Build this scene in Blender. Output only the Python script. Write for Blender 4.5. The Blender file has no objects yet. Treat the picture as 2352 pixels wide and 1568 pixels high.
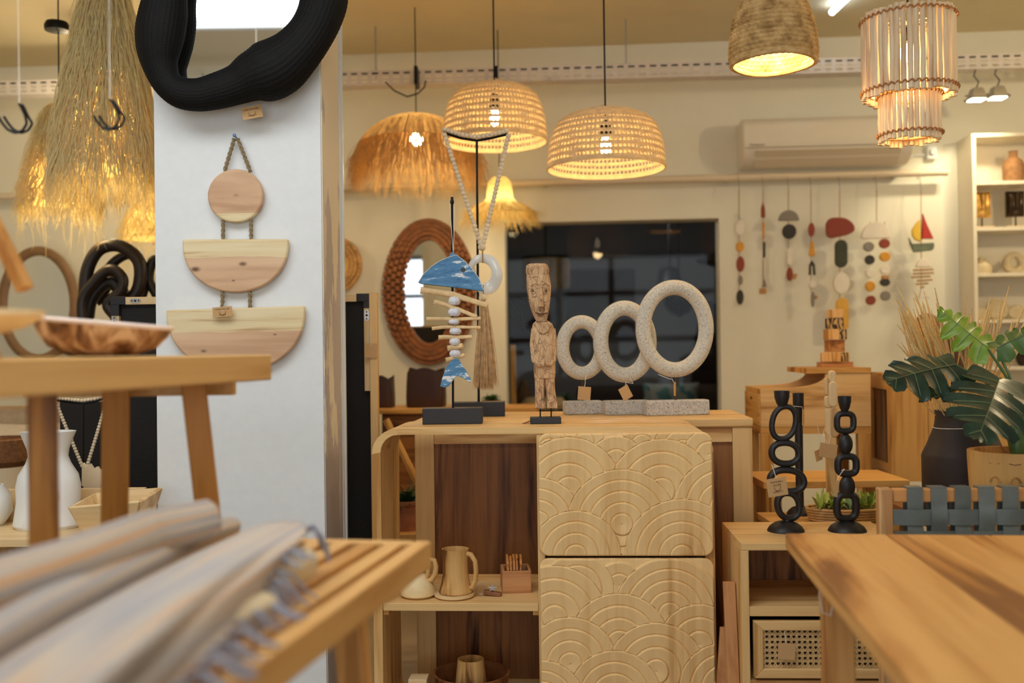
import bpy, math, random
from mathutils import Vector, Matrix
R = math.radians
PI = math.pi
rnd = random.Random(7)
S = bpy.context.scene
COL = S.collection

# ------------------------------------------------------------------ camera
CAMZ = 1.2
PITCH, ROLL = R(0.526), R(0.75)
FPX = 35.0 / 36.0 * 2352
fwd = Vector((0, math.cos(PITCH), math.sin(PITCH)))
up0 = Vector((0, -math.sin(PITCH), math.cos(PITCH)))
rt0 = Vector((1, 0, 0))
rt = rt0 * math.cos(ROLL) - up0 * math.sin(ROLL)
up = up0 * math.cos(ROLL) + rt0 * math.sin(ROLL)
cam = bpy.data.cameras.new('camera')
cam.lens = 35; cam.sensor_width = 36; cam.clip_start = 0.05
camo = bpy.data.objects.new('camera', cam)
COL.objects.link(camo)
m3 = Matrix((rt, up, -fwd)).transposed()
camo.matrix_world = Matrix.Translation((0, 0, CAMZ)) @ m3.to_4x4()
S.camera = camo
cam.dof.use_dof = True
cam.dof.focus_distance = 3.0
cam.dof.aperture_fstop = 1.8

# ------------------------------------------------------------------ world, big lights, exposure
S.view_settings.view_transform = 'Standard'
S.view_settings.look = 'None'
S.view_settings.gamma = 1
S.view_settings.use_curve_mapping = False
S.view_settings.exposure = -0.27
w = bpy.data.worlds.new('sky'); S.world = w; w.use_nodes = True
w.node_tree.nodes['Background'].inputs[0].default_value = (0.75, 0.87, 1, 1)
w.node_tree.nodes['Background'].inputs[1].default_value = 1.2

def area(name, loc, rot, sx, sy, power, col):
    l = bpy.data.lights.new(name, 'AREA'); l.shape = 'RECTANGLE'; l.size = sx; l.size_y = sy
    l.energy = power; l.color = col
    o = bpy.data.objects.new(name, l); COL.objects.link(o); o.location = loc; o.rotation_euler = rot
    return o
area('daylight_shopfront', (-0.6, -2.62, 1.45), (R(90), 0, 0), 4.4, 2.1, 70, (0.93, 0.97, 1.0))

def plight(name, loc, power, col=(1, 0.74, 0.40), r=0.03):
    l = bpy.data.lights.new(name, 'POINT'); l.energy = power; l.color = col; l.shadow_soft_size = r
    o = bpy.data.objects.new(name, l); COL.objects.link(o); o.location = loc
    return o

# ------------------------------------------------------------------ pixel -> world
def ray(px, py):
    return fwd + rt * ((px - 1176) / FPX) + up * ((784 - py) / FPX)
def PD(px, py, d):
    r = ray(px, py); return Vector((0, 0, CAMZ)) + r * (d / r.y)
def PZ(px, py, z):
    r = ray(px, py); return Vector((0, 0, CAMZ)) + r * ((z - CAMZ) / r.z)
WA = R(4.4)                                  # the back wall is turned a little
WN = Vector((-math.sin(WA), -math.cos(WA), 0))
W0 = Vector((0, 5.6, 0))
def PW(px, py, off=0.0):
    r = ray(px, py); p0 = W0 + WN * off
    t = (p0 - Vector((0, 0, CAMZ))).dot(WN) / r.dot(WN)
    return Vector((0, 0, CAMZ)) + r * t
def wl(p):                                    # world -> wall local (x along wall, z)
    v = p - W0
    return (v.x * math.cos(WA) - v.y * math.sin(WA), v.z)

class Fr:
    """a local frame: origin at a measured point, metres per pixel of that depth"""
    def __init__(s, loc, px, py, rz=0.0):
        s.loc = Vector(loc); s.px = px; s.py = py; s.rz = rz; s.s = s.loc.y / FPX
        s.c = math.cos(ROLL); s.n = math.sin(ROLL); s.k = 1 / math.cos(rz)
    def q(s, px, py):
        dx, du = (px - s.px) * s.s, (s.py - py) * s.s
        return ((dx * s.c + du * s.n) * s.k, -dx * s.n + du * s.c)
    def v(s, px, py, y=0.0):
        a, b = s.q(px, py); return Vector((a, y, b))
def FD(px, py, d, rz=0.0): return Fr(PD(px, py, d), px, py, rz)
def FZ(px, py, z, rz=0.0): return Fr(PZ(px, py, z), px, py, rz)
def FW(px, py, off): return Fr(PW(px, py, off), px, py, -WA)

# ------------------------------------------------------------------ mesh builder
class MB:
    def __init__(s): s.v = []; s.f = []
    def add(s, vs, fs, M=None):
        b = len(s.v)
        s.v += [tuple(M @ Vector(p)) if M else tuple(p) for p in vs]
        s.f += [tuple(b + i for i in q) for q in fs]
        return s
    def box(s, c, d, M=None, rot=None):
        cx, cy, cz = c; x, y, z = d[0] / 2, d[1] / 2, d[2] / 2
        vs = [(-x, -y, -z), (x, -y, -z), (x, y, -z), (-x, y, -z), (-x, -y, z), (x, -y, z), (x, y, z), (-x, y, z)]
        T = Matrix.Translation(c)
        if rot: T = T @ rot.to_4x4()
        if M: T = M @ T
        return s.add(vs, [(0, 3, 2, 1), (4, 5, 6, 7), (0, 1, 5, 4), (1, 2, 6, 5), (2, 3, 7, 6), (3, 0, 4, 7)], T)
    def span(s, x0, x1, y0, y1, z0, z1):
        return s.box(((x0 + x1) / 2, (y0 + y1) / 2, (z0 + z1) / 2), (x1 - x0, y1 - y0, z1 - z0))
    def tube(s, pts, r, n=8, closed=False, caps=True, flat=1.0, mod=None, M=None):
        pts = [Vector(p) for p in pts]; L = len(pts)
        rs = r if isinstance(r, (list, tuple)) else [r] * L
        vs = []; fs = []
        prev = None
        for i in range(L):
            if closed: t = pts[(i + 1) % L] - pts[i - 1]
            else: t = pts[min(i + 1, L - 1)] - pts[max(i - 1, 0)]
            if t.length < 1e-9: t = Vector((0, 0, 1))
            t.normalize()
            if prev is None:
                a = Vector((0, 1, 0)) if abs(t.y) < 0.9 else Vector((1, 0, 0))
            else: a = prev
            nx = (a - t * a.dot(t)); nx.normalize(); prev = nx
            b = t.cross(nx)
            for k in range(n):
                an = 2 * PI * k / n
                rr = rs[i] * (mod(i, an) if mod else 1)
                vs.append(pts[i] + nx * (math.cos(an) * rr * flat) + b * (math.sin(an) * rr))
        for i in range(L if closed else L - 1):
            j = (i + 1) % L
            for k in range(n):
                k2 = (k + 1) % n
                fs.append((i * n + k, i * n + k2, j * n + k2, j * n + k))
        if caps and not closed:
            fs.append(tuple(range(n - 1, -1, -1))); fs.append(tuple((L - 1) * n + k for k in range(n)))
        return s.add(vs, fs, M)
    def lathe(s, prof, n=32, M=None, sx=1.0, sy=1.0, mod=None, close=True):
        vs = []; fs = []
        for i, (r, z) in enumerate(prof):
            for k in range(n):
                a = 2 * PI * k / n
                rr = max(r, 1e-4) * (mod(i, a) if mod else 1)
                vs.append((rr * math.cos(a) * sx, rr * math.sin(a) * sy, z))
        for i in range(len(prof) - 1):
            for k in range(n):
                k2 = (k + 1) % n
                fs.append((i * n + k, i * n + k2, (i + 1) * n + k2, (i + 1) * n + k))
        if close:
            fs.append(tuple(range(n - 1, -1, -1))); fs.append(tuple((len(prof) - 1) * n + k for k in range(n)))
        return s.add(vs, fs, M)
    def prism(s, out, y0, y1, M=None):
        n = len(out)
        ar = sum(out[i][0] * out[(i + 1) % n][1] - out[(i + 1) % n][0] * out[i][1] for i in range(n))
        if ar < 0: out = out[::-1]
        vs = [(x, y0, z) for x, z in out] + [(x, y1, z) for x, z in out]
        fs = [tuple(range(n)), tuple(range(2 * n - 1, n - 1, -1))]
        fs += [(i, i + n, (i + 1) % n + n, (i + 1) % n) for i in range(n)]
        return s.add(vs, fs, M)
    def ball(s, c, r, n=12, m=8, sc=(1, 1, 1), M=None):
        prof = [(r * math.sin(PI * i / m), -r * math.cos(PI * i / m)) for i in range(m + 1)]
        T = Matrix.Translation(c) @ Matrix.Diagonal((sc[0], sc[1], sc[2], 1))
        if M: T = M @ T
        return s.lathe(prof, n, T)

def obj(name, mb, mat, parent=None, bevel=0.0, smooth=40, loc=None, rz=0.0, seg=2, sub=0):
    me = bpy.data.meshes.new(name); me.from_pydata(mb.v, [], mb.f); me.update()
    me.materials.append(mat)
    if smooth:
        me.polygons.foreach_set('use_smooth', [True] * len(me.polygons))
        me.set_sharp_from_angle(angle=R(smooth))
    o = bpy.data.objects.new(name, me); COL.objects.link(o)
    if parent is not None: o.parent = parent
    if loc is not None: o.location = loc; o.rotation_euler = (0, 0, rz)
    if bevel:
        b = o.modifiers.new('bevel', 'BEVEL'); b.width = bevel; b.segments = seg; b.limit_method = 'ANGLE'; b.angle_limit = R(35)
    if sub:
        b = o.modifiers.new('subd', 'SUBSURF'); b.levels = sub; b.render_levels = sub
    return o
def tag(o, label, cat, group=None, kind=None):
    o['label'] = label; o['category'] = cat
    if group: o['group'] = group
    if kind: o['kind'] = kind
    return o
def thing(name, label, cat, loc=(0, 0, 0), rz=0.0, group=None):
    o = bpy.data.objects.new(name, None); COL.objects.link(o); o.empty_display_size = 0.05
    o.location = loc; o.rotation_euler = (0, 0, rz)
    return tag(o, label, cat, group)
def struct(name, mb, mat, loc=(0, 0, 0), rz=0.0, bevel=0, parent=None):
    o = obj(name, mb, mat, parent, bevel, loc=loc, rz=rz)
    if parent is None: o['kind'] = 'structure'
    return o
def copy_tree(o, parent=None):
    c = o.copy(); COL.objects.link(c)
    if parent is not None: c.parent = parent
    for ch in [x for x in list(o.children)]: copy_tree(ch, c)
    return c

# ------------------------------------------------------------------ materials
def lin(c):
    def g(u):
        u /= 255.0
        return u / 12.92 if u <= 0.04045 else ((u + 0.055) / 1.055) ** 2.4
    return (g(c[0]), g(c[1]), g(c[2]), 1)
MC = {}
def newmat(name):
    m = bpy.data.materials.new(name); m.use_nodes = True
    nt = m.node_tree; b = nt.nodes['Principled BSDF']
    return m, nt, b
def N(nt, t, **kw):
    n = nt.nodes.new(t)
    for k, v in kw.items():
        if k in n.inputs.keys(): n.inputs[k].default_value = v
        else: setattr(n, k, v)
    return n
def ramp(nt, fac, stops):
    r = nt.nodes.new('ShaderNodeValToRGB')
    e = r.color_ramp.elements
    while len(e) > 1: e.remove(e[0])
    e[0].position = stops[0][0]; e[0].color = stops[0][1]
    for p, c in stops[1:]:
        k = e.new(p); k.color = c
    nt.links.new(fac, r.inputs[0]); return r
def coords(nt, scale=(1, 1, 1), rot=(0, 0, 0), rand=True):
    tc = nt.nodes.new('ShaderNodeTexCoord'); mp = nt.nodes.new('ShaderNodeMapping')
    mp.inputs['Scale'].default_value = scale; mp.inputs['Rotation'].default_value = rot
    if rand:
        oi = nt.nodes.new('ShaderNodeObjectInfo'); ad = N(nt, 'ShaderNodeVectorMath', operation='ADD')
        mu = N(nt, 'ShaderNodeVectorMath', operation='SCALE'); mu.inputs[0].default_value = (7, 13, 5)
        nt.links.new(oi.outputs['Random'], mu.inputs['Scale'])
        nt.links.new(tc.outputs['Object'], ad.inputs[0]); nt.links.new(mu.outputs[0], ad.inputs[1])
        nt.links.new(ad.outputs[0], mp.inputs['Vector'])
    else: nt.links.new(tc.outputs['Object'], mp.inputs['Vector'])
    return mp.outputs[0]
def bump(nt, b, h, strength=0.2, dist=0.002):
    bp = nt.nodes.new('ShaderNodeBump'); bp.inputs['Strength'].default_value = strength; bp.inputs['Distance'].default_value = dist
    nt.links.new(h, bp.inputs['Height']); nt.links.new(bp.outputs[0], b.inputs['Normal'])
def wood(name, light, mid, dark, axis='x', sc=1.0, rough=0.45, bs=0.15):
    key = (name, axis)
    if key in MC: return MC[key]
    m, nt, b = newmat(name + '_' + axis)
    st = {'x': (0.7, 9, 9), 'y': (9, 0.7, 9), 'z': (9, 9, 0.7)}[axis]
    v = coords(nt, tuple(a * sc for a in st))
    n1 = N(nt, 'ShaderNodeTexNoise', Scale=1.0, Detail=5.0, Roughness=0.55, Distortion=0.7)
    nt.links.new(v, n1.inputs['Vector'])
    v2 = coords(nt, tuple(a * sc * (3.5 if a > 1 else 1.6) for a in st))
    n2 = N(nt, 'ShaderNodeTexNoise', Scale=2.5, Detail=3.0, Roughness=0.6)
    nt.links.new(v2, n2.inputs['Vector'])
    # flowing annual rings
    mu = N(nt, 'ShaderNodeMath', operation='MULTIPLY'); mu.inputs[1].default_value = 16.0
    nt.links.new(n1.outputs[0], mu.inputs[0])
    fr = N(nt, 'ShaderNodeMath', operation='SINE'); nt.links.new(mu.outputs[0], fr.inputs[0])
    a1 = N(nt, 'ShaderNodeMath', operation='MULTIPLY_ADD'); a1.inputs[1].default_value = 0.13
    nt.links.new(fr.outputs[0], a1.inputs[0]); nt.links.new(n1.outputs[0], a1.inputs[2])
    a2 = N(nt, 'ShaderNodeMath', operation='MULTIPLY_ADD'); a2.inputs[1].default_value = 0.35
    sb = N(nt, 'ShaderNodeMath', operation='SUBTRACT'); sb.inputs[1].default_value = 0.5
    nt.links.new(n2.outputs[0], sb.inputs[0]); nt.links.new(sb.outputs[0], a2.inputs[0]); nt.links.new(a1.outputs[0], a2.inputs[2])
    r = ramp(nt, a2.outputs[0], [(0.30, lin(dark)), (0.47, lin(mid)), (0.64, lin(light))])
    nt.links.new(r.outputs[0], b.inputs['Base Color'])
    b.inputs['Roughness'].default_value = rough; b.inputs['Specular IOR Level'].default_value = 0.3
    bump(nt, b, n2.outputs[0], bs, 0.0008)
    MC[key] = m; return m
def plain(name, col, rough=0.6, metal=0.0, noise=0.0, ns=20.0, bs=0.0, trans=0.0, coat=0.0):
    if name in MC: return MC[name]
    m, nt, b = newmat(name)
    b.inputs['Roughness'].default_value = rough; b.inputs['Metallic'].default_value = metal
    b.inputs['Coat Weight'].default_value = coat
    v = coords(nt)
    n = N(nt, 'ShaderNodeTexNoise', Scale=ns, Detail=5.0, Roughness=0.6); nt.links.new(v, n.inputs['Vector'])
    c = lin(col)
    d = tuple(x * (1 - noise) for x in c[:3]) + (1,); l = tuple(min(1, x * (1 + noise)) for x in c[:3]) + (1,)
    r = ramp(nt, n.outputs[0], [(0.3, d), (0.7, l)])
    nt.links.new(r.outputs[0], b.inputs['Base Color'])
    if bs: bump(nt, b, n.outputs[0], bs, 0.003)
    if trans:
        t = nt.nodes.new('ShaderNodeBsdfTranslucent'); nt.links.new(r.outputs[0], t.inputs['Color'])
        mx = nt.nodes.new('ShaderNodeMixShader'); mx.inputs[0].default_value = trans
        out = nt.nodes['Material Output']
        nt.links.new(b.outputs[0], mx.inputs[1]); nt.links.new(t.outputs[0], mx.inputs[2]); nt.links.new(mx.outputs[0], out.inputs[0])
    MC[name] = m; return m
def emis(name, col, st):
    m, nt, b = newmat(name)
    b.inputs['Base Color'].default_value = (0.8, 0.8, 0.8, 1)
    b.inputs['Emission Color'].default_value = (*col, 1); b.inputs['Emission Strength'].default_value = st
    return m
def speck(name, base, s1, s2, scale=180, rough=0.75, thr=0.62, bs=0.3):
    """speckled material: base with dark and light specks"""
    m, nt, b = newmat(name); v = coords(nt)
    n = N(nt, 'ShaderNodeTexNoise', Scale=scale, Detail=2.0, Roughness=0.7); nt.links.new(v, n.inputs['Vector'])
    r = ramp(nt, n.outputs[0], [(1 - thr - 0.02, lin(s1)), (1 - thr + 0.05, lin(base)), (thr - 0.04, lin(base)), (thr + 0.03, lin(s2))])
    nt.links.new(r.outputs[0], b.inputs['Base Color']); b.inputs['Roughness'].default_value = rough
    bump(nt, b, n.outputs[0], bs, 0.0015)
    return m

TEAK = ((236, 196, 134), (218, 172, 108), (182, 130, 70))
TEAKD = ((222, 170, 96), (198, 142, 70), (154, 102, 44))
PALE = ((238, 208, 158), (226, 190, 136), (202, 160, 106))
DARKW = ((158, 104, 54), (112, 68, 32), (62, 34, 14))
def teak(a='x'): return wood('teak', *TEAK, axis=a)
def teakd(a='x'): return wood('golden_teak', *TEAKD, axis=a)
def pale(a='x'): return wood('pale_wood', *PALE, axis=a)
def darkw(a='x'): return wood('brown_wood', *DARKW, axis=a, sc=1.2)
WHITE = plain('white_paint', (236, 238, 238), 0.6, noise=0.02, ns=40, bs=0.05)
CREAM = plain('cream_wall_paint', (234, 230, 212), 0.75, noise=0.03, ns=3, bs=0.03)
CEIL = plain('ceiling_paint', (222, 208, 172), 0.8, noise=0.03, ns=2)
BLACK = plain('black_wood_paint', (30, 28, 30), 0.45, noise=0.1)
BLKM = plain('black_metal', (24, 22, 22), 0.4, 0.6)
STRAW = plain('straw', (240, 212, 146), 0.7, noise=0.25, ns=30, trans=0.45)
STRAWD = plain('dark_straw', (222, 186, 124), 0.75, noise=0.25, ns=30, trans=0.4)
RAFFIA = plain('raffia', (255, 236, 196), 0.6, noise=0.15, ns=60, trans=0.6)
ROPE = plain('grey_rope', (150, 130, 98), 0.85, noise=0.35, ns=300, bs=0.5)
TAGM = plain('kraft_card', (206, 164, 112), 0.8, noise=0.04)
INK = plain('dark_ink', (58, 38, 26), 0.8)
STRING = plain('white_string', (232, 226, 216), 0.8)
TWINE = plain('twine', (170, 130, 76), 0.85)
BEADM = plain('cream_wooden_bead', (232, 214, 184), 0.6, noise=0.12, ns=50)
GLASSM = plain('mirror_silver', (235, 238, 238), 0.02, 1.0)
BULB = emis('bulb_glow', (1, 0.80, 0.50), 26)
METAL = plain('zinc_metal', (190, 190, 192), 0.3, 0.9)

# ------------------------------------------------------------------ room
zc = 2.9
struct('floor', MB().span(-4.6, 4.2, -2.7, 9.2, -0.1, 0), plain('concrete_floor', (150, 136, 118), 0.5, noise=0.15, ns=2))
cm = MB()                                               # ceiling with a skylight opening
cm.span(-4.6, 4.2, -2.7, 0.75, zc, zc + 0.15); cm.span(-4.6, 4.2, 1.95, 9.2, zc, zc + 0.15)
cm.span(-4.6, -2.3, 0.75, 1.95, zc, zc + 0.15); cm.span(0.3, 4.2, 0.75, 1.95, zc, zc + 0.15)
struct('ceiling', cm, CEIL)
sk = MB().span(-2.34, 0.34, 0.71, 0.75, zc - 0.004, zc + 0.16).span(-2.34, 0.34, 1.95, 1.99, zc - 0.004, zc + 0.16)
sk.span(-2.34, -2.3, 0.75, 1.95, zc - 0.004, zc + 0.16).span(0.3, 0.34, 0.75, 1.95, zc - 0.004, zc + 0.16)
struct('trim_1', sk, WHITE)
ox0, oz1 = wl(PW(1159, 512)); ox1, _ = wl(PW(1651, 507)); oz0 = 0.62
bw = MB()
bw.span(-4.9, ox0, 0, 0.16, 0, zc); bw.span(ox1, 4.6, 0, 0.16, 0, zc)
bw.span(ox0, ox1, 0, 0.16, oz1, zc); bw.span(ox0, ox1, 0, 0.16, 0, oz0)
struct('wall_back', bw, CREAM, W0, -WA)
struct('wall_left', MB().span(-4.6, -4.45, -2.7, 6.4, 0, zc), CREAM)
struct('wall_right', MB().span(3.5, 3.65, -2.7, 6.0, 0, zc), CREAM)
fw = MB().span(-4.6, -2.9, -2.7, -2.55, 0, zc).span(1.7, 4.2, -2.7, -2.55, 0, zc).span(-2.9, 1.7, -2.7, -2.55, 2.55, zc).span(-2.9, 1.7, -2.7, -2.55, 0, 0.35)
struct('wall_front', fw, CREAM)
wf = MB()
for x in (-2.87, -2.3, -1.8, -1.37, -0.6, 0.13, 1.67): wf.span(x - 0.04, x + 0.04, -2.62, -2.56, 0.35, 2.55)
wf.span(-2.9, 1.7, -2.62, -2.56, 1.3, 1.38).span(-2.9, 1.7, -2.62, -2.56, 1.95, 2.02).span(-2.9, 1.7, -2.62, -2.56, 0.35, 0.41).span(-2.9, 1.7, -2.62, -2.56, 2.49, 2.55)
struct('window_1', wf, plain('dark_window_frame', (40, 38, 36), 0.4))
struct('window_3', MB().span(-2.299, 0.299, 0.751, 1.949, 2.903, 2.912), emis('milky_skylight_pane', (0.88, 0.95, 1.0), 5.6))
# column, its papered right side and the white trims
cx0 = PD(358, 300, 3.0).x - 0.006; cx1 = PD(735, 300, 3.0).x + 0.002
struct('wall_column', MB().span(cx0, cx1, 3.0, 3.30, 0, zc), WHITE, bevel=0.002)
struct('trim_2', MB().span(cx1 - 0.02, cx1 + 0.006, 3.30, 3.345, 0, zc).span(cx1 - 0.01, cx1 + 0.012, 3.325, 3.34, 0, zc), plain('white_plastic_trim', (232, 236, 236), 0.35))
def stain_mat():
    m, nt, b = newmat('primer_stained_plaster'); v = coords(nt, (3, 3, 1.2), rand=False)
    n = N(nt, 'ShaderNodeTexNoise', Scale=2.2, Detail=5.0, Roughness=0.6); nt.links.new(v, n.inputs['Vector'])
    tc = nt.nodes.new('ShaderNodeTexCoord'); sp = nt.nodes.new('ShaderNodeSeparateXYZ'); nt.links.new(tc.outputs['Object'], sp.inputs[0])
    ma = N(nt, 'ShaderNodeMath', operation='MULTIPLY_ADD'); ma.inputs[1].default_value = -0.22; nt.links.new(sp.outputs[2], ma.inputs[0])
    ad = N(nt, 'ShaderNodeMath', operation='ADD'); ad.inputs[1].default_value = 0.27; nt.links.new(n.outputs[0], ad.inputs[0]); nt.links.new(ad.outputs[0], ma.inputs[2])
    r = ramp(nt, ma.outputs[0], [(0.47, lin((240, 234, 220))), (0.5, lin((198, 194, 198)))])
    nt.links.new(r.outputs[0], b.inputs['Base Color']); b.inputs['Roughness'].default_value = 0.7
    return m
struct('trim_3', MB().span(cx1 + 0.0005, cx1 + 0.003, 3.004, 3.298, 0, zc), stain_mat())
# soffit band under the ceiling and wall pole
# dark room beyond the opening
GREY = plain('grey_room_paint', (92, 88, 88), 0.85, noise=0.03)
dr = MB()
a0, a1 = ox0 - 1.6, ox1 + 2.0
dr.span(a0, a1, 3.3, 3.4, 0, zc); dr.span(a0 - 0.1, a0, 0.17, 3.4, 0, zc); dr.span(a1, a1 + 0.1, 0.17, 3.4, 0, zc)
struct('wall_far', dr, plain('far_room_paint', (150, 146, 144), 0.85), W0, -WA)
dr = MB().span(a0, a1, 0.17, 3.4, 2.45, 2.5)
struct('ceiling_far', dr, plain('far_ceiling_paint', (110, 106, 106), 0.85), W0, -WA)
# glass in the opening
g, nt, b = newmat('window_glass')
gl = nt.nodes.new('ShaderNodeBsdfGlossy'); gl.inputs['Roughness'].default_value = 0.02
tr = nt.nodes.new('ShaderNodeBsdfTransparent'); tr.inputs[0].default_value = (0.9, 0.92, 0.93, 1)
mx = nt.nodes.new('ShaderNodeMixShader'); mx.inputs[0].default_value = 0.008
nt.links.new(tr.outputs[0], mx.inputs[1]); nt.links.new(gl.outputs[0], mx.inputs[2]); nt.links.new(mx.outputs[0], nt.nodes['Material Output'].inputs[0])
WGLASS = g
struct('window_2', MB().span(ox0 + 0.002, ox1 - 0.002, 0.12, 0.126, oz0 + 0.002, oz1 - 0.002), WGLASS, W0, -WA)

# ------------------------------------------------------------------ curtain of small helpers for lamps
def strands(mb, n, start, end, rad=0.0012, seg=4, wob=0.01, rr=rnd, sides=3):
    """start(i)->Vector, end(i,start)->Vector"""
    for i in range(n):
        a = start(i); e = end(i, a); pts = []
        w1 = Vector((rr.uniform(-1, 1), rr.uniform(-1, 1), rr.uniform(-.4, .4))) * wob
        w2 = Vector((rr.uniform(-1, 1), rr.uniform(-1, 1), rr.uniform(-.4, .4))) * wob
        for k in range(seg + 1):
            t = k / seg
            p = a.lerp(e, t) + w1 * math.sin(PI * t) + w2 * (t * t)
            pts.append(p)
        mb.tube(pts, [rad] * seg + [rad * 0.4], sides, caps=False)

# ------------------------------------------------------------------ cable tray along the ceiling
def tray(name, label, z0, y0off, length, xc, rot, loc, h=0.075):
    t = thing(name, label, 'cable tray', loc, rot)
    m = MB(); pitch = 0.055; n = int(length / pitch)
    x0 = -length / 2
    # strips leaving three rows of slots
    zs = [0, 0.012, 0.022, 0.034, 0.044, 0.056, 0.066, h]
    rows = [(zs[0], zs[1], 0), (zs[1], zs[2], 1), (zs[2], zs[3], 0), (zs[3], zs[4], 1), (zs[4], zs[5], 0), (zs[5], zs[6], 1), (zs[6], zs[7], 0)]
    for a, b_, hole in rows:
        if not hole: m.span(x0, -x0, 0, 0.002, a, b_)
        else:
            for i in range(n): m.span(x0 + i * pitch, x0 + i * pitch + 0.022, 0, 0.002, a, b_)
    m.span(x0, -x0, 0.002, 0.09, 0, 0.002)
    obj('tray', m, plain('galvanised_white', (214, 206, 200), 0.45, noise=0.04), t, smooth=0)
    obj('cable', MB().tube([(x0, 0.02, h - 0.014), (-x0, 0.02, h - 0.014)], 0.009, 8), BLKM, t)  # black tube added behind the top slots to make them look dark
    for i in range(int(length / 1.3)):
        x = x0 + 0.35 + i * 1.3; hb = MB()
        hb.span(x - 0.004, x + 0.004, 0.04, 0.048, h * 0.5, zc - loc[2]); hb.span(x - 0.02, x + 0.02, 0.0, 0.09, h, h + 0.003)
        obj('hanger', hb, METAL, t)
    return t
pt = PD(1560, 150, 5.0)
p1 = PD(800, 187, 5.1); p2 = PD(2340, 150, 4.93)
trz = math.atan2(p2.y - p1.y, p2.x - p1.x)
pc = (p1 + p2) / 2 + Vector((-0.9, 0.09, 0))
tray('cable_tray', 'long perforated white cable tray hanging under the ceiling across the back', 0, 0, 7.2, 0, trz, (pc.x, pc.y, pc.z - 0.005))
tray('cable_tray', 'perforated white cable tray seen only in the mirror on the column', 0, 0, 5.0, 0, 0, (-1.0, -0.15, 2.66))
m = MB()
for cxp, w_ in ((955, 0.018), (1140, 0.016)):
    c = PD(cxp, 172, 5.02); m = MB().span(-w_ / 2, w_ / 2, -0.006, 0.11, -0.045, 0.045)
    tag(obj('cable_strap', m, BLKM, None, loc=(c.x, c.y, c.z)), 'black strap wound around the cable tray above the %s' % ('fringed dome pendant' if cxp == 955 else 'left rattan pendant'), 'strap')
c = FD(955, 190, 5.02)
m = MB().tube([c.v(885, 188), c.v(905, 208), c.v(935, 222), c.v(960, 215), c.v(975, 200), c.v(978, 185)], 0.004, 6)
tag(obj('loose_cable', m, BLKM, loc=c.loc), 'loose dark cable sagging below the cable tray', 'cable')
m = MB().tube([c.v(1250, 192), c.v(1262, 180), c.v(1275, 190)], 0.004, 6)
tag(obj('loose_cable', m, plain('grey_cable', (190, 176, 160)), loc=c.loc), 'short grey cable ends dangling from the tray near the middle', 'cable')
# conduit pole along the wall
pw0, pw1 = wl(PW(800, 436)), wl(PW(2196, 402))
zp = (PW(800, 436).z + PW(2196, 402).z) / 2
m = MB().tube([(-4.5, -0.09, zp), (2.36, -0.09, zp)], 0.02, 12)
br = MB()
t = thing('wall_rail', 'long cream pole fixed along the back wall that the ornaments hang from', 'rail', W0, -WA)
obj('pole', m, plain('cream_pole', (224, 208, 180), 0.5), t)
for x in (-3.5, -2.2, -1.0, 0.2, 1.2, 2.1):
    obj('bracket', MB().span(x - 0.012, x + 0.012, -0.075, 0.0, zp - 0.012, zp + 0.012), METAL, t)

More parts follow.
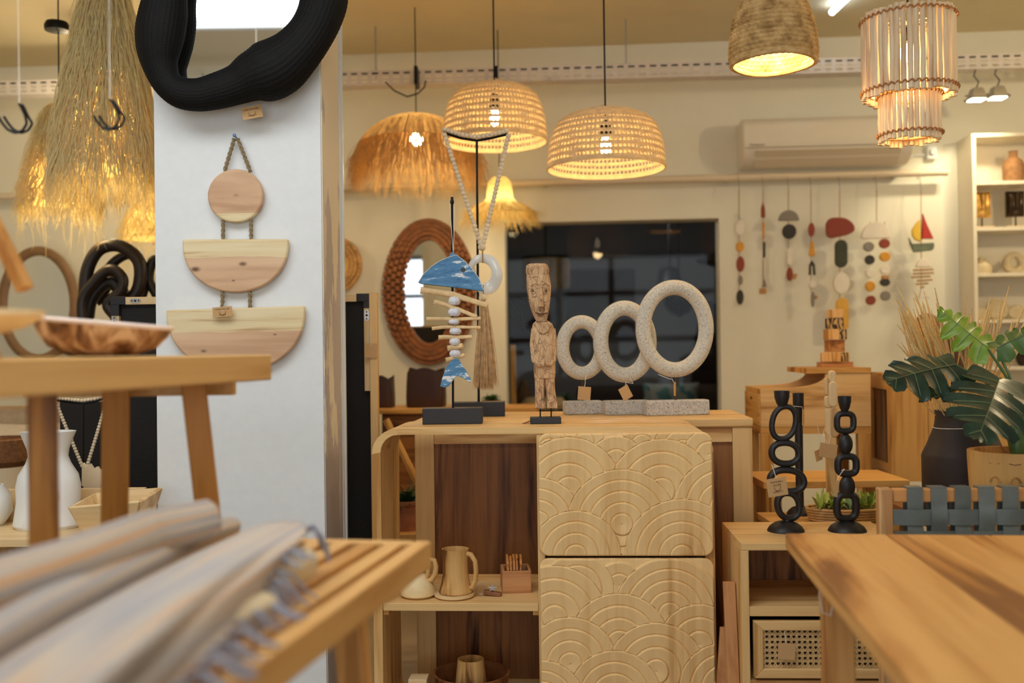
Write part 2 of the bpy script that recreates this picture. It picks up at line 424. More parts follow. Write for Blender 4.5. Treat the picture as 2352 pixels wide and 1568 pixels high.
# ------------------------------------------------------------------ rattan open-weave pendants
RATT = plain('light_rattan', (246, 222, 176), 0.55, noise=0.15, ns=40, trans=0.3)
def rattan_pendant(px, rimy, d, wpx, toppy, label, botpx):
    fr = FD(px, rimy, d); s = fr.s; Rr = wpx / 2 * s
    t = thing('rattan_pendant', label, 'pendant lamp', fr.loc, 0, 'open-weave rattan pendants')
    H = (rimy - toppy) * s
    prof = []
    for h_, r_ in ((0, 1.0), (.12, .995), (.24, .985), (.36, .97), (.48, .95), (.6, .92), (.71, .88), (.81, .82), (.89, .735), (.95, .63), (1.0, .50)): prof.append((Rr * r_, H * h_))
    rings = MB(); lat = MB()
    def ring(r, z, tr_=0.0028, n=72): rings.tube([(r * math.cos(2 * PI * k / n), r * math.sin(2 * PI * k / n), z) for k in range(n)], tr_, 6, closed=True)
    for i, (r, z) in enumerate(prof):
        ring(r, z, 0.0034); ring(r * 0.995, z + 0.006, 0.003)
        if i < 10:
            r2, z2 = prof[i + 1]
            nn = 84
            for k in range(nn):
                a = 2 * PI * k / nn; b_ = 2 * PI * (k + 0.55) / nn
                for (aa, bb) in ((a, b_), (b_, a)):
                    lat.tube([(r * math.cos(aa), r * math.sin(aa), z + 0.004), (((r + r2) / 2 + 0.002) * math.cos((aa + bb) / 2 + 0.01), ((r + r2) / 2 + 0.002) * math.sin((aa + bb) / 2 + 0.01), (z + z2) / 2), (r2 * math.cos(bb), r2 * math.sin(bb), z2)], 0.0018, 4, caps=False)
    for zz in (-0.008, -0.003): ring(Rr * 1.0, zz, 0.0042)
    # top disc rings
    r, z = prof[-1]
    for k in range(7): ring(r * (1 - k / 7.5), z + 0.004 + 0.002 * k, 0.0036, 40)
    obj('rim_rings', rings, RATT, t); obj('lattice', lat, RATT, t)
    hm = MB().tube([(0.03 * math.cos(a), 0, H + 0.01 + 0.035 * math.sin(a)) for a in [PI * k / 8 for k in range(9)]], 0.0025, 6)
    obj('carry_loop', hm, RATT, t)
    obj('cord', MB().tube([(0, 0, H - 0.02), (0, 0, zc - fr.loc.z)], 0.0035, 8), BLKM, t)
    bz = H - 0.02
    so = obj('bulb_socket', MB().lathe([(0.008, bz), (0.022, bz - 0.012), (0.024, bz - 0.06), (0.02, bz - 0.065)], 16), BLKM, t)
    bz -= 0.065
    obj('bulb', MB().lathe([(0.012, bz), (0.016, bz - 0.015), (0.021, bz - 0.04), (0.017, bz - 0.065), (0.004, bz - 0.078)], 16), BULB, t)
    plight('pendant_light', fr.loc + Vector((0, 0, bz - 0.12)), 4.2, (1, 0.66, 0.32))
    return t
rattan_pendant(1137, 322, 4.3, 238, 203, 'rattan dome pendant behind the bead garland, left of the pair', 0)
rattan_pendant(1392, 383, 3.9, 270, 264, 'rattan dome pendant hanging lower, right of the pair above the stone rings', 0)

# ------------------------------------------------------------------ fringed dome pendant
def dome_pendant():
    fr = FD(957, 375, 4.9); s = fr.s
    t = thing('fringed_dome_pendant', 'wide straw dome pendant with ragged fringe, left behind the rattan pair', 'pendant lamp', fr.loc)
    Rr = 143 * s; H = 113 * s
    prof = [(0.004, H)]
    for i in range(1, 10):
        a = PI / 2 * i / 12; prof.append((Rr * math.sin(a), H * math.cos(a) ** 1.0))
    obj('dome', MB().lathe(prof[::-1], 48, close=False), STRAWD, t)
    m = MB()
    def st(i):
        an = rnd.uniform(0, 2 * PI); f = rnd.uniform(0.15, 0.85)
        return Vector((Rr * math.cos(f * 1.2) * math.cos(an), Rr * math.cos(f * 1.2) * math.sin(an), H * math.sin(f * 1.2)))
    def en(i, a):
        h = Vector((a.x, a.y, 0)).normalized()
        return h * Rr * rnd.uniform(1.0, 1.1) + Vector((rnd.uniform(-.03, .03), rnd.uniform(-.03, .03), rnd.uniform(-0.15, -0.01) ))
    strands(m, 1250, st, en, 0.0013, 4, 0.02)
    obj('fringe', m, STRAWD, t)
    obj('cord', MB().tube([(0, 0, H), (0, 0, zc - fr.loc.z)], 0.003, 6), BLKM, t)
    obj('bulb', MB().ball((0, 0, 55 * s), 0.032, 20, 12), BULB, t)
    obj('bulb_socket', MB().tube([(0, 0, 55 * s + 0.03), (0, 0, H)], 0.012, 12), BLKM, t)
    plight('pendant_light', fr.loc + Vector((0, 0, -0.03)), 7, (1, 0.78, 0.42))
dome_pendant()
def hat_pendant():
    fr = FD(1148, 460, 5.26); s = fr.s
    t = thing('straw_hat_pendant', 'small straw pendant shaped like a sun hat with ragged brim, below the rattan pendants', 'pendant lamp', fr.loc)
    pr = [(80 * s, -35 * s), (62 * s, -18 * s), (42 * s, -6 * s), (31 * s, 4 * s), (29 * s, 25 * s), (26 * s, 42 * s), (16 * s, 53 * s), (0.004, 56 * s)]
    obj('shade', MB().lathe(pr, 40, close=False), STRAW, t)
    m = MB()
    def st(i):
        an = rnd.uniform(0, 2 * PI); r = rnd.uniform(45, 78) * s
        return Vector((r * math.cos(an), r * math.sin(an), -(r / s - 40) * 0.8 * s))
    def en(i, a):
        h = Vector((a.x, a.y, 0)).normalized(); return h * rnd.uniform(80, 95) * s + Vector((rnd.uniform(-.02, .02), 0, rnd.uniform(-70, -30) * s))
    strands(m, 420, st, en, 0.0013, 4, 0.012)
    obj('fringe', m, STRAW, t)
    obj('cord', MB().tube([(0, 0, 56 * s), (0, 0, zc - fr.loc.z)], 0.003, 6), BLKM, t)
    obj('bulb', MB().ball((0, 0, 2 * s), 0.026, 16, 10), BULB, t)
    plight('pendant_light', fr.loc + Vector((0, 0, -0.06)), 2, (1, 0.78, 0.42))
hat_pendant()

# ------------------------------------------------------------------ big raffia cones (left)
def raffia_cone(px, topy, boty, d, rb, label, n, seed, pw, ceil=True, cordx=None):
    rr = random.Random(seed)
    fr = FD(px, boty, d); s = fr.s; H = (boty - topy) * s; Rb = rb * s
    t = thing('raffia_cone_pendant', label, 'pendant lamp', fr.loc)
    def rad(h): # h 0 bottom..1 top
        return Rb * (0.18 + 0.82 * (1 - h) ** 0.85) if h > 0.25 else Rb * (0.18 + 0.82 * 0.75 ** 0.85) * (1 + (0.25 - h) * 0.25)
    prof = [(rad(i / 12) * 0.84, H * (0.16 + 0.84 * i / 12)) for i in range(13)]
    obj('inner_shade', MB().lathe(prof, 36, close=False), STRAW, t)
    m = MB()
    def st(i):
        an = rr.uniform(0, 2 * PI); h = rr.uniform(0.12, 1.0) ** 0.8
        r = rad(h) * rr.uniform(0.9, 1.0); return Vector((r * math.cos(an), r * math.sin(an), H * h))
    def en(i, a):
        h = a.z / H; h2 = max(h - rr.uniform(0.12, 0.34), rr.uniform(-0.05, 0.10)); an = math.atan2(a.y, a.x) + rr.uniform(-.12, .12)
        r = rad(max(h2, 0)) * rr.uniform(1.0, 1.08); return Vector((r * math.cos(an), r * math.sin(an), H * h2))
    strands(m, n, st, en, 0.0013, 4, 0.026, rr)
    obj('raffia_fringe', m, RAFFIA, t)
    m = MB()
    def st2(i):
        an = rr.uniform(0, 2 * PI); return Vector((rad(0.1) * math.cos(an), rad(0.1) * math.sin(an), H * 0.1))
    def en2(i, a): return a + Vector((rr.uniform(-.03, .03), rr.uniform(-.03, .03), rr.uniform(-0.2, -0.05)))
    strands(m, 60, st2, en2, 0.001, 5, 0.02, rr)
    obj('loose_strands', m, RAFFIA, t)
    obj('cord', MB().tube([(0, 0, H), (0, 0, zc - fr.loc.z)], 0.003, 6), BLKM, t)
    obj('bulb', MB().ball((0, 0, H * 0.5), 0.035, 16, 10), BULB, t)
    plight('pendant_light', fr.loc + Vector((0, 0, H * 0.42)), pw * 1.2, (1, 0.74, 0.38), 0.05)
    return t
raffia_cone(246, -75, 480, 3.75, 132, 'huge shaggy raffia cone pendant nearest the white column', 8500, 3, 15)
t = raffia_cone(138, 236, 512, 4.25, 98, 'smaller shaggy raffia pendant glowing at the far left', 3600, 4, 11)
t = raffia_cone(350, 440, 570, 5.0, 85, 'dull straw pendant half hidden behind the left edge of the column', 900, 5, 2)
c = FD(131, 60, 4.25)
t = thing('ceiling_rose', 'black disc on the cord above the small raffia pendant', 'lamp canopy', c.loc)
obj('disc', MB().lathe([(0.002, 0.02), (0.045, 0.016), (0.052, 0.0), (0.05, -0.02), (0.002, -0.024)][::-1], 28), BLKM, t)

# ------------------------------------------------------------------ seagrass basket pendant (top right)
def basket_pendant():
    fr = FD(1776, 145, 3.3); s = fr.s
    t = thing('seagrass_bell_pendant', 'brown braided seagrass bell pendant at the top, left of the stick pendant', 'pendant lamp', fr.loc)
    key = [(94, 0), (97, 22), (94, 60), (87, 100), (72, 140), (55, 172), (50, 200), (42, 225), (15, 240)]
    def R_(z):
        for (r0, z0), (r1, z1) in zip(key, key[1:]):
            if z <= z1: return r0 + (r1 - r0) * (z - z0) / (z1 - z0)
        return 12
    prof = []; ns = 6 * 22
    for i in range(ns + 1):
        z = 240 * i / ns; prof.append((R_(z) * s, z * s))
    def mod(i, a):
        row = i // 6; ph = (i % 6) / 6
        return 1 + 0.03 * math.sin(PI * ph) + 0.035 * abs(math.sin(a * 21 + row * 1.57 + ph * 2.2)) * math.sin(PI * (0.12 + 0.76 * ph))
    mat, nt, b = newmat('braided_seagrass'); v = coords(nt)
    n = N(nt, 'ShaderNodeTexNoise', Scale=24.0, Detail=6.0); nt.links.new(v, n.inputs['Vector'])
    r = ramp(nt, n.outputs[0], [(0.3, lin((152, 118, 70))), (0.5, lin((204, 170, 114))), (0.7, lin((228, 198, 144)))])
    nt.links.new(r.outputs[0], b.inputs['Base Color']); b.inputs['Roughness'].default_value = 0.8
    bump(nt, b, n.outputs[0], 0.5, 0.004)
    o = obj('shade', MB().lathe(prof, 210, mod=mod, close=False), mat, t)
    so = o.modifiers.new('thick', 'SOLIDIFY'); so.thickness = 0.008; so.offset = -1
    obj('rim', MB().tube([(94 * s * math.cos(2 * PI * k / 90), 94 * s * math.sin(2 * PI * k / 90), 0.002 * math.sin(k * 0.21)) for k in range(90)], 0.008, 8, closed=True, mod=lambda i, a: 1 + 0.2 * (i % 2)), mat, t)
    obj('cord', MB().tube([(0, 0, 240 * s), (0, 0, zc - fr.loc.z)], 0.003, 6), BLKM, t)
    obj('bulb', MB().ball((0, 0, 120 * s), 0.03, 16, 10), BULB, t)
    obj('bulb_socket', MB().tube([(0, 0, 120 * s + 0.03), (0, 0, 240 * s)], 0.012, 12), BLKM, t)
    plight('pendant_light', fr.loc + Vector((0, 0, 55 * s)), 7)
basket_pendant()
# ------------------------------------------------------------------ two-tier stick pendant
def stick_pendant():
    fr = FD(2090, 325, 3.25); s = fr.s
    t = thing('stick_tier_pendant', 'two-tier pendant of pale upright sticks bound with tan cord', 'pendant lamp', fr.loc)
    mat, nt, b = newmat('peeled_stick'); v = coords(nt, (30, 30, 4))
    n = N(nt, 'ShaderNodeTexNoise', Scale=1.0, Detail=5.0); nt.links.new(v, n.inputs['Vector'])
    r = ramp(nt, n.outputs[0], [(0.3, lin((206, 168, 128))), (0.42, lin((236, 212, 176))), (0.7, lin((250, 236, 208)))])
    nt.links.new(r.outputs[0], b.inputs['Base Color']); b.inputs['Roughness'].default_value = 0.6
    CORD = plain('tan_cord', (186, 132, 84), 0.8, noise=0.2, ns=90)
    def tier(name, Rr, z0, z1, n):
        m = MB()
        for k in range(n):
            a = 2 * PI * k / n + rnd.uniform(-.02, .02); rr_ = Rr * PI / n * rnd.uniform(0.86, 1.04)
            pts = []
            for j in range(6):
                u = j / 5
                pts.append(((Rr + rnd.uniform(-.002, .002)) * math.cos(a + rnd.uniform(-.006, .006)), (Rr + rnd.uniform(-.002, .002)) * math.sin(a + rnd.uniform(-.006, .006)), z0 + (z1 - z0) * u + (rnd.uniform(-.005, .005) if j in (0, 5) else 0)))
            m.tube(pts, [rr_ * rnd.uniform(.9, 1.05) for _ in pts], 8)
        obj(name, m, mat, t)
        for zz in (z0 + 0.022, z1 - 0.018):
            c = MB()
            nn = n * 6
            c.tube([((Rr + 0.011 + 0.003 * math.sin(k * PI / 3)) * math.cos(2 * PI * k / nn), (Rr + 0.011 + 0.003 * math.sin(k * PI / 3)) * math.sin(2 * PI * k / nn), zz + 0.0035 * math.sin(k * PI / 3 + 0.8)) for k in range(nn)], 0.0028, 5, closed=True)
            c.tube([((Rr - 0.009) * math.cos(2 * PI * k / 60), (Rr - 0.009) * math.sin(2 * PI * k / 60), zz) for k in range(60)], 0.003, 5, closed=True)
            obj('cord_binding', c, CORD, t)
    tier('upper_sticks', 97 * s, 100 * s, 292 * s, 46)
    tier('lower_sticks', 63 * s, 0, 118 * s, 33)
    # top hub with spokes that carries the cord
    h = MB()
    for k in range(4):
        a = PI * k / 4; h.tube([(-95 * s * math.cos(a), -95 * s * math.sin(a), 275 * s), (95 * s * math.cos(a), 95 * s * math.sin(a), 275 * s)], 0.003, 6)
    for k in range(4):
        a = PI * k / 4; h.tube([(-62 * s * math.cos(a), -62 * s * math.sin(a), 112 * s), (62 * s * math.cos(a), 62 * s * math.sin(a), 112 * s)], 0.002, 6)
    for k in range(4):
        a = PI * k / 2; h.tube([(62 * s * math.cos(a), 62 * s * math.sin(a), 112 * s), (80 * s * math.cos(a), 80 * s * math.sin(a), 275 * s)], 0.0015, 6)
    obj('hub', h, METAL, t)
    obj('cord', MB().tube([(0, 0, 262 * s), (0, 0, zc - fr.loc.z)], 0.003, 6), BLKM, t)
    obj('bulb_socket', MB().tube([(0, 0, 230 * s), (0, 0, 262 * s)], 0.014, 12), BLKM, t)
    obj('bulb', MB().ball((0, 0, 205 * s), 0.03, 16, 10), BULB, t)
    plight('pendant_light', fr.loc + Vector((0, 0, 130 * s)), 4.5)
stick_pendant()

# ------------------------------------------------------------------ strip light, spots, added globe lamps out of view
a = PZ(1911, 28, 2.87); b_ = PZ(1990, -48, 2.87)
dirv = (b_ - a)
t = thing('tube_light', 'thin white light tube on the ceiling right of the seagrass pendant', 'tube light', a)
obj('tube', MB().tube([(0, 0, 0), dirv], 0.016, 12), emis('cool_tube', (0.72, 0.84, 1), 12), t)
obj('batten', MB().tube([(0, 0, 0.022), dirv + Vector((0, 0, 0.022))], 0.008, 6), WHITE, t)
def spotlamp(px, py, label):
    fr = FD(px, py, 4.99); s = fr.s
    t = thing('track_spot_lamp', label, 'spot lamp', fr.loc, 0, 'square spot lamps under the tray')
    obj('housing', MB().lathe([(0.05, -0.015), (0.047, 0.0), (0.033, 0.035), (0.02, 0.04)], 4, Matrix.Rotation(PI / 4, 4, 'Z')), METAL, t)
    obj('bezel', MB().box((0, 0, -0.017), (0.092, 0.085, 0.006)).box((-0.05, 0, 0.0), (0.012, 0.01, 0.004)).box((0.05, 0, 0.0), (0.012, 0.01, 0.004)), plain('dark_chrome', (90, 84, 74), 0.3, 0.7), t)
    obj('lens', MB().box((0, 0, -0.0215), (0.068, 0.062, 0.004)), emis('spot_lens', (1, 0.9, 0.62), 22), t)
    obj('flex', MB().tube([(0, 0, 0.04), (0.012, 0, 0.07), (-0.012, 0, 0.1), (0.0, 0.005, pc.z - fr.loc.z + 0.0)], 0.003, 6), BLKM, t)
    l = bpy.data.lights.new('spot_beam', 'SPOT'); l.energy = 13; l.color = (1, 0.84, 0.55); l.spot_size = R(95); l.spot_blend = 0.5; l.shadow_soft_size = 0.03
    o = bpy.data.objects.new('spot_beam', l); COL.objects.link(o); o.location = fr.loc + Vector((0, 0, -0.035))
    o.rotation_euler = (R(28), 0, R(-6))
    return t
spotlamp(2243, 220, 'left of the two square spot lamps above the white shelf')
spotlamp(2291, 216, 'right of the two square spot lamps above the white shelf')
for i, (x, y, z, pw) in enumerate(((-3.3, 3.6, 2.45, 16), (-2.1, 5.0, 2.5, 10), (2.9, 3.4, 2.5, 16))):  # unseen globe lamps, added as warm fill for the back walls and ceiling
    if True:
        t = thing('fill_globe_lamp', 'added globe lamp out of view for warm fill, %s' % ('at the far left', 'behind the column', 'at the far right')[i], 'pendant lamp', (x, y, z))
        obj('globe', MB().ball((0, 0, 0), 0.06, 20, 12), emis('fill_globe_glow%d' % i, (1, 0.75, 0.45), 5), t)
        obj('cord', MB().tube([(0, 0, 0.06), (0, 0, zc - z)], 0.003, 6), BLKM, t)
        plight('globe_light', (x, y, z - 0.1), pw * (0.55, 1.6, 2.6)[i], (1, 0.79, 0.48), 0.06)

def lettering(parent, body, size, loc, rot, mat, align='CENTER'):
    tx = bpy.data.curves.new('lettering', 'FONT'); tx.body = body; tx.size = size; tx.align_x = align; tx.align_y = 'CENTER'; tx.extrude = 0.0001
    o = bpy.data.objects.new('lettering_source', tx); COL.objects.link(o)
    bpy.context.view_layer.update()
    me = bpy.data.meshes.new_from_object(o.evaluated_get(bpy.context.evaluated_depsgraph_get()))
    bpy.data.objects.remove(o)
    me.materials.clear(); me.materials.append(mat)
    n = bpy.data.objects.new('lettering', me); COL.objects.link(n); n.parent = parent; n.location = loc; n.rotation_euler = rot
    return n
# ================================================================== BACK WALL
# ------------------------------------------------------------------ woven oval mirror and round mirrors
def chunk_mirror(px, py, rx, ry, ix, iy, off, label, col, rings=4, n=44, name='woven_mirror', tilt=0):
    fr = FW(px, py, off); s = fr.s
    t = thing(name, label, 'mirror', fr.loc, -WA)
    m = MB()
    for j in range(rings):
        f = (j + 0.5) / rings
        ax = (ix + (rx - ix) * f) * s; az = (iy + (ry - iy) * f) * s; w = (rx - ix) * s / rings
        for k in range(n):
            a = 2 * PI * (k + 0.5 * (j % 2)) / n
            L = 2 * PI * (ax + az) / 2 / n
            tx, tz = -ax * math.sin(a), az * math.cos(a); ang = math.atan2(tz, tx)
            m.box((ax * math.cos(a), -0.02 * math.sin(PI * f) - rnd.uniform(0, .005), az * math.sin(a)), (L * 0.97, 0.03, w * 0.93), rot=Matrix.Rotation(-ang, 3, 'Y'))
    mat = plain(name + '_weave_%d' % col[0], col, 0.55, noise=0.35, ns=25, bs=0.3)
    obj('woven_frame', m, mat, t, bevel=0.004)
    pr = MB()
    out = [(math.cos(2 * PI * k / 64), math.sin(2 * PI * k / 64)) for k in range(64)]
    obj('frame_back', MB().prism([(x * rx * s * 0.98, z * ry * s * 0.98) for x, z in out], 0.004, 0.016), mat, t)
    obj('glass', MB().prism([(x * (ix + 4) * s, z * (iy + 4) * s) for x, z in out], -0.004, 0.003), GLASSM, t)
    return t
chunk_mirror(986, 670, 109, 168, 56, 118, 0.03, 'oval mirror in a wide frame of dark brown woven blocks', (136, 82, 40), 5, 50)
chunk_mirror(766, 608, 67, 66, 34, 34, 0.03, 'round mirror in a pale woven frame peeping out right of the column', (206, 160, 100), 4, 40)
def round_mirror():
    fr = FW(88, 700, 0.06); s = fr.s
    t = thing('round_mirror', 'round mirror in a plain grey-brown frame at the far left behind the tall table', 'mirror', fr.loc, -WA)
    pts = [(86 * s * math.cos(2 * PI * k / 80), 0, 124 * s * math.sin(2 * PI * k / 80)) for k in range(80)]
    obj('frame', MB().tube(pts, 0.028, 10, closed=True, flat=0.6), plain('greybrown_frame', (140, 106, 70), 0.5, noise=0.15), t)
    obj('glass', MB().prism([(p[0], p[2]) for p in pts], 0.002, 0.01), GLASSM, t)
round_mirror()
# ------------------------------------------------------------------ black looped sculpture behind the table
def loop_sculpture():
    fr = FD(270, 815, 4.3); s = fr.s; q = fr.q
    t = thing('loop_sculpture', 'black carved sculpture of interlaced loops left of the column', 'sculpture', fr.loc)
    def path(pp, r, y=0.0):
        P = [Vector((q(x, yy)[0], y, q(x, yy)[1])) for x, yy in pp]
        out = []; n = len(P)
        for i in range(n):
            p0, p1, p2, p3 = P[i - 1], P[i], P[(i + 1) % n], P[(i + 2) % n]
            for k in range(6):
                u = k / 6
                out.append(0.5 * ((2 * p1) + (-p0 + p2) * u + (2 * p0 - 5 * p1 + 4 * p2 - p3) * u * u + (-p0 + 3 * p1 - 3 * p2 + p3) * u ** 3))
        return out
    m = MB()
    m.tube(path([(195, 690), (200, 620), (228, 572), (275, 565), (318, 600), (318, 660), (290, 690), (262, 650), (235, 655), (208, 690), (200, 730)], 0), 0.028, 14, closed=True, M=Matrix.Translation((0, 0.0, 0)))
    m.tube(path([(205, 745), (200, 690), (225, 650), (262, 620), (290, 640), (285, 670), (256, 700), (275, 730), (270, 752), (240, 762)], 0), 0.023, 14, closed=True, M=Matrix.Translation((0, -0.045, 0)))
    m.tube(path([(215, 690), (225, 640), (250, 600), (290, 582), (322, 618), (316, 678), (296, 710), (330, 740), (372, 690), (380, 620), (345, 592), (332, 640), (352, 690), (310, 740), (286, 700), (262, 640), (245, 640)], 0), 0.021, 14, closed=True, M=Matrix.Translation((0, 0.05, 0)))
    m.tube([q_ for q_ in (fr.v(238, 755), fr.v(236, 790), fr.v(240, 812))], [0.03, 0.035, 0.045], 12)
    m.tube([fr.v(300, 735, 0.03), fr.v(300, 790, 0.02), fr.v(296, 812, 0.01)], [0.03, 0.035, 0.045], 12)
    obj('loops', m, plain('black_stained_wood', (34, 24, 20), 0.45, noise=0.2), t)
    zb = 0.0; wv = 0.3
    obj('base', MB().span(-0.14, 0.14, -0.06, 0.1, -0.03, 0.005), BLACK, t, bevel=0.004)
    return fr.loc
ls = loop_sculpture()
# console under it (hidden by the table mostly)
t = thing('console_table', 'wooden console far left carrying the black loop sculpture', 'table', (ls.x - 0.2, 4.32, 0))
ct = ls.z - 0.032
obj('table_top', MB().span(-0.75, 0.4, -0.16, 0.16, ct - 0.03, ct), teakd('x'), t, bevel=0.003)
for x in (-0.7, 0.35):
    for y in (-0.13, 0.13): obj('leg', MB().span(x - 0.02, x + 0.02, y - 0.02, y + 0.02, 0, ct - 0.03), teakd('z'), t, bevel=0.002)

# ------------------------------------------------------------------ air conditioner, junction box
def aircon():
    fr = FW(1883, 388, 0.003); s = fr.s; q = fr.q
    t = thing('air_conditioner', 'white wall-mounted air conditioner above the hanging ornaments', 'air conditioner', fr.loc, -WA)
    hw = 187 * s; hh = 105 * s
    prof = [(0, 0.0), (-0.10, 0.0), (-0.17, 0.035), (-0.205, 0.075), (-0.215, 0.14), (-0.20, hh - 0.03), (-0.16, hh), (0, hh)]
    ACW = plain('white_plastic', (232, 224, 208), 0.28, noise=0.01)
    m = MB()
    vs = [(-hw, y, z) for y, z in prof] + [(hw, y, z) for y, z in prof]; n = len(prof)
    m.add(vs, [tuple(range(n)), tuple(range(2 * n - 1, n - 1, -1))] + [(i, i + n, (i + 1) % n + n, (i + 1) % n) for i in range(n)])
    obj('casing', m, ACW, t, bevel=0.012, seg=3)
    def fy(z): return -0.17 - (z - 0.035) / 0.04 * 0.035
    l = MB().add([(-hw + 0.07, -0.105, 0.002), (hw - 0.07, -0.105, 0.002), (hw - 0.07, -0.206, 0.070), (-hw + 0.07, -0.206, 0.070), (-hw + 0.07, -0.110, -0.004), (hw - 0.07, -0.110, -0.004), (hw - 0.07, -0.213, 0.066), (-hw + 0.07, -0.213, 0.066)],
        [(0, 1, 2, 3), (7, 6, 5, 4), (0, 4, 5, 1), (1, 5, 6, 2), (2, 6, 7, 3), (3, 7, 4, 0)])
    obj('louver', l, plain('warm_plastic', (218, 204, 180), 0.35), t)
    obj('seam', MB().span(-hw + 0.01, hw - 0.01, -0.2165, -0.213, 0.083, 0.086), plain('seam_grey', (150, 140, 126)), t)
    lettering(t, 'Panasonic', 0.02, (-hw + 0.075, -0.217, 0.1), (R(90), 0, 0), plain('grey_lettering', (96, 90, 84)))
aircon()
fr = FW(2136, 352, 0.0)
t = thing('junction_box', 'small white junction box on the wall right of the air conditioner', 'junction box', fr.loc, -WA)
obj('box', MB().box((0, -0.02, 0), (0.055, 0.04, 0.075)), WHITE, t, bevel=0.006)
obj('dial', MB().lathe([(0.018, 0), (0.016, 0.02), (0.002, 0.022)], 16, Matrix.Translation((0.0, -0.04, 0)) @ Matrix.Rotation(R(90), 4, 'X')), WHITE, t)
m = MB().tube([(-0.02, -0.01, -0.01), (-0.08, -0.012, -0.01), (-0.14, -0.012, -0.035), (-0.165, -0.012, -0.055)], 0.006, 8)
obj('cable', m, WHITE, t)

# ------------------------------------------------------------------ hanging ornaments
C_RUST = plain('rust_red_wood', (140, 54, 28), 0.6, noise=0.15); C_OCH = plain('ochre_wood', (214, 150, 38), 0.6, noise=0.12)
C_DRK = plain('charcoal_wood', (46, 42, 32), 0.6, noise=0.2); C_GRY = plain('grey_wood', (136, 128, 118), 0.7, noise=0.1)
C_WHT = plain('white_wood', (230, 220, 204), 0.7, noise=0.05); C_NAT = plain('natural_wood', (188, 132, 76), 0.6, noise=0.15)
def ell(cx, cy, rx, ry, n=28): return [(cx + rx * math.cos(2 * PI * k / n), cy + ry * math.sin(2 * PI * k / n)) for k in range(n)]
def pill(cx, cy, rx, ry, n=10):
    o = []
    for k in range(n + 1): a = PI * k / n; o.append((cx + rx * math.cos(a), cy - (ry - rx) - rx * math.sin(a)))
    for k in range(n + 1): a = PI + PI * k / n; o.append((cx + rx * math.cos(a), cy + (ry - rx) - rx * math.sin(a)))
    return o
def dome(cx, yb, rx, ry, n=16): return [(cx + rx * math.cos(PI * k / n), yb - ry * math.sin(PI * k / n)) for k in range(n + 1)]
def hanging(px, label, items, ybot, extra=None, hookpx=398):
    fr = FW(px, 404, 0.125)
    t = thing('hanging_ornament', label, 'wall hanging', fr.loc, -WA, 'ornaments hanging from the wall pole')
    # S hook over the pole: pole centre is 0.035 behind us, 20 mm radius
    hk = [(0, 0.035 + 0.021 * math.sin(a) , 0.0 + 0.021 * math.cos(a)) for a in [PI * 0.7 - PI * k / 8 for k in range(8)]]
    hk += [(0, 0.008, -0.03), (0, 0, -0.06), (0, -0.004, -0.075), (0, 0.006, -0.08)]
    obj('hook', MB().tube(hk, 0.0025, 6), METAL, t)
    first = items[0]
    m = MB().tube([(0, 0, -0.07), fr.v(px + (first[2] if len(first) > 2 else 0), ybot)], 0.0022, 6)
    if extra:
        for x in extra: m.tube([fr.v(x, 548), fr.v(x, ybot - 5)], 0.002, 6)
    obj('twine', m, TWINE, t)
    for it in items:
        m = MB().prism([fr.q(*p) for p in it[0]], -0.012, 0.008)
        obj(it[3] if len(it) > 3 else 'wooden_bead', m, it[1], t, bevel=0.003)
    return t, fr
hanging(1697, 'hanging string with white, ochre, rust, grey and dark ovals, first from the window', [
    (ell(1699, 524, 11, 18), C_WHT), (ell(1699, 567, 9, 12), C_OCH), (ell(1700, 607, 9, 18), C_RUST), (ell(1700, 644, 5, 11), C_GRY), (ell(1699, 683, 8, 17), C_DRK)], 690)
hanging(1752, 'very thin hanging strip with a rust drop on top, second from the window', [
    ([(1752, 463), (1756, 480), (1757, 500), (1748, 500), (1748, 478)], C_RUST), ([(1750, 512), (1756, 512), (1755, 548), (1751, 548)], C_OCH), ([(1752, 556), (1757, 556), (1757, 592), (1752, 592)], C_DRK),
    ([(1753, 600), (1756, 600), (1756, 638), (1753, 638)], C_WHT), ([(1755, 640), (1760, 660), (1750, 660)], C_GRY), ([(1744, 663), (1759, 663), (1759, 675), (1744, 675)], C_NAT)], 665)
hanging(1810, 'hanging string with grey half moon above a black disc', [
    (dome(1811, 507, 23, 24), C_GRY), (ell(1812, 532, 16, 17), C_DRK), (pill(1813, 590, 6, 20), C_WHT), (ell(1813, 630, 7, 16), C_RUST), ([(1815, 628), (1830, 630), (1826, 642), (1815, 642)], C_NAT)], 620)
hanging(1862, 'hanging string of rust, ochre and black slim shapes ending in a grey drop', [
    (ell(1863, 528, 7, 16), C_RUST), ([(1861, 555), (1867, 555), (1871, 588), (1857, 588)], C_OCH),
    ([(1857, 632), (1858, 608), (1864, 598), (1870, 608), (1872, 632), (1867, 632), (1866, 612), (1863, 608), (1861, 614), (1861, 632)], C_DRK), (ell(1864, 655, 7, 8), C_WHT), (ell(1866, 688, 4, 18), C_GRY), ([(1870, 678), (1878, 682), (1872, 688)], C_NAT)], 672)
def blob():
    ctl = [(1898, 512), (1906, 502), (1922, 500), (1940, 502), (1955, 512), (1961, 524), (1958, 533), (1944, 540), (1926, 544), (1908, 547), (1899, 540), (1897, 525)]
    out = []; n = len(ctl)
    for i in range(n):
        p0, p1, p2, p3 = [Vector(ctl[(i + k) % n]) for k in (-1, 0, 1, 2)]
        for k in range(4):
            u = k / 4; p = 0.5 * ((2 * p1) + (-p0 + p2) * u + (2 * p0 - 5 * p1 + 4 * p2 - p3) * u * u + (-p0 + 3 * p1 - 3 * p2 + p3) * u ** 3); out.append((p.x, p.y))
    return out
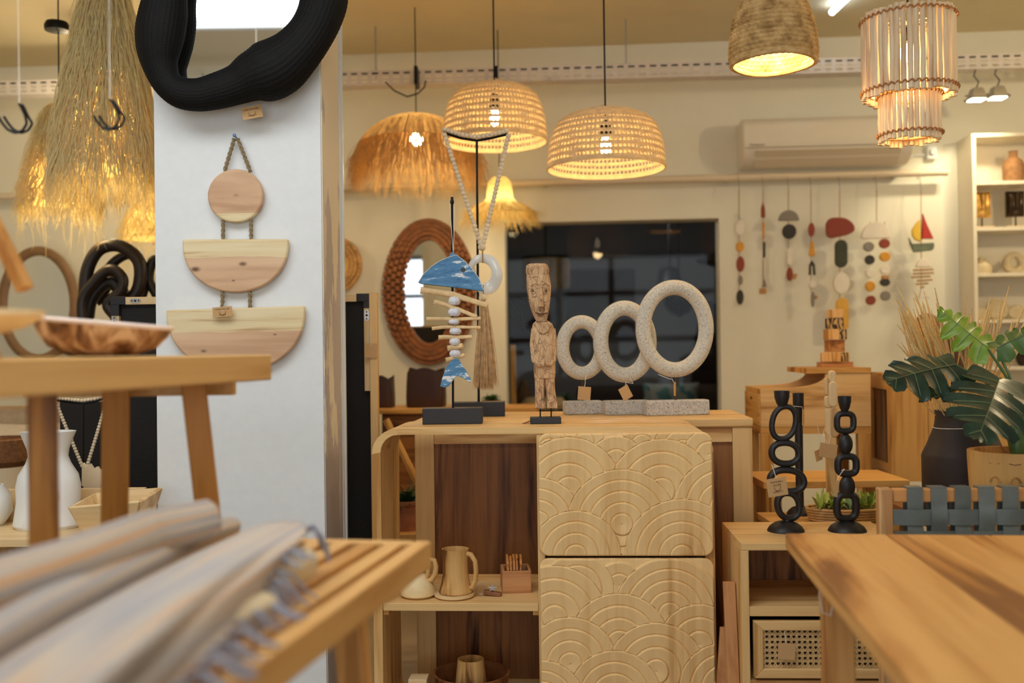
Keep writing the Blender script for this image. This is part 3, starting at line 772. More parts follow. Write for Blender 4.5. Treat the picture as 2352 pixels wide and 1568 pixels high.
hanging(1928, 'largest hanging string: rust pebble, dark green pill, white disc and yellow pill', [
    (blob(), C_RUST), (pill(1931, 583, 14, 32), plain('dark_olive_wood', (52, 54, 34), 0.6, noise=0.2)), (ell(1931, 651, 18, 25), C_WHT), (pill(1933, 722, 14, 38), plain('yellow_wood', (222, 168, 66), 0.6, noise=0.1))], 690)
hanging(2013, 'hanging white half moon with two columns of small coloured discs', [
    (dome(2011, 548, 33, 38), C_WHT, 0, 'half_moon'), (ell(1995, 567, 12, 11), C_GRY), (ell(1997, 597, 11, 11), C_DRK), (ell(1998, 627, 11, 11), C_WHT), (ell(1998, 658, 11, 12), C_OCH), (ell(1999, 690, 11, 11), C_RUST),
    (ell(2030, 560, 12, 11), C_RUST), (ell(2031, 590, 12, 11), C_OCH), (ell(2031, 620, 11, 10), C_WHT), (ell(2031, 649, 11, 9), C_DRK), ([(2024, 633), (2039, 633), (2039, 642), (2024, 642)], C_NAT), (ell(2032, 680, 11, 11), C_GRY)], 515, extra=(1998, 2031))
t, fr = hanging(2115, 'hanging sailing boat with red and yellow sails above a driftwood fish', [
    ([(2087, 545), (2094, 560), (2143, 558), (2143, 570), (2138, 576), (2098, 580), (2090, 562)], plain('weathered_teal', (104, 112, 92), 0.7, noise=0.4, ns=40), 0, 'hull'),
    ([(2118, 490), (2128, 518), (2142, 549), (2116, 549)], plain('red_paint', (184, 40, 26), 0.5, noise=0.15), 0, 'red_sail'),
    ([(2112, 504), (2104, 512), (2094, 528), (2094, 540), (2100, 550), (2113, 556)], plain('yellow_paint', (226, 184, 50), 0.5, noise=0.1), 0, 'yellow_sail'),
    (dome(2119, 614, 16, 20), C_WHT, 0, 'fish_head'),
    ([(2114, 664), (2122, 664), (2133, 686), (2124, 684), (2108, 687)], C_WHT, 0, 'fish_tail')], 664)
for i in range(6):
    w_ = (22, 28, 26, 20, 16, 12)[i]
    obj('fish_rib', MB().tube([fr.v(2118 - w_ + (i % 2) * 6, 621 + i * 8, -0.01), fr.v(2118 + w_ - (i % 3) * 5, 619 + i * 8, -0.01)], 0.006, 7), plain('driftwood', (176, 142, 104), 0.8, noise=0.2), t)

# ------------------------------------------------------------------ white shelf on the right
def shelf_unit():
    sh = PD(2232, 307, 5.2)
    fr = Fr(sh, 2232, 307, -WA); s = fr.s
    dp = 0.21; W_ = 1.0; ztop = sh.z
    t = thing('white_bookcase', 'tall white open bookcase at the right edge holding pottery', 'bookcase', (sh.x, sh.y, 0), -WA)
    SW = plain('white_laminate', (232, 222, 200), 0.45, noise=0.01)
    obj('side_panel', MB().span(0, 0.018, 0, dp, 0, ztop), SW, t); obj('side_panel', MB().span(W_, W_ + 0.018, 0, dp, 0, ztop), SW, t)
    obj('back_panel', MB().span(0.018, W_, dp - 0.006, dp, 0, ztop), SW, t)
    obj('top_panel', MB().span(0.018, W_, 0, dp - 0.006, ztop - 0.018, ztop), SW, t)
    zs = []
    for py in (417, 523, 628, 735, 843, 950):
        z = fr.v(2240, py).z + sh.z; zs.append(z)
        obj('shelf_board', MB().span(0.018, W_, 0, dp - 0.006, z - 0.018, z), SW, t)
    return t, fr, zs, sh, dp
sht, shf, szs, sh, sdp = shelf_unit()
def shp(px, z, y=0.09):
    a_, _ = shf.q(px, 400); v = Vector((a_, y, 0)); v.rotate(Matrix.Rotation(-WA, 3, 'Z')); return Vector((sh.x + v.x * 0.985, sh.y + v.y, z))
ss = shf.s
t = thing('bottle_vase', 'brown rough bottle vase on the top shelf of the white bookcase', 'vase', shp(2342, szs[0]))
obj('body', MB().lathe([(0.002, 0), (20 * ss, 0), (23 * ss, 8 * ss), (24 * ss, 40 * ss), (20 * ss, 52 * ss), (10 * ss, 60 * ss), (9 * ss, 72 * ss), (11 * ss, 74 * ss), (7 * ss, 74 * ss), (7 * ss, 50 * ss)], 28), plain('rough_brown_clay', (150, 108, 68), 0.8, noise=0.3, ns=40, bs=0.5), t)
for px, col, lb in ((2268, (206, 160, 84), 'gold carved plaque on a stand, left on the second shelf of the bookcase'), (2345, (58, 44, 30), 'dark bronze carved plaque on a stand at the picture edge, second shelf')):
    t = thing('carved_plaque', lb, 'sculpture', shp(px, szs[1]), -WA, 'carved plaques on the bookcase')
    mm = plain('plaque_%d' % col[0], col, 0.3, 0.7, noise=0.25, ns=25)
    obj('base', MB().box((0, 0, 0.006), (0.11, 0.06, 0.012)), plain('cream_stone', (206, 182, 140), 0.7), t, bevel=0.002)
    obj('rod', MB().tube([(0, 0, 0.01), (0, 0, 0.06)], 0.004, 8), BLKM, t)
    def ph(x, z): # relief of a stylised face
        h = 0.018 * math.exp(-((x) / 0.012) ** 2) * (1 if z > -0.03 else 0.3) + 0.012 * math.exp(-((x + 0.03) ** 2 / 0.0002 + (z + 0.01) ** 2 / 0.0018)) + 0.010 * math.exp(-((x - 0.028) ** 2 / 0.00025 + (z - 0.0) ** 2 / 0.002))
        return h
    n = 22; vs = []; fs = []
    for i in range(n + 1):
        for j in range(n + 1):
            x = (i / n - 0.5) * 0.092; z = (j / n - 0.5) * 0.135
            e = min(1, min(0.046 - abs(x), 0.0675 - abs(z)) / 0.008)
            vs.append((x, -0.012 * e - ph(x, z) * e, 0.13 + z))
    for i in range(n):
        for j in range(n):
            a_ = i * (n + 1) + j; fs.append((a_, a_ + n + 1, a_ + n + 2, a_ + 1))
    k0 = len(vs)
    m = MB().add(vs, fs).box((0, 0.008, 0.13), (0.092, 0.018, 0.135))
    obj('plaque', m, mm, t, smooth=60)
CLAY = plain('pale_clay', (206, 190, 156), 0.85, noise=0.12, ns=30, bs=0.4)
t = thing('squat_vase', 'pale squat round vase on the third shelf of the bookcase', 'vase', shp(2266, szs[2]))
obj('body', MB().lathe([(0.002, 0), (21 * ss, 0), (23 * ss, 10 * ss), (22 * ss, 20 * ss), (16 * ss, 28 * ss), (9 * ss, 33 * ss), (8 * ss, 39 * ss), (5 * ss, 39 * ss)], 26, sx=0.98, sy=0.9), CLAY, t)
t = thing('pierced_vase', 'pale lumpy vase with a hole through it, third shelf at the edge', 'vase', shp(2340, szs[2]))
m = MB().tube([(26 * ss * math.cos(2 * PI * k / 28) * (1.0 + 0.08 * math.cos(4 * PI * k / 28)) * 0.62, 0, 25 * ss + 24 * ss * math.sin(2 * PI * k / 28) * 0.78) for k in range(28)], 8.5 * ss, 12, closed=True, mod=lambda i, a: 1 + 0.12 * math.cos(4 * PI * i / 28 * 1.0))
obj('body', m, CLAY, t)
for i, (px, w_, h_, lb) in enumerate(((2262, 18, 30, 'left'), (2300, 26, 48, 'middle, tallest'), (2345, 22, 34, 'right'))):
    t = thing('stone_leaf', 'flat pale stone shape behind the dried grass, %s of three on the fourth shelf' % lb, 'ornament', shp(px, szs[3]))
    m = MB().prism([(x * w_ * ss, h_ * ss * 0.5 * (1 + z)) for x, z in ell(0, 0, 1, 1, 22)], -0.012, 0.012)
    obj('body', m, CLAY, t, bevel=0.006)
t = thing('dark_bowl', 'dark round bowl on the fifth shelf at the right edge', 'bowl', shp(2356, szs[4]))
obj('body', MB().lathe([(0.002, 0), (8 * ss, 0), (14 * ss, 10 * ss), (19 * ss, 28 * ss), (20 * ss, 44 * ss), (18 * ss, 44 * ss), (15 * ss, 26 * ss), (0.002, 6 * ss)], 24), plain('dark_glaze', (48, 36, 30), 0.3), t)

# ================================================================== DARK ROOM beyond the opening
fr = FD(1254, 628, 6.7); s = fr.s
t = thing('drum_pendant', 'ochre woven drum pendant in the dark room', 'pendant lamp', fr.loc)
obj('shade', MB().lathe([(54 * s, -34 * s), (55 * s, 0), (54 * s, 38 * s)], 36, close=False), plain('woven_drum', (168, 136, 84), 0.8, noise=0.3, ns=60, bs=0.4, trans=0.2), t)
obj('shade_rim', MB().lathe([(55 * s, 33 * s), (56 * s, 38 * s), (2 * s, 39 * s)], 36, close=False), BLKM, t)
obj('cord', MB().tube([(0, 0, 38 * s), (0, 0, 2.45 - fr.loc.z)], 0.01, 6), plain('grey_cord', (60, 58, 58)), t)
def far_panel(x0, x1, y0, y1, label, col=(62, 46, 38)):
    fr = Fr(PW((x0 + x1) / 2, y1, -3.2), (x0 + x1) / 2, y1, -WA); s = fr.s
    t = thing('wall_panel', label, 'wall panel', fr.loc, -WA)
    w_ = (x1 - x0) * s / 2; h_ = (y1 - y0) * s
    obj('panel', MB().span(-w_, w_, 0, 0.03, 0, h_), plain('dark_weave_panel', col, 0.8, noise=0.2, ns=90), t, smooth=0)
    f = MB().span(-w_, w_, -0.015, 0, 0, 0.03).span(-w_, w_, -0.015, 0, h_ - 0.03, h_).span(-w_, -w_ + 0.03, -0.015, 0, 0.03, h_ - 0.03).span(w_ - 0.03, w_, -0.015, 0, 0.03, h_ - 0.03)
    obj('frame', f, plain('dark_panel_frame', (50, 38, 30), 0.6), t)
far_panel(1304, 1458, 618, 772, 'large square dark brown panel on the far wall of the dark room')
far_panel(1172, 1282, 682, 798, 'smaller dark panel behind the carved figure, far wall of the dark room', (56, 44, 38))
fr = FD(1538, 620, 7.4); s = fr.s
t = thing('black_cloche_pendant', 'black rounded pendant on a long cord, dark room, above the biggest ring', 'pendant lamp', fr.loc)
obj('shade', MB().lathe([(48 * s, -50 * s), (34 * s, -34 * s), (26 * s, -18 * s), (24 * s, 0), (14 * s, 8 * s), (0.004, 10 * s)], 26, close=False), BLKM, t)
obj('cord', MB().tube([(0, 0, 10 * s), (0, 0, 2.45 - fr.loc.z)], 0.008, 6), BLKM, t)
obj('ceiling_rose', MB().lathe([(0.05, 2.41 - fr.loc.z), (0.05, 2.45 - fr.loc.z)], 16), METAL, t)
fr = FD(1560, 690, 7.8); s = fr.s
t = thing('black_bowl_pendant', 'black bowl-shaped pendant seen through the biggest stone ring', 'pendant lamp', fr.loc)
obj('shade', MB().lathe([(0.01, -38 * s), (24 * s, -28 * s), (36 * s, -8 * s), (34 * s, 8 * s), (24 * s, 12 * s)], 26, close=False), BLKM, t)
obj('cord', MB().tube([(0, 0, 10 * s), (0, 0, 2.45 - fr.loc.z)], 0.006, 6), BLKM, t)
fr = FD(1652, 590, 6.6); s = fr.s
t = thing('black_cone_pendant', 'wide black cone pendant cut off by the right edge of the opening', 'pendant lamp', fr.loc)
obj('shade', MB().lathe([(52 * s, -20 * s), (30 * s, 0), (10 * s, 14 * s), (0.004, 16 * s)], 26, M=Matrix.Rotation(R(14), 4, 'Y'), close=False), BLKM, t)
obj('cord', MB().tube([(0, 0, 14 * s), (0, 0, 2.45 - fr.loc.z)], 0.006, 6), BLKM, t)
fr = FD(1632, 830, 8.1); s = fr.s
t = thing('standing_black_panel', 'tall rounded black panel at the right side of the dark room', 'decoration', (fr.loc.x, fr.loc.y, 0))
z1 = fr.loc.z + 140 * s
obj('panel', MB().prism([(x * 0.16, z1 / 2 + z * z1 / 2) for x, z in ell(0, 0, 1, 1, 30)], -0.03, 0.03), BLKM, t)
# sofa with cushions
fr = FD(1530, 950, 7.2); s = fr.s
t = thing('dark_sofa', 'dark brown upholstered sofa low in the dark room', 'sofa', (fr.loc.x, fr.loc.y, 0))
SOFA = plain('dark_sofa_fabric', (64, 54, 46), 0.95, noise=0.2, ns=60)
zb = fr.loc.z + 62 * s
obj('backrest', MB().span(-0.62, 0.9, 0.25, 0.5, 0.1, zb), SOFA, t, bevel=0.06, seg=4)
obj('seat', MB().span(-0.62, 0.9, -0.45, 0.24, 0.1, zb - 0.28), SOFA, t, bevel=0.05, seg=4)
t = thing('teal_cushion', 'teal patterned cushion leaning on the dark sofa', 'cushion', (fr.loc.x + 0.05, fr.loc.y + 0.08, zb - 0.275), 0.1)
def cushion(w_, h_, d_, M=None):
    n = 14; m = MB(); vs = []; fs = []
    for sgn in (-1, 1):
        for i in range(n + 1):
            for j in range(n + 1):
                u, v_ = i / n * 2 - 1, j / n * 2 - 1
                b_ = (1 - u ** 4) * (1 - v_ ** 4)
                e = 1 - 0.06 * (1 - abs(u)) * 0 - 0.05 * (1 - v_ * v_) * abs(u) - 0.05 * (1 - u * u) * abs(v_)
                vs.append((u * w_ / 2 * e, sgn * d_ / 2 * (b_ ** 0.5), h_ / 2 + v_ * h_ / 2 * e))
    for q_ in range(2):
        o = q_ * (n + 1) ** 2
        for i in range(n):
            for j in range(n):
                a_ = o + i * (n + 1) + j; f = (a_, a_ + n + 1, a_ + n + 2, a_ + 1); fs.append(f if q_ == 0 else f[::-1])
    return m.add(vs, fs, M)
mat, nt, b = newmat('teal_print'); v = coords(nt)
n = N(nt, 'ShaderNodeTexNoise', Scale=14.0, Detail=1.0); nt.links.new(v, n.inputs['Vector'])
r = ramp(nt, n.outputs[0], [(0.45, lin((88, 140, 136))), (0.5, lin((176, 180, 168)))]); nt.links.new(r.outputs[0], b.inputs['Base Color'])
obj('cover', cushion(0.42, 0.3, 0.14), mat, t)
fr = FD(1290, 925, 6.8)
t = thing('fern_in_pot', 'small green fern in a pot in the dark room, between figure and smallest ring', 'potted plant', (fr.loc.x, fr.loc.y, 0))
zt = fr.loc.z - 0.02
obj('pot', MB().lathe([(0.06, 0), (0.1, zt * 0.5), (0.12, zt - 0.02), (0.11, zt)], 20), plain('grey_pot', (120, 116, 110), 0.8), t)
LEAF = plain('leaf_green', (74, 112, 54), 0.5, noise=0.3, ns=30)
def fern(mb, n, L, rr, z0, up_=0.7, wd=0.012):
    for i in range(n):
        a = rr.uniform(0, 2 * PI); l = L * rr.uniform(0.7, 1.1); el = rr.uniform(0.3, 1.3)
        pts = []
        for k in range(7):
            u = k / 6; pts.append(Vector((l * u * math.cos(el) * math.cos(a), l * u * math.cos(el) * math.sin(a), z0 + l * u * math.sin(el) * up_ - 0.35 * l * u * u)))
        for k in range(6):
            d_ = (pts[k + 1] - pts[k]).normalized(); sd = d_.cross(Vector((0, 0, 1)))
            if sd.length < 0.01: sd = Vector((1, 0, 0))
            sd.normalize(); ww = wd * (1 - k / 7)
            for sg in (-1, 1):
                tip = pts[k] + sd * sg * ww * 2.4 + d_ * ww * 1.2 + Vector((0, 0, ww * 0.3))
                mb.add([pts[k], pts[k] + d_ * ww * 1.1, tip], [(0, 1, 2)])
            mb.tube([pts[k], pts[k + 1]], 0.0012, 3, caps=False)
m = MB(); fern(m, 40, 0.2, random.Random(5), zt, 0.9, 0.02); obj('fronds', m, LEAF, t, smooth=0)
fr = FD(1203, 932, 6.6); s = fr.s
t = thing('wicker_cone', 'brown wicker cone on a thin stem behind the carved figure, dark room', 'decoration', (fr.loc.x, fr.loc.y, 0))
obj('cone', MB().lathe([(0.004, fr.loc.z), (20 * s, fr.loc.z + 4 * s), (22 * s, fr.loc.z + 18 * s), (13 * s, fr.loc.z + 45 * s), (0.005, fr.loc.z + 66 * s)], 20), plain('wicker_brown', (96, 72, 48), 0.8, noise=0.3, ns=70, bs=0.5), t)
obj('stem', MB().tube([(0, 0, 0.01), (0, 0, fr.loc.z)], 0.006, 6), BLKM, t); obj('foot', MB().lathe([(0.08, 0), (0.08, 0.012)], 20), BLKM, t)
fr = FD(1178, 792, 6.0); s = fr.s
t = thing('wooden_post', 'plain upright wooden post just inside the left edge of the opening', 'post', (fr.loc.x, fr.loc.y, 0))
obj('post', MB().span(-0.017, 0.017, -0.017, 0.017, 0.03, fr.loc.z), teakd('z'), t, bevel=0.002); obj('foot', MB().span(-0.1, 0.1, -0.1, 0.1, 0, 0.03), teakd('x'), t, bevel=0.003)
fr = FD(1250, 945, 6.4)
t = thing('low_stool', 'low pale round stool top behind the carved figure feet', 'stool', (fr.loc.x, fr.loc.y, 0))
obj('seat', MB().lathe([(0.002, fr.loc.z + 0.02), (0.14, fr.loc.z + 0.02), (0.15, fr.loc.z + 0.05), (0.12, fr.loc.z + 0.09), (0.002, fr.loc.z + 0.1)], 26), pale('x'), t)
for k in range(4):
    a = PI / 4 + PI / 2 * k; obj('leg', MB().tube([(0.1 * math.cos(a), 0.1 * math.sin(a), fr.loc.z + 0.03), (0.14 * math.cos(a), 0.14 * math.sin(a), 0)], 0.015, 8), pale('z'), t)
# wall pole inside the far room
t = thing('far_wall_rail', 'thin grey rail along the far wall of the dark room', 'rail', W0, -WA)
zf = PW(1400, 588, -3.2).z - 0
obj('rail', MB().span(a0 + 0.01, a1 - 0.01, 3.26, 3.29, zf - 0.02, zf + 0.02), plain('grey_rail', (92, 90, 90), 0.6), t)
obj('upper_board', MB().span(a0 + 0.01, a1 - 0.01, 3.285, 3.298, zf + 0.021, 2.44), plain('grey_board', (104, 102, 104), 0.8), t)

t = thing('far_fill_globe', 'added globe lamp, unseen above the opening, brightening the dark room', 'pendant lamp', (0.75, 7.0, 2.32))
obj('globe', MB().ball((0, 0, 0), 0.06, 20, 12), emis('far_fill_glow', (1, 0.94, 0.86), 2), t)
obj('cord', MB().tube([(0, 0, 0.06), (0, 0, 0.125)], 0.003, 6), BLKM, t)
plight('far_light', (0.75, 7.0, 2.2), 9, (1, 0.93, 0.86), 0.06)  # fill light added to lift the far room, its globe stays unseen

# ================================================================== COLUMN DECORATION
def card_tag(loc, w_, h_, rx, rz, lines, label, string=None, rz2=0.0, mark=True, group=None):
    """kraft card: its own thing, tied to what it hangs from. rx = tilt in the picture plane, rz = turn"""
    t = thing('price_tag', label, 'price tag', loc, rz, group)
    M = Matrix.Rotation(rx, 4, 'Y')
    obj('card', MB().box((0, 0, 0), (w_, 0.0012, h_), M=M), TAGM, t, smooth=0)
    for body, sz, dz in lines:
        p = M @ Vector((0, -0.0011, dz)); lettering(t, body, sz, p, (R(90), rx, 0), INK)
    if mark:
        a = MB().tube([M @ Vector((0.16 * w_ * math.cos(PI + PI * k / 12), -0.0012, 0.02 * h_ + 0.2 * w_ * math.sin(PI + PI * k / 12))) for k in range(13)], 0.0007, 4)
        obj('bowl_mark', a, plain('brown_ink', (120, 86, 56)), t)
    if string:
        obj('string', MB().tube([Vector(p) for p in string], 0.0009, 5), STRING, t)
    return t

def dull(m, v=0.2):
    m.node_tree.nodes['Principled BSDF'].inputs['Specular IOR Level'].default_value = v; return m
def wavy_mirror():
    d = 3.0 - 0.085
    fr = FD(560, 120, d); s = fr.s
    t = thing('wavy_mirror', 'mirror in a bulging black woven rope frame at the top of the white column', 'mirror', fr.loc)
    ctl = [(381, -20, 48), (374, 30, 55), (367, 75, 56), (364, 115, 50), (368, 152, 40), (384, 190, 34), (415, 213, 36), (457, 218, 38), (503, 208, 42), (545, 194, 46), (578, 178, 57), (611, 166, 68), (645, 149, 67), (681, 118, 58), (713, 78, 53), (735, 35, 53), (745, -10, 55),
           (744, -80, 50), (715, -150, 44), (655, -205, 52), (580, -225, 58), (500, -215, 50), (435, -170, 42), (396, -100, 42)]
    P = [(fr.v(a, b), r_ * s) for a, b, r_ in ctl]; n = len(P); pts = []; rs = []
    for i in range(n):
        q4 = [P[(i + k) % n] for k in (-1, 0, 1, 2)]
        for k in range(22):
            u = k / 22
            def cr(a, b, c, e): return 0.5 * ((2 * b) + (c - a) * u + (2 * a - 5 * b + 4 * c - e) * u * u + (-a + 3 * b - 3 * c + e) * u ** 3)
            pts.append(cr(*[x[0] for x in q4])); rs.append(cr(*[x[1] for x in q4]))
    m = MB().tube(pts, rs, 132, closed=True, flat=0.8, mod=lambda i, a: 0.975 + 0.034 * abs(math.cos(a * 17)) * (1 - 0.45 * (((i // 2) + int(a * 34 / (2 * PI))) % 2)))
    obj('woven_frame', m, dull(plain('black_rope', (13, 12, 12), 0.65, noise=0.3, ns=260, bs=0.3)), t, smooth=70)
    # backing ring + glass
    inner = [(p.x, p.z) for p in pts[::6]]
    obj('backing', MB().prism(inner, 0.050, 0.062), plain('light_backing', (190, 176, 156)), t)
    obj('glass', MB().prism(inner, 0.040, 0.046), GLASSM, t)
    obj('wall_cleat', MB().span(-0.1, 0.1, 0.062, 0.082, 0.05, 0.09), METAL, t)
wavy_mirror()
fr = FD(579, 258, 2.94)
card_tag(fr.loc, 0.060, 0.036, R(-10), 0.02, [('ESPEJO DE MIMBRE', 0.0052, 0.009), ('ORGANICO', 0.005, -0.009)], 'small brown card tag under the black wavy mirror on the column',
         string=[fr.v(580, 256, -0.001), fr.v(579, 249, 0.004), fr.v(577, 243, 0.008)])
def two_tone(name, zsplit, wob, knots, flip=False):
    m, nt, b = newmat(name); v = coords(nt, (0.9, 9, 9), rand=False)
    n1 = N(nt, 'ShaderNodeTexNoise', Scale=1.6, Detail=6.0, Distortion=0.9); nt.links.new(v, n1.inputs['Vector'])
    r1 = ramp(nt, n1.outputs[0], [(0.3, lin((196, 152, 116))), (0.5, lin((222, 182, 144))), (0.7, lin((230, 194, 156)))])
    v2 = coords(nt, (1.5, 9, 26), rand=False)
    n2 = N(nt, 'ShaderNodeTexNoise', Scale=2.0, Detail=6.0, Distortion=0.5); nt.links.new(v2, n2.inputs['Vector'])
    r2 = ramp(nt, n2.outputs[0], [(0.27, lin((196, 158, 112))), (0.42, lin((232, 208, 160))), (0.65, lin((240, 222, 180)))])
    tc = nt.nodes.new('ShaderNodeTexCoord'); sp = nt.nodes.new('ShaderNodeSeparateXYZ'); nt.links.new(tc.outputs['Object'], sp.inputs[0])
    n3 = N(nt, 'ShaderNodeTexNoise', Scale=7.0, Detail=2.0); nt.links.new(tc.outputs['Object'], n3.inputs['Vector'])
    ma = N(nt, 'ShaderNodeMath', operation='MULTIPLY_ADD'); ma.inputs[1].default_value = wob; nt.links.new(n3.outputs[0], ma.inputs[0]); nt.links.new(sp.outputs[2], ma.inputs[2])
    gt = N(nt, 'ShaderNodeMath', operation='LESS_THAN' if flip else 'GREATER_THAN'); gt.inputs[1].default_value = zsplit + wob / 2; nt.links.new(ma.outputs[0], gt.inputs[0])
    mx = nt.nodes.new('ShaderNodeMix'); mx.data_type = 'RGBA'; nt.links.new(gt.outputs[0], mx.inputs[0]); nt.links.new(r1.outputs[0], mx.inputs[6]); nt.links.new(r2.outputs[0], mx.inputs[7])
    cur = mx.outputs[2]
    for kx, kz, kr, kc in knots:
        di = N(nt, 'ShaderNodeVectorMath', operation='DISTANCE'); cb = nt.nodes.new('ShaderNodeCombineXYZ')
        sx = N(nt, 'ShaderNodeMath', operation='MULTIPLY'); sx.inputs[1].default_value = 0.55; nt.links.new(sp.outputs[0], sx.inputs[0])
        nt.links.new(sx.outputs[0], cb.inputs[0]); nt.links.new(sp.outputs[2], cb.inputs[2]); nt.links.new(cb.outputs[0], di.inputs[0]); di.inputs[1].default_value = (kx * 0.55, 0, kz)
        rr_ = ramp(nt, di.outputs['Value'], [(kr * 0.4, (1, 1, 1, 1)), (kr * 1.2, (0, 0, 0, 1))])
        m2 = nt.nodes.new('ShaderNodeMix'); m2.data_type = 'RGBA'; nt.links.new(rr_.outputs[0], m2.inputs[0]); nt.links.new(cur, m2.inputs[6]); m2.inputs[7].default_value = lin(kc); cur = m2.outputs[2]
    nt.links.new(cur, b.inputs['Base Color']); b.inputs['Roughness'].default_value = 0.55
    return m
def wall_mobile():
    fr = FD(541, 316, 2.975); s = fr.s; q = fr.q
    t = thing('wooden_wall_mobile', 'wooden disc over two half discs strung on twisted rope on the white column', 'wall hanging', fr.loc)
    obj('disc', MB().prism([q(x, y) for x, y in ell(541, 450, 64, 62, 56)], -0.002, 0.018), two_tone('wood_disc', -174 * s, 0.006, [(0.0, -133 * s, 0.004, (170, 126, 90))], True), t, bevel=0.006, seg=3)
    def half(x0, x1, yt0, yt1, yb):
        cx_, rx = (x0 + x1) / 2, (x1 - x0) / 2
        o = [(x0, yt0), (x1, yt1)]
        for k in range(1, 30):
            a = PI * k / 30; o.append((cx_ + rx * math.cos(a) * (1.0 if True else 1), (yt0 + yt1) / 2 + 8 + (yb - (yt0 + yt1) / 2 - 8) * math.sin(a) ** 0.9))
        return [q(x, y) for x, y in o]
    obj('upper_half_disc', MB().prism(half(419, 663, 550, 549, 673), -0.002, 0.018), two_tone('wood_half_upper', -276 * s, 0.02, [(14 * s, -291 * s, 0.007, (120, 84, 54)), (-95 * s, -302 * s, 0.008, (108, 72, 44)), (-8 * s, -329 * s, 0.003, (96, 66, 44))]), t, bevel=0.006, seg=3)
    obj('lower_half_disc', MB().prism(half(382, 701, 713, 703, 856), -0.002, 0.018), two_tone('wood_half_lower', -446 * s, 0.012, [(86 * s, -454 * s, 0.003, (104, 78, 54)), (-78 * s, -490 * s, 0.004, (84, 60, 40))]), t, bevel=0.006, seg=3)
    def rope(name, a, b_):
        L = (b_ - a).length; n = int(L / 0.0035)
        for st in (0, 1, 2):
            pass
        m = MB(); d_ = (b_ - a).normalized(); sd = d_.cross(Vector((0, 1, 0))).normalized(); fw_ = Vector((0, 1, 0))
        for st in range(2):
            pts = [a.lerp(b_, k / n) + sd * (0.003 * math.cos(k * 0.75 + st * PI)) + fw_ * (0.003 * math.sin(k * 0.75 + st * PI)) for k in range(n + 1)]
            m.tube(pts, 0.0036, 7)
        obj(name, m, ROPE, t)
    y = 0.008
    rope('rope', fr.v(537, 318, y - 0.004), fr.v(514, 392, y)); rope('rope', fr.v(545, 318, y - 0.004), fr.v(574, 394, y))
    rope('rope', fr.v(511, 505, y), fr.v(511, 552, y)); rope('rope', fr.v(575, 505, y), fr.v(576, 552, y))
    rope('rope', fr.v(510, 668, y), fr.v(510, 716, y)); rope('rope', fr.v(573, 668, y), fr.v(574, 710, y))
    obj('nail', MB().tube([Vector((0, 0.024, 0.0)), Vector((0, -0.012, 0.004))], 0.003, 8).ball((0, -0.012, 0.004), 0.0055, 10, 6), plain('blue_steel', (120, 150, 190), 0.3, 0.5), t)
    c = FD(511, 716, 2.955)
    card_tag(c.loc, 0.058, 0.030, R(-4), 0.0, [('WOOD WALL ART', 0.005, 0.008), ('NATURAL', 0.005, -0.008)], 'small brown card tag at the top edge of the lowest half disc', string=[c.v(512, 714, -0.001), c.v(511, 706, 0.004), c.v(514, 698, 0.012)])
wall_mobile()

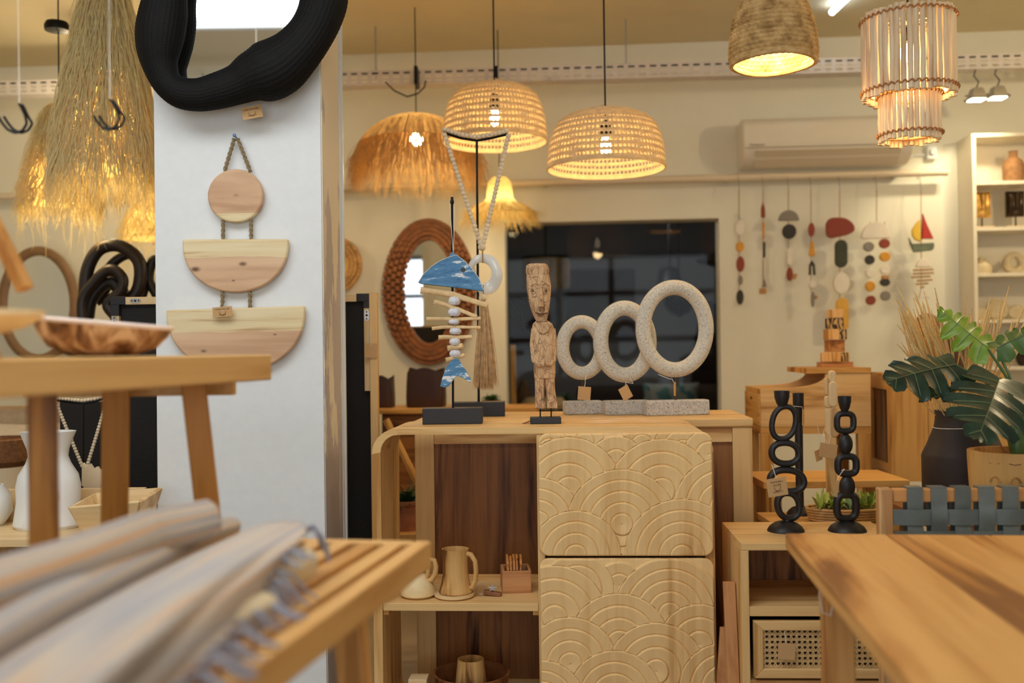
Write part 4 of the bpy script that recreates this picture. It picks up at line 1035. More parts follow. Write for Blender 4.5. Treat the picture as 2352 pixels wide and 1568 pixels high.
# ------------------------------------------------------------------ canvas leaning behind the column
def canvas():
    yb = 3.50
    a = PD(257, 687, yb); b_ = PD(853, 671, yb)
    t = thing('leaning_canvas', 'large black picture seen from the back, wooden edges, standing behind the column', 'picture', (0, yb, 0))
    x0, x1, z1 = a.x, b_.x, (a.z + b_.z) / 2
    CV = plain('black_canvas_back', (36, 33, 32), 0.9, noise=0.3, ns=220)
    zb = 0.35
    obj('canvas', MB().span(x0 + 0.02, x1 - 0.01, 0.012, 0.018, zb, z1 - 0.01), CV, t, smooth=0)
    fz = 0.026
    obj('top_bar', MB().span(x0 + 0.045, x1 - 0.05, -0.006, 0.012, z1 - fz, z1), pale('x'), t, bevel=0.0015)
    obj('left_bar', MB().span(x0, x0 + fz, -0.006, 0.012, zb, z1 - 0.05), pale('z'), t, bevel=0.0015)
    obj('right_bar', MB().span(x1 - 0.004, x1 + 0.022, -0.03, 0.012, zb, z1 + 0.004), teak('z'), t, bevel=0.0015)
    obj('inner_strip', MB().span(x1 - 0.026, x1 - 0.006, -0.012, 0.010, z1 - 0.34, z1 - 0.05), pale('z'), t, bevel=0.0015)
    for x in (x0, x1 - 0.05 + 0.0):
        m = MB().span(x - 0.002, x + 0.05, -0.009, 0.014, z1 - fz, z1 + 0.002)
        xx = x if x == x0 else x + 0.022
        m.span(xx - 0.002 if x == x0 else xx, xx + 0.028, -0.009, 0.014, z1 - 0.065, z1 - fz)
        obj('corner_protector', m, plain('black_corner', (26, 25, 26), 0.5), t, bevel=0.001)
    def hanger(x, z, vert):
        m = MB(); M = Matrix.Translation((x, -0.0085 if not vert else -0.0145, z)) @ (Matrix.Rotation(R(90), 4, 'Y') if vert else Matrix.Identity(4))
        m.prism(pill(0, 0, 0.008, 0.019), 0, 0.002, M=M @ Matrix.Rotation(R(90), 4, 'Y'))
        h = obj('hanging_plate', m, METAL, t)
        for dx in (-0.012, 0, 0.012):
            p = M @ Vector((dx, -0.0006, 0)); obj('screw', MB().ball(p, 0.003 if dx else 0.0045, 8, 6), plain('dark_hole', (70, 40, 26)), h)
    hanger(x0 + 0.085, z1 - fz / 2, False); hanger(x0 + fz / 2 + 0.0, z1 - 0.085, True); hanger(x1 - 0.0155, z1 - 0.075, True)
    # slanted prop rails in front carry it
    obj('bottom_bar', MB().span(x0, x1 + 0.02, -0.006, 0.03, zb - 0.03, zb), pale('x'), t)
    for x in (x0 + 0.1, x1 - 0.1):
        obj('support_foot', MB().span(x - 0.02, x + 0.02, -0.02, 0.06, 0, zb - 0.03), darkw('z'), t)
    c = FD(852, 805, 3.462)
    card_tag(c.loc, 0.044, 0.05, R(1), 0.0, [], 'blank brown card tag hanging on the edge of the leaning canvas', string=[c.v(852, 795, -0.001), c.v(851, 770, 0.0), c.v(850, 738, 0.02)], mark=False)
canvas()

# ================================================================== CABINET with scallop doors
CY = R(3.5)                                   # its yaw
cabl = PD(853, 1000, 2.93); cabr = PD(1638, 1000, 2.872)
cw = (cabr - cabl).length / 2; cab0 = (cabl + cabr) / 2
ZT = 0.975
def cabx(px, py=1100, y=0.0):
    """pixel -> local x on the plane y behind the cabinet front"""
    n_ = Vector((-math.sin(CY), -math.cos(CY), 0)); u_ = Vector((math.cos(CY), -math.sin(CY), 0))
    p0 = Vector((cab0.x, cab0.y, 0)) - n_ * y; r = ray(px, py); t_ = (p0 - Vector((0, 0, CAMZ))).dot(n_) / r.dot(n_)
    P_ = Vector((0, 0, CAMZ)) + r * t_
    return (P_ - p0).dot(u_), P_.z
def cabinet():
    t = thing('scallop_cabinet', 'light teak cabinet with rounded corners, open shelves and carved fish-scale doors', 'cabinet', (cab0.x, cab0.y, 0), -CY)
    D = 0.31; r0 = 0.075; th = 0.024; z0 = 0.08
    def rr_outline(x0, x1, z0, z1, r, n=9):
        o = []
        for cx_, cz_, a0_ in ((x1 - r, z1 - r, 0), (x0 + r, z1 - r, PI / 2), (x0 + r, z0 + r, PI), (x1 - r, z0 + r, 3 * PI / 2)):
            for k in range(n + 1):
                a = a0_ + PI / 2 * k / n; o.append((cx_ + r * math.cos(a), cz_ + r * math.sin(a)))
        return o
    out = rr_outline(-cw, cw, z0, ZT, r0); inn = rr_outline(-cw + th * 1.1, cw - th * 1.1, z0 + th, ZT - 0.018, r0 - th)
    n = len(out)
    def part(name, idx, mat):
        m = MB(); vs = []
        for i in idx:
            for (x, z) in (out[i], inn[i]):
                vs += [(x, 0, z), (x, D, z)]
        fs = []; L = len(idx)
        for k in range(L - 1):
            a = 4 * k; b_ = 4 * (k + 1)
            fs += [(a, a + 2, b_ + 2, b_), (a + 1, b_ + 1, b_ + 3, a + 3), (a, b_, b_ + 1, a + 1), (a + 2, a + 3, b_ + 3, b_ + 2)]
        fs += [(0, 1, 3, 2), (4 * (L - 1), 4 * (L - 1) + 2, 4 * (L - 1) + 3, 4 * (L - 1) + 1)]
        m.add(vs, fs); return obj(name, m, mat, t, smooth=35)
    q9 = 10
    part('top_panel', [q9 - 1, q9], teak('x')); part('rounded_corner', list(range(0, q9)), teak('x')); part('rounded_corner', list(range(q9, 2 * q9)), teak('x'))
    part('side_panel', [2 * q9 - 1, 2 * q9], teak('z')); part('rounded_corner', list(range(2 * q9, 3 * q9)), teak('x')); part('bottom_panel', [3 * q9 - 1, 3 * q9], teak('x'))
    part('rounded_corner', list(range(3 * q9, 4 * q9)), teak('x')); part('side_panel', [4 * q9 - 1, 0], teak('z'))
    xd, _ = cabx(1234)
    obj('divider', MB().span(xd - 0.001, xd + 0.02, 0.004, D - 0.005, z0 + th + .001, ZT - 0.019), teak('z'), t, bevel=0.001)
    obj('back_panel', MB().span(xd + 0.021, cw - th * 1.1 - 0.001, D - 0.012, D - 0.004, z0 + th + 0.05, ZT - 0.05), darkw('z'), t)
    zs1 = cabx(1050, 1386)[1]; zs0 = cabx(1050, 1404)[1]
    obj('shelf', MB().span(-cw + th * 1.1 + 0.001, xd - 0.002, 0.004, D - 0.016, zs0, zs1), teak('x'), t, bevel=0.0015)
    obj('shelf_lip', MB().span(-cw + th * 1.1 + 0.001, xd - 0.002, D - 0.015, D - 0.004, zs0, zs1 + 0.018), teak('x'), t)
    obj('shelf_cleat', MB().span(-cw + th * 1.1 + 0.001, -cw + th * 1.1 + 0.017, 0.012, D - 0.03, zs0 - 0.013, zs0 - 0.0005), teakd('y'), t)
    obj('shelf_cleat', MB().span(xd - 0.018, xd - 0.002, 0.012, D - 0.03, zs0 - 0.013, zs0 - 0.0005), teakd('y'), t)
    for x in (-cw + 0.12, cw - 0.12):
        for y in (0.05, D - 0.05): obj('foot', MB().span(x - 0.025, x + 0.025, y - 0.025, y + 0.025, 0, z0 - 0.0005), teak('z'), t)
    # carved doors
    def door(zt, zb, circles, zy0, zy1, label):
        xl, xr = cabx(1237)[0], cabx(1635.5)[0]; W_ = xr - xl; H_ = zt - zb
        kx = (2050 - 1024) / W_
        nx, nz = 300, int(300 * H_ / W_)
        rc = 0.028; vs = []; fs = []; TH = 0.016
        cs = sorted(circles, key=lambda c: -c[1])
        band = 70.0
        for j in range(nz + 1):
            for i in range(nx + 1):
                x = xl + W_ * i / nx; z = zb + H_ * j / nz
                # push cells outside the rounded rectangle onto its outline
                cxx = min(max(x, xl + rc), xr - rc); czz = min(max(z, zb + rc), zt - rc)
                dx, dz = x - cxx, z - czz; dd = math.hypot(dx, dz)
                if dx and dz and dd > rc: x = cxx + dx / dd * rc; z = czz + dz / dd * rc; dd = rc
                edge = (rc - dd) if (dx and dz) else min(x - xl, xr - x, z - zb, zt - z)
                ux = 1024 + (x - xl) * kx; uy = zy1 - (z - zb) / H_ * (zy1 - zy0)
                h = 0.0
                for (ccx, ccy, cr_) in cs:
                    dist = math.hypot(ux - ccx, uy - ccy)
                    if dist < cr_:
                        bd = cr_ / max(1, round(cr_ / band)); f = ((cr_ - dist) % bd) / bd
                        h = 0.0078 * (1 - 0.50 * f) * min(1, f / 0.10) ** 0.5 * min(1, (1 - f) / 0.10 + 0.15)
                        break
                e = min(1, edge / 0.006); e = math.sqrt(max(0, 1 - (1 - e) ** 2))
                vs.append((x, -(TH - 0.008) - (0.002 + h) * e + 0.0, z))
        for j in range(nz):
            for i in range(nx):
                a = j * (nx + 1) + i; fs.append((a, a + 1, a + nx + 2, a + nx + 1))
        m = MB().add(vs, fs)
        m.prism([(x, z) for x, z in rr_outline(xl, xr, zb, zt, rc)], -(TH - 0.0085), -0.0005)
        o = obj('carved_door', m, wood('door_teak', (246, 208, 148), (234, 190, 128), (200, 150, 90), axis='z', rough=0.5, sc=0.6), t, smooth=50)
        if label: o['label'] = label
    c1 = [(1240, 810, 270), (1865, 812, 338), (1515, 625, 327), (1020, 610, 265), (2105, 520, 282), (1205, 420, 315), (1752, 430, 310), (1488, 265, 166), (1090, 175, 180), (1640, 160, 130), (1880, 190, 180), (1300, 140, 120), (2030, 215, 150)]
    c2 = [(1200, 1450, 280), (1705, 1490, 290), (1460, 1640, 275), (1030, 1680, 255), (2100, 1580, 262), (1490, 1325, 297), (1110, 1180, 315), (1790, 1150, 328), (1495, 985, 140), (1250, 1010, 215), (1960, 1330, 240), (1740, 1790, 230), (1250, 1830, 250), (2010, 1900, 250)]
    zt1, zb1 = cabx(1430, 993)[1], cabx(1430, 1275)[1]
    door(zt1, zb1, c1, 85, 812, 'upper carved door')
    zt2 = cabx(1430, 1280)[1]; H1 = zt1 - zb1
    zb2 = zt2 - H1 * 1.32
    door(zt2, zb2, c2, 826, 826 + 727 * 1.32, 'lower carved door')
    return t, zs1, xd
cabt, ZSH, XD = cabinet()
def on_cab(px, py, z, yoff=None):
    return PZ(px, py, z)

# ------------------------------------------------------------------ sideboard behind it
def sideboard():
    ZB = 0.972
    l = PD(948, 962, 3.285); r_ = PD(1729, 960, 3.237)
    c = (l + r_) / 2; hw = (r_ - l).length / 2; D = 0.44
    t = thing('plank_sideboard', 'big plain teak sideboard standing directly behind the carved cabinet', 'sideboard', (c.x, c.y, 0), -CY)
    obj('top_board', MB().span(-hw, hw, 0, D, ZB - 0.03, ZB), teak('x'), t, bevel=0.006, seg=3)
    for x0 in (-hw + 0.003, hw - 0.066):
        obj('corner_post', MB().span(x0, x0 + 0.063, 0.008, 0.07, 0, ZB - 0.0305), teak('z'), t, bevel=0.001)
        obj('corner_post', MB().span(x0, x0 + 0.063, D - 0.07, D - 0.008, 0, ZB - 0.0305), teak('z'), t, bevel=0.001)
    obj('front_rail', MB().span(-hw + 0.067, hw - 0.067, 0.012, 0.04, ZB - 0.078, ZB - 0.031), teak('x'), t)
    obj('front_panel', MB().span(-hw + 0.067, 0.17, 0.024, 0.036, 0.12, ZB - 0.079), darkw('z'), t)
    obj('front_panel', MB().span(0.171, hw - 0.067, 0.024, 0.036, 0.12, ZB - 0.079), darkw('z'), t)
    obj('bottom_rail', MB().span(-hw + 0.067, hw - 0.067, 0.014, 0.04, 0.05, 0.119), teak('x'), t)
    obj('side_panel', MB().span(hw - 0.04, hw - 0.02, 0.071, D - 0.071, 0.1, ZB - 0.031), darkw('z'), t)
    obj('side_panel', MB().span(-hw + 0.02, -hw + 0.04, 0.071, D - 0.071, 0.1, ZB - 0.031), darkw('z'), t)
    obj('back_panel', MB().span(-hw + 0.067, hw - 0.067, D - 0.03, D - 0.02, 0.1, ZB - 0.031), darkw('z'), t)
    return ZB
ZSB = sideboard()

# ------------------------------------------------------------------ stone rings
STONE = speck('speckled_stone', (214, 208, 192), (150, 140, 124), (232, 228, 218), 260, 0.8, 0.62)
STONE2 = speck('grey_stone', (196, 192, 184), (132, 128, 120), (226, 222, 216), 200, 0.85, 0.62)
def stone_ring(pxc, basepy, z, bw_px, bh_px, ccy, rx, rz_, tr_, label, yaw):
    fr = FZ(pxc, basepy, z, yaw); s = fr.s
    t = thing('stone_ring_sculpture', label, 'sculpture', fr.loc + Vector((0, 0.03, 0)), yaw, 'stone rings on the sideboard')
    bw_ = bw_px * s; bh_ = bh_px * s
    obj('base', MB().span(-bw_ / 2, bw_ / 2, -0.03, 0.03, 0, bh_), STONE2, t, bevel=0.005)
    zc_ = (basepy - ccy) * s; ax, az = rx * s - tr_ * s, rz_ * s - tr_ * s
    obj('rod', MB().tube([(0, 0, bh_ - 0.004), (0, 0, zc_ - az + 0.0)], 0.0035, 10), plain('brown_steel', (84, 70, 60), 0.4, 0.8), t)
    n = 90
    m = MB().tube([(ax * math.cos(2 * PI * k / n), 0, zc_ + az * math.sin(2 * PI * k / n)) for k in range(n)], tr_ * s, 24, closed=True)
    obj('ring', m, STONE, t)
    return fr, t
stone_ring(1340, 952, ZSB, 88, 31, 798, 61, 75, 15.5, 'smallest of the three grey stone rings, on the left', R(8))
stone_ring(1440, 953, ZSB, 104, 33, 784, 75, 95, 17.5, 'middle-sized stone ring between the smallest and the tallest', R(8))
stone_ring(1556, 954, ZSB, 150, 35, 754, 93, 113, 17.5, 'tallest stone ring on the longest block, on the right', R(8))
for px, py, d, rx, rz_, lb, w_, anc in ((1342, 903, 3.27, 5, 0.0, 'square brown tag hanging on the smallest stone ring', 0.042, (1345, 870)), (1437, 902, 3.27, -28, 0.3, 'tilted brown tag hanging on the middle stone ring', 0.036, (1462, 878)), (1550, 893, 3.2, 2, 1.25, 'tag turned edge-on hanging on the tallest stone ring', 0.036, (1573, 868))):
    c = FD(px, py, d)
    card_tag(c.loc, w_, 0.044, R(rx), rz_, [], lb, mark=False, string=[c.v(px, py - 12), c.v(px + 3, py - 24, 0.01), c.v(anc[0], anc[1] + 3, 0.02), c.v(anc[0] + 5, anc[1] - 8, 0.06)])

# ------------------------------------------------------------------ carved figure
def crackle_mat():
    m, nt, b = newmat('weathered_carved_wood'); v = coords(nt, (26, 26, 9), rand=False)
    n = N(nt, 'ShaderNodeTexNoise', Scale=1.5, Detail=7.0, Roughness=0.65, Distortion=1.2); nt.links.new(v, n.inputs['Vector'])
    v2 = coords(nt, (24, 24, 12), rand=False)
    vo = N(nt, 'ShaderNodeTexVoronoi', feature='DISTANCE_TO_EDGE', Scale=2.4); nt.links.new(v2, vo.inputs['Vector'])
    r1 = ramp(nt, n.outputs[0], [(0.34, lin((112, 84, 64))), (0.46, lin((196, 154, 112))), (0.62, lin((226, 190, 146))), (0.75, lin((190, 160, 138)))])
    r2 = ramp(nt, vo.outputs[0], [(0.0, (0.22, 0.16, 0.12, 1)), (0.035, (1, 1, 1, 1))])
    mx = nt.nodes.new('ShaderNodeMix'); mx.data_type = 'RGBA'; mx.blend_type = 'MULTIPLY'; mx.inputs[0].default_value = 0.85
    nt.links.new(r1.outputs[0], mx.inputs[6]); nt.links.new(r2.outputs[0], mx.inputs[7]); nt.links.new(mx.outputs[2], b.inputs['Base Color'])
    b.inputs['Roughness'].default_value = 0.75; bump(nt, b, n.outputs[0], 0.5, 0.004)
    return m
def figure():
    fr = FZ(1253, 972, ZT); s = fr.s; q = fr.q
    t = thing('carved_figure', 'weathered wooden standing figure with flat hat and long face on a small black block', 'sculpture', fr.loc)
    CR = crackle_mat(); GRO = plain('dark_crack', (92, 58, 38), 0.8)
    obj('base', MB().span(-35 * s, 35 * s, -0.03, 0.03, 0, 0.020), BLACK, t, bevel=0.002)
    for px in (1241, 1266):
        obj('rod', MB().tube([fr.v(px, 958), fr.v(px, 934)], 0.002, 8), BLKM, t)
    def loft(rows, nseg=20, M=None, sq=3.2):
        """rows: (pyc, pxc, half width px, half depth px)"""
        m = MB(); vs = []; fs = []
        for (py, pxc, hw, hd) in rows:
            c = fr.v(pxc, py)
            for k in range(nseg):
                a = 2 * PI * k / nseg; ca, sa = math.cos(a), math.sin(a)
                den = (abs(ca) ** sq + abs(sa) ** sq) ** (1 / sq)
                vs.append((c.x + hw * s * ca / den, hd * s * sa / den, c.z))
        for i in range(len(rows) - 1):
            for k in range(nseg):
                k2 = (k + 1) % nseg; fs.append((i * nseg + k, (i + 1) * nseg + k, (i + 1) * nseg + k2, i * nseg + k2))
        fs.append(tuple(range(nseg))); fs.append(tuple(((len(rows) - 1) * nseg + k) for k in range(nseg - 1, -1, -1)))
        return m.add(vs, fs)
    body = loft([(868, 1251, 24, 15), (845, 1251, 25, 18), (815, 1250, 25, 20), (780, 1248, 24, 19), (752, 1247, 25, 16), (743, 1246, 22, 14), (737, 1245, 14, 12)])
    legs = loft([(938, 1241, 12, 17), (930, 1241, 12, 18), (918, 1240, 11, 12), (895, 1240, 11, 11), (862, 1240, 12, 13)], 14)
    legs2 = loft([(936, 1268, 12, 17), (928, 1268, 12, 18), (916, 1267, 11, 12), (895, 1264, 11, 11), (862, 1262, 12, 13)], 14)
    # skirt hem notches, arms folded to belly
    body.tube([fr.v(1226, 755, -0.004), fr.v(1223, 790, -0.006), fr.v(1226, 828, -0.012), fr.v(1238, 838, -0.026), fr.v(1250, 836, -0.03)], [0.008, 0.009, 0.008, 0.0075, 0.006], 10)
    body.tube([fr.v(1270, 755, -0.004), fr.v(1273, 790, -0.006), fr.v(1272, 826, -0.012), fr.v(1262, 838, -0.026), fr.v(1250, 836, -0.03)], [0.008, 0.009, 0.008, 0.0075, 0.006], 10)
    body.ball(fr.v(1250, 830, -0.022), 0.016, 14, 10, (1.2, 0.6, 0.9))
    obj('body', body, CR, t, smooth=50); obj('leg', legs, CR, t); obj('leg', legs2, CR, t)
    for cx_ in (1241, 1268):
        m = MB()
        for k in range(5): m.tube([fr.v(cx_ - 9 + k * 4.4, 922, -0.020), fr.v(cx_ - 9.5 + k * 4.6, 936, -0.026)], 0.0032, 7)
        obj('toes', m, CR, t)
    obj('collar', MB().prism([q(x, y) for x, y in ((1228, 742), (1238, 740), (1260, 740), (1266, 746), (1258, 762), (1247, 768), (1236, 762))], -0.0285, -0.012), CR, t, bevel=0.002)
    head = loft([(740, 1245, 11, 12), (733, 1243, 14, 15), (715, 1241, 20, 21), (690, 1239, 25, 24), (660, 1238, 28, 24), (635, 1236, 27, 23), (630, 1236, 25, 22)])
    # brow, nose, lips
    head.tube([fr.v(1242, 652, -0.030), fr.v(1242, 680, -0.035), fr.v(1242, 706, -0.040)], [0.004, 0.006, 0.0085], 10)
    head.tube([fr.v(1218, 658, -0.028), fr.v(1227, 651, -0.031), fr.v(1238, 655, -0.031)], 0.0035, 8)
    head.tube([fr.v(1244, 655, -0.031), fr.v(1253, 650, -0.031), fr.v(1262, 656, -0.027)], 0.0035, 8)
    head.tube([fr.v(1229, 715, -0.026), fr.v(1243, 720, -0.030), fr.v(1258, 715, -0.025)], 0.003, 8)
    head.tube([fr.v(1233, 724, -0.021), fr.v(1243, 727, -0.0235), fr.v(1254, 724, -0.021)], 0.003, 8)
    hd = obj('head', head, CR, t, smooth=50)
    for cx_ in (1224, 1253):
        m = MB().tube([fr.v(cx_ + 5.5 * math.cos(k * PI / 6), 669 + 5.5 * math.sin(k * PI / 6), -0.0310) for k in range(12)], 0.0016, 6, closed=True)
        obj('eye_ring', m, CR, hd); obj('pupil', MB().ball(fr.v(cx_, 669, -0.0300), 0.0038, 10, 8), plain('dull_pupil', (112, 92, 66), 0.7), hd)
    obj('mouth_line', MB().tube([fr.v(1230, 719.5, -0.0285), fr.v(1243, 723.5, -0.0305), fr.v(1256, 719.5, -0.0275)], 0.0012, 6), GRO, hd)
    obj('neck_groove', MB().tube([fr.v(1232, 739, -0.016), fr.v(1245, 740, -0.018), fr.v(1257, 739, -0.016)], 0.0018, 6), GRO, hd)
    obj('hat', loft([(634, 1236, 24, 22), (628, 1235, 27, 24), (618, 1235, 27, 24), (610, 1234, 25, 22), (606, 1234, 19, 17)]), CR, t, smooth=50)
figure()
c = FZ(1215, 972, ZT)
tt = thing('fallen_tag', 'reddish strip tag lying beside the block of the carved figure', 'price tag', c.loc, 0.6)
obj('card', MB().box((0, 0, 0.006), (0.045, 0.012, 0.0012), rot=Matrix.Rotation(R(-14), 3, 'Y')), plain('red_brown_card', (142, 76, 46), 0.7), tt)

# ------------------------------------------------------------------ fish on a stand
def blue_paint():
    m, nt, b = newmat('chipped_blue_paint'); v = coords(nt, (9, 9, 34), rot=(0, R(-12), 0), rand=False)
    n = N(nt, 'ShaderNodeTexNoise', Scale=1.3, Detail=9.0, Roughness=0.68, Distortion=0.4); nt.links.new(v, n.inputs['Vector'])
    r = ramp(nt, n.outputs[0], [(0.36, lin((58, 110, 158))), (0.55, lin((92, 146, 186))), (0.575, lin((230, 232, 232))), (0.7, lin((236, 234, 226)))])
    nt.links.new(r.outputs[0], b.inputs['Base Color']); b.inputs['Roughness'].default_value = 0.6
    bump(nt, b, n.outputs[0], 0.4, 0.001)
    return m
def fish():
    fr = FZ(1041, 972, ZT); s = fr.s; q = fr.q
    st = thing('fish_stand', 'black rod stand on a black block holding the blue fish', 'display stand', fr.loc)
    obj('base', MB().span(-68 * s, 68 * s, -0.04, 0.04, 0, 36 * s), BLACK, st, bevel=0.002)
    tp = fr.v(1038, 452, 0.0)
    obj('rod', MB().tube([(0, 0, 36 * s - 0.002), (tp.x, 0, tp.z)], 0.0038, 10), BLKM, st)
    obj('finial', MB().lathe([(0.0045, -0.022), (0.0062, -0.018), (0.0062, -0.012), (0.0045, -0.008), (0.0045, 0.0)], 12, Matrix.Translation(tp)), BLKM, st)
    t = thing('driftwood_fish', 'blue wooden fish skeleton with driftwood ribs hung from the rod stand', 'ornament', fr.loc)
    BP = blue_paint(); DW = plain('pale_driftwood', (228, 196, 146), 0.8, noise=0.15, ns=50, bs=0.3)
    y = -0.03
    hd = [(963, 651), (975, 632), (992, 615), (1012, 602), (1030, 594), (1040, 581), (1050, 588), (1068, 602), (1088, 622), (1102, 643), (1112, 668), (1108, 670), (1040, 661), (968, 653)]
    h = obj('head', MB().prism([q(*p) for p in hd], y - 0.011, y + 0.011), BP, t, bevel=0.0015)
    obj('eye', MB().tube([fr.v(1065, 622, y - 0.0125), fr.v(1065, 622, y - 0.005)], 5.5 * s, 16), plain('eye_hole', (70, 66, 60)), h)
    obj('head_edge', MB().tube([fr.v(x, yy, y - 0.0115) for x, yy in hd[:5] + hd[6:11]], 0.0011, 4), plain('worn_white_edge', (224, 224, 222)), h)
    tl = [(1040, 826), (1052, 822), (1062, 836), (1076, 858), (1084, 874), (1080, 878), (1066, 868), (1052, 862), (1042, 872), (1032, 886), (1022, 889), (1013, 886), (1018, 866), (1027, 842)]
    obj('tail', MB().prism([q(*p) for p in tl], y - 0.010, y + 0.010), BP, t, bevel=0.0015)
    ribs = [((968, 668), (1040, 678), (1120, 703), 7), ((998, 694), (1045, 708), (1096, 729), 5), ((981, 733), (1040, 734), (1105, 732), 4.2), ((994, 755), (1040, 751), (1104, 753), 3.8), ((1009, 775), (1045, 775), (1085, 774), 4.8), ((1030, 800), (1050, 797), (1064, 793), 6), ((1026, 826), (1046, 822), (1068, 815), 4.5)]
    for a, b_, c_, r_ in ribs:
        p = [fr.v(*a, y - 0.008), fr.v(*b_, y), fr.v(*c_, y - 0.003)]
        obj('rib', MB().tube([p[0], p[0].lerp(p[1], .5) + Vector((0, 0, 0.001)), p[1], p[1].lerp(p[2], .5), p[2]], [r_ * s * 1.15, r_ * s, r_ * s * 1.05, r_ * s * 0.95, r_ * s], 10, mod=lambda i, a: 1 + 0.06 * math.sin(3 * a + i)), DW, t)
    WS = speck('chalk_stone', (226, 226, 234), (190, 188, 200), (240, 240, 244), 120, 0.9, 0.66)
    for i, (px, py, hw, hh) in enumerate(((1045, 692, 14, 9), (1045, 718, 15, 8.5), (1044, 740, 13, 5.5), (1047, 761, 14, 7), (1046, 785, 13, 7.5), (1046, 812, 13, 8))):
        c_ = fr.v(px, py, y)
        obj('vertebra', MB().lathe([(0.003, -hh * s), (hw * s * 0.72, -hh * s), (hw * s, -hh * s * 0.3), (hw * s, hh * s * 0.3), (hw * s * 0.75, hh * s), (0.003, hh * s)], 9, Matrix.Translation(c_) @ Matrix.Rotation(0.3 * i, 4, 'Z')), WS, t, bevel=0.001)
    obj('string', MB().tube([fr.v(1032, 462, 0.004), fr.v(1038, 540, -0.01), fr.v(1042, 582, -0.024)], 0.0009, 5).tube([fr.v(1043, 462, 0.004), fr.v(1043, 540, -0.01), fr.v(1042, 582, -0.024)], 0.0009, 5), STRING, t)
    obj('core_string', MB().tube([fr.v(1045, 660, y), fr.v(1045, 830, y)], 0.001, 5), STRING, t)
fish()

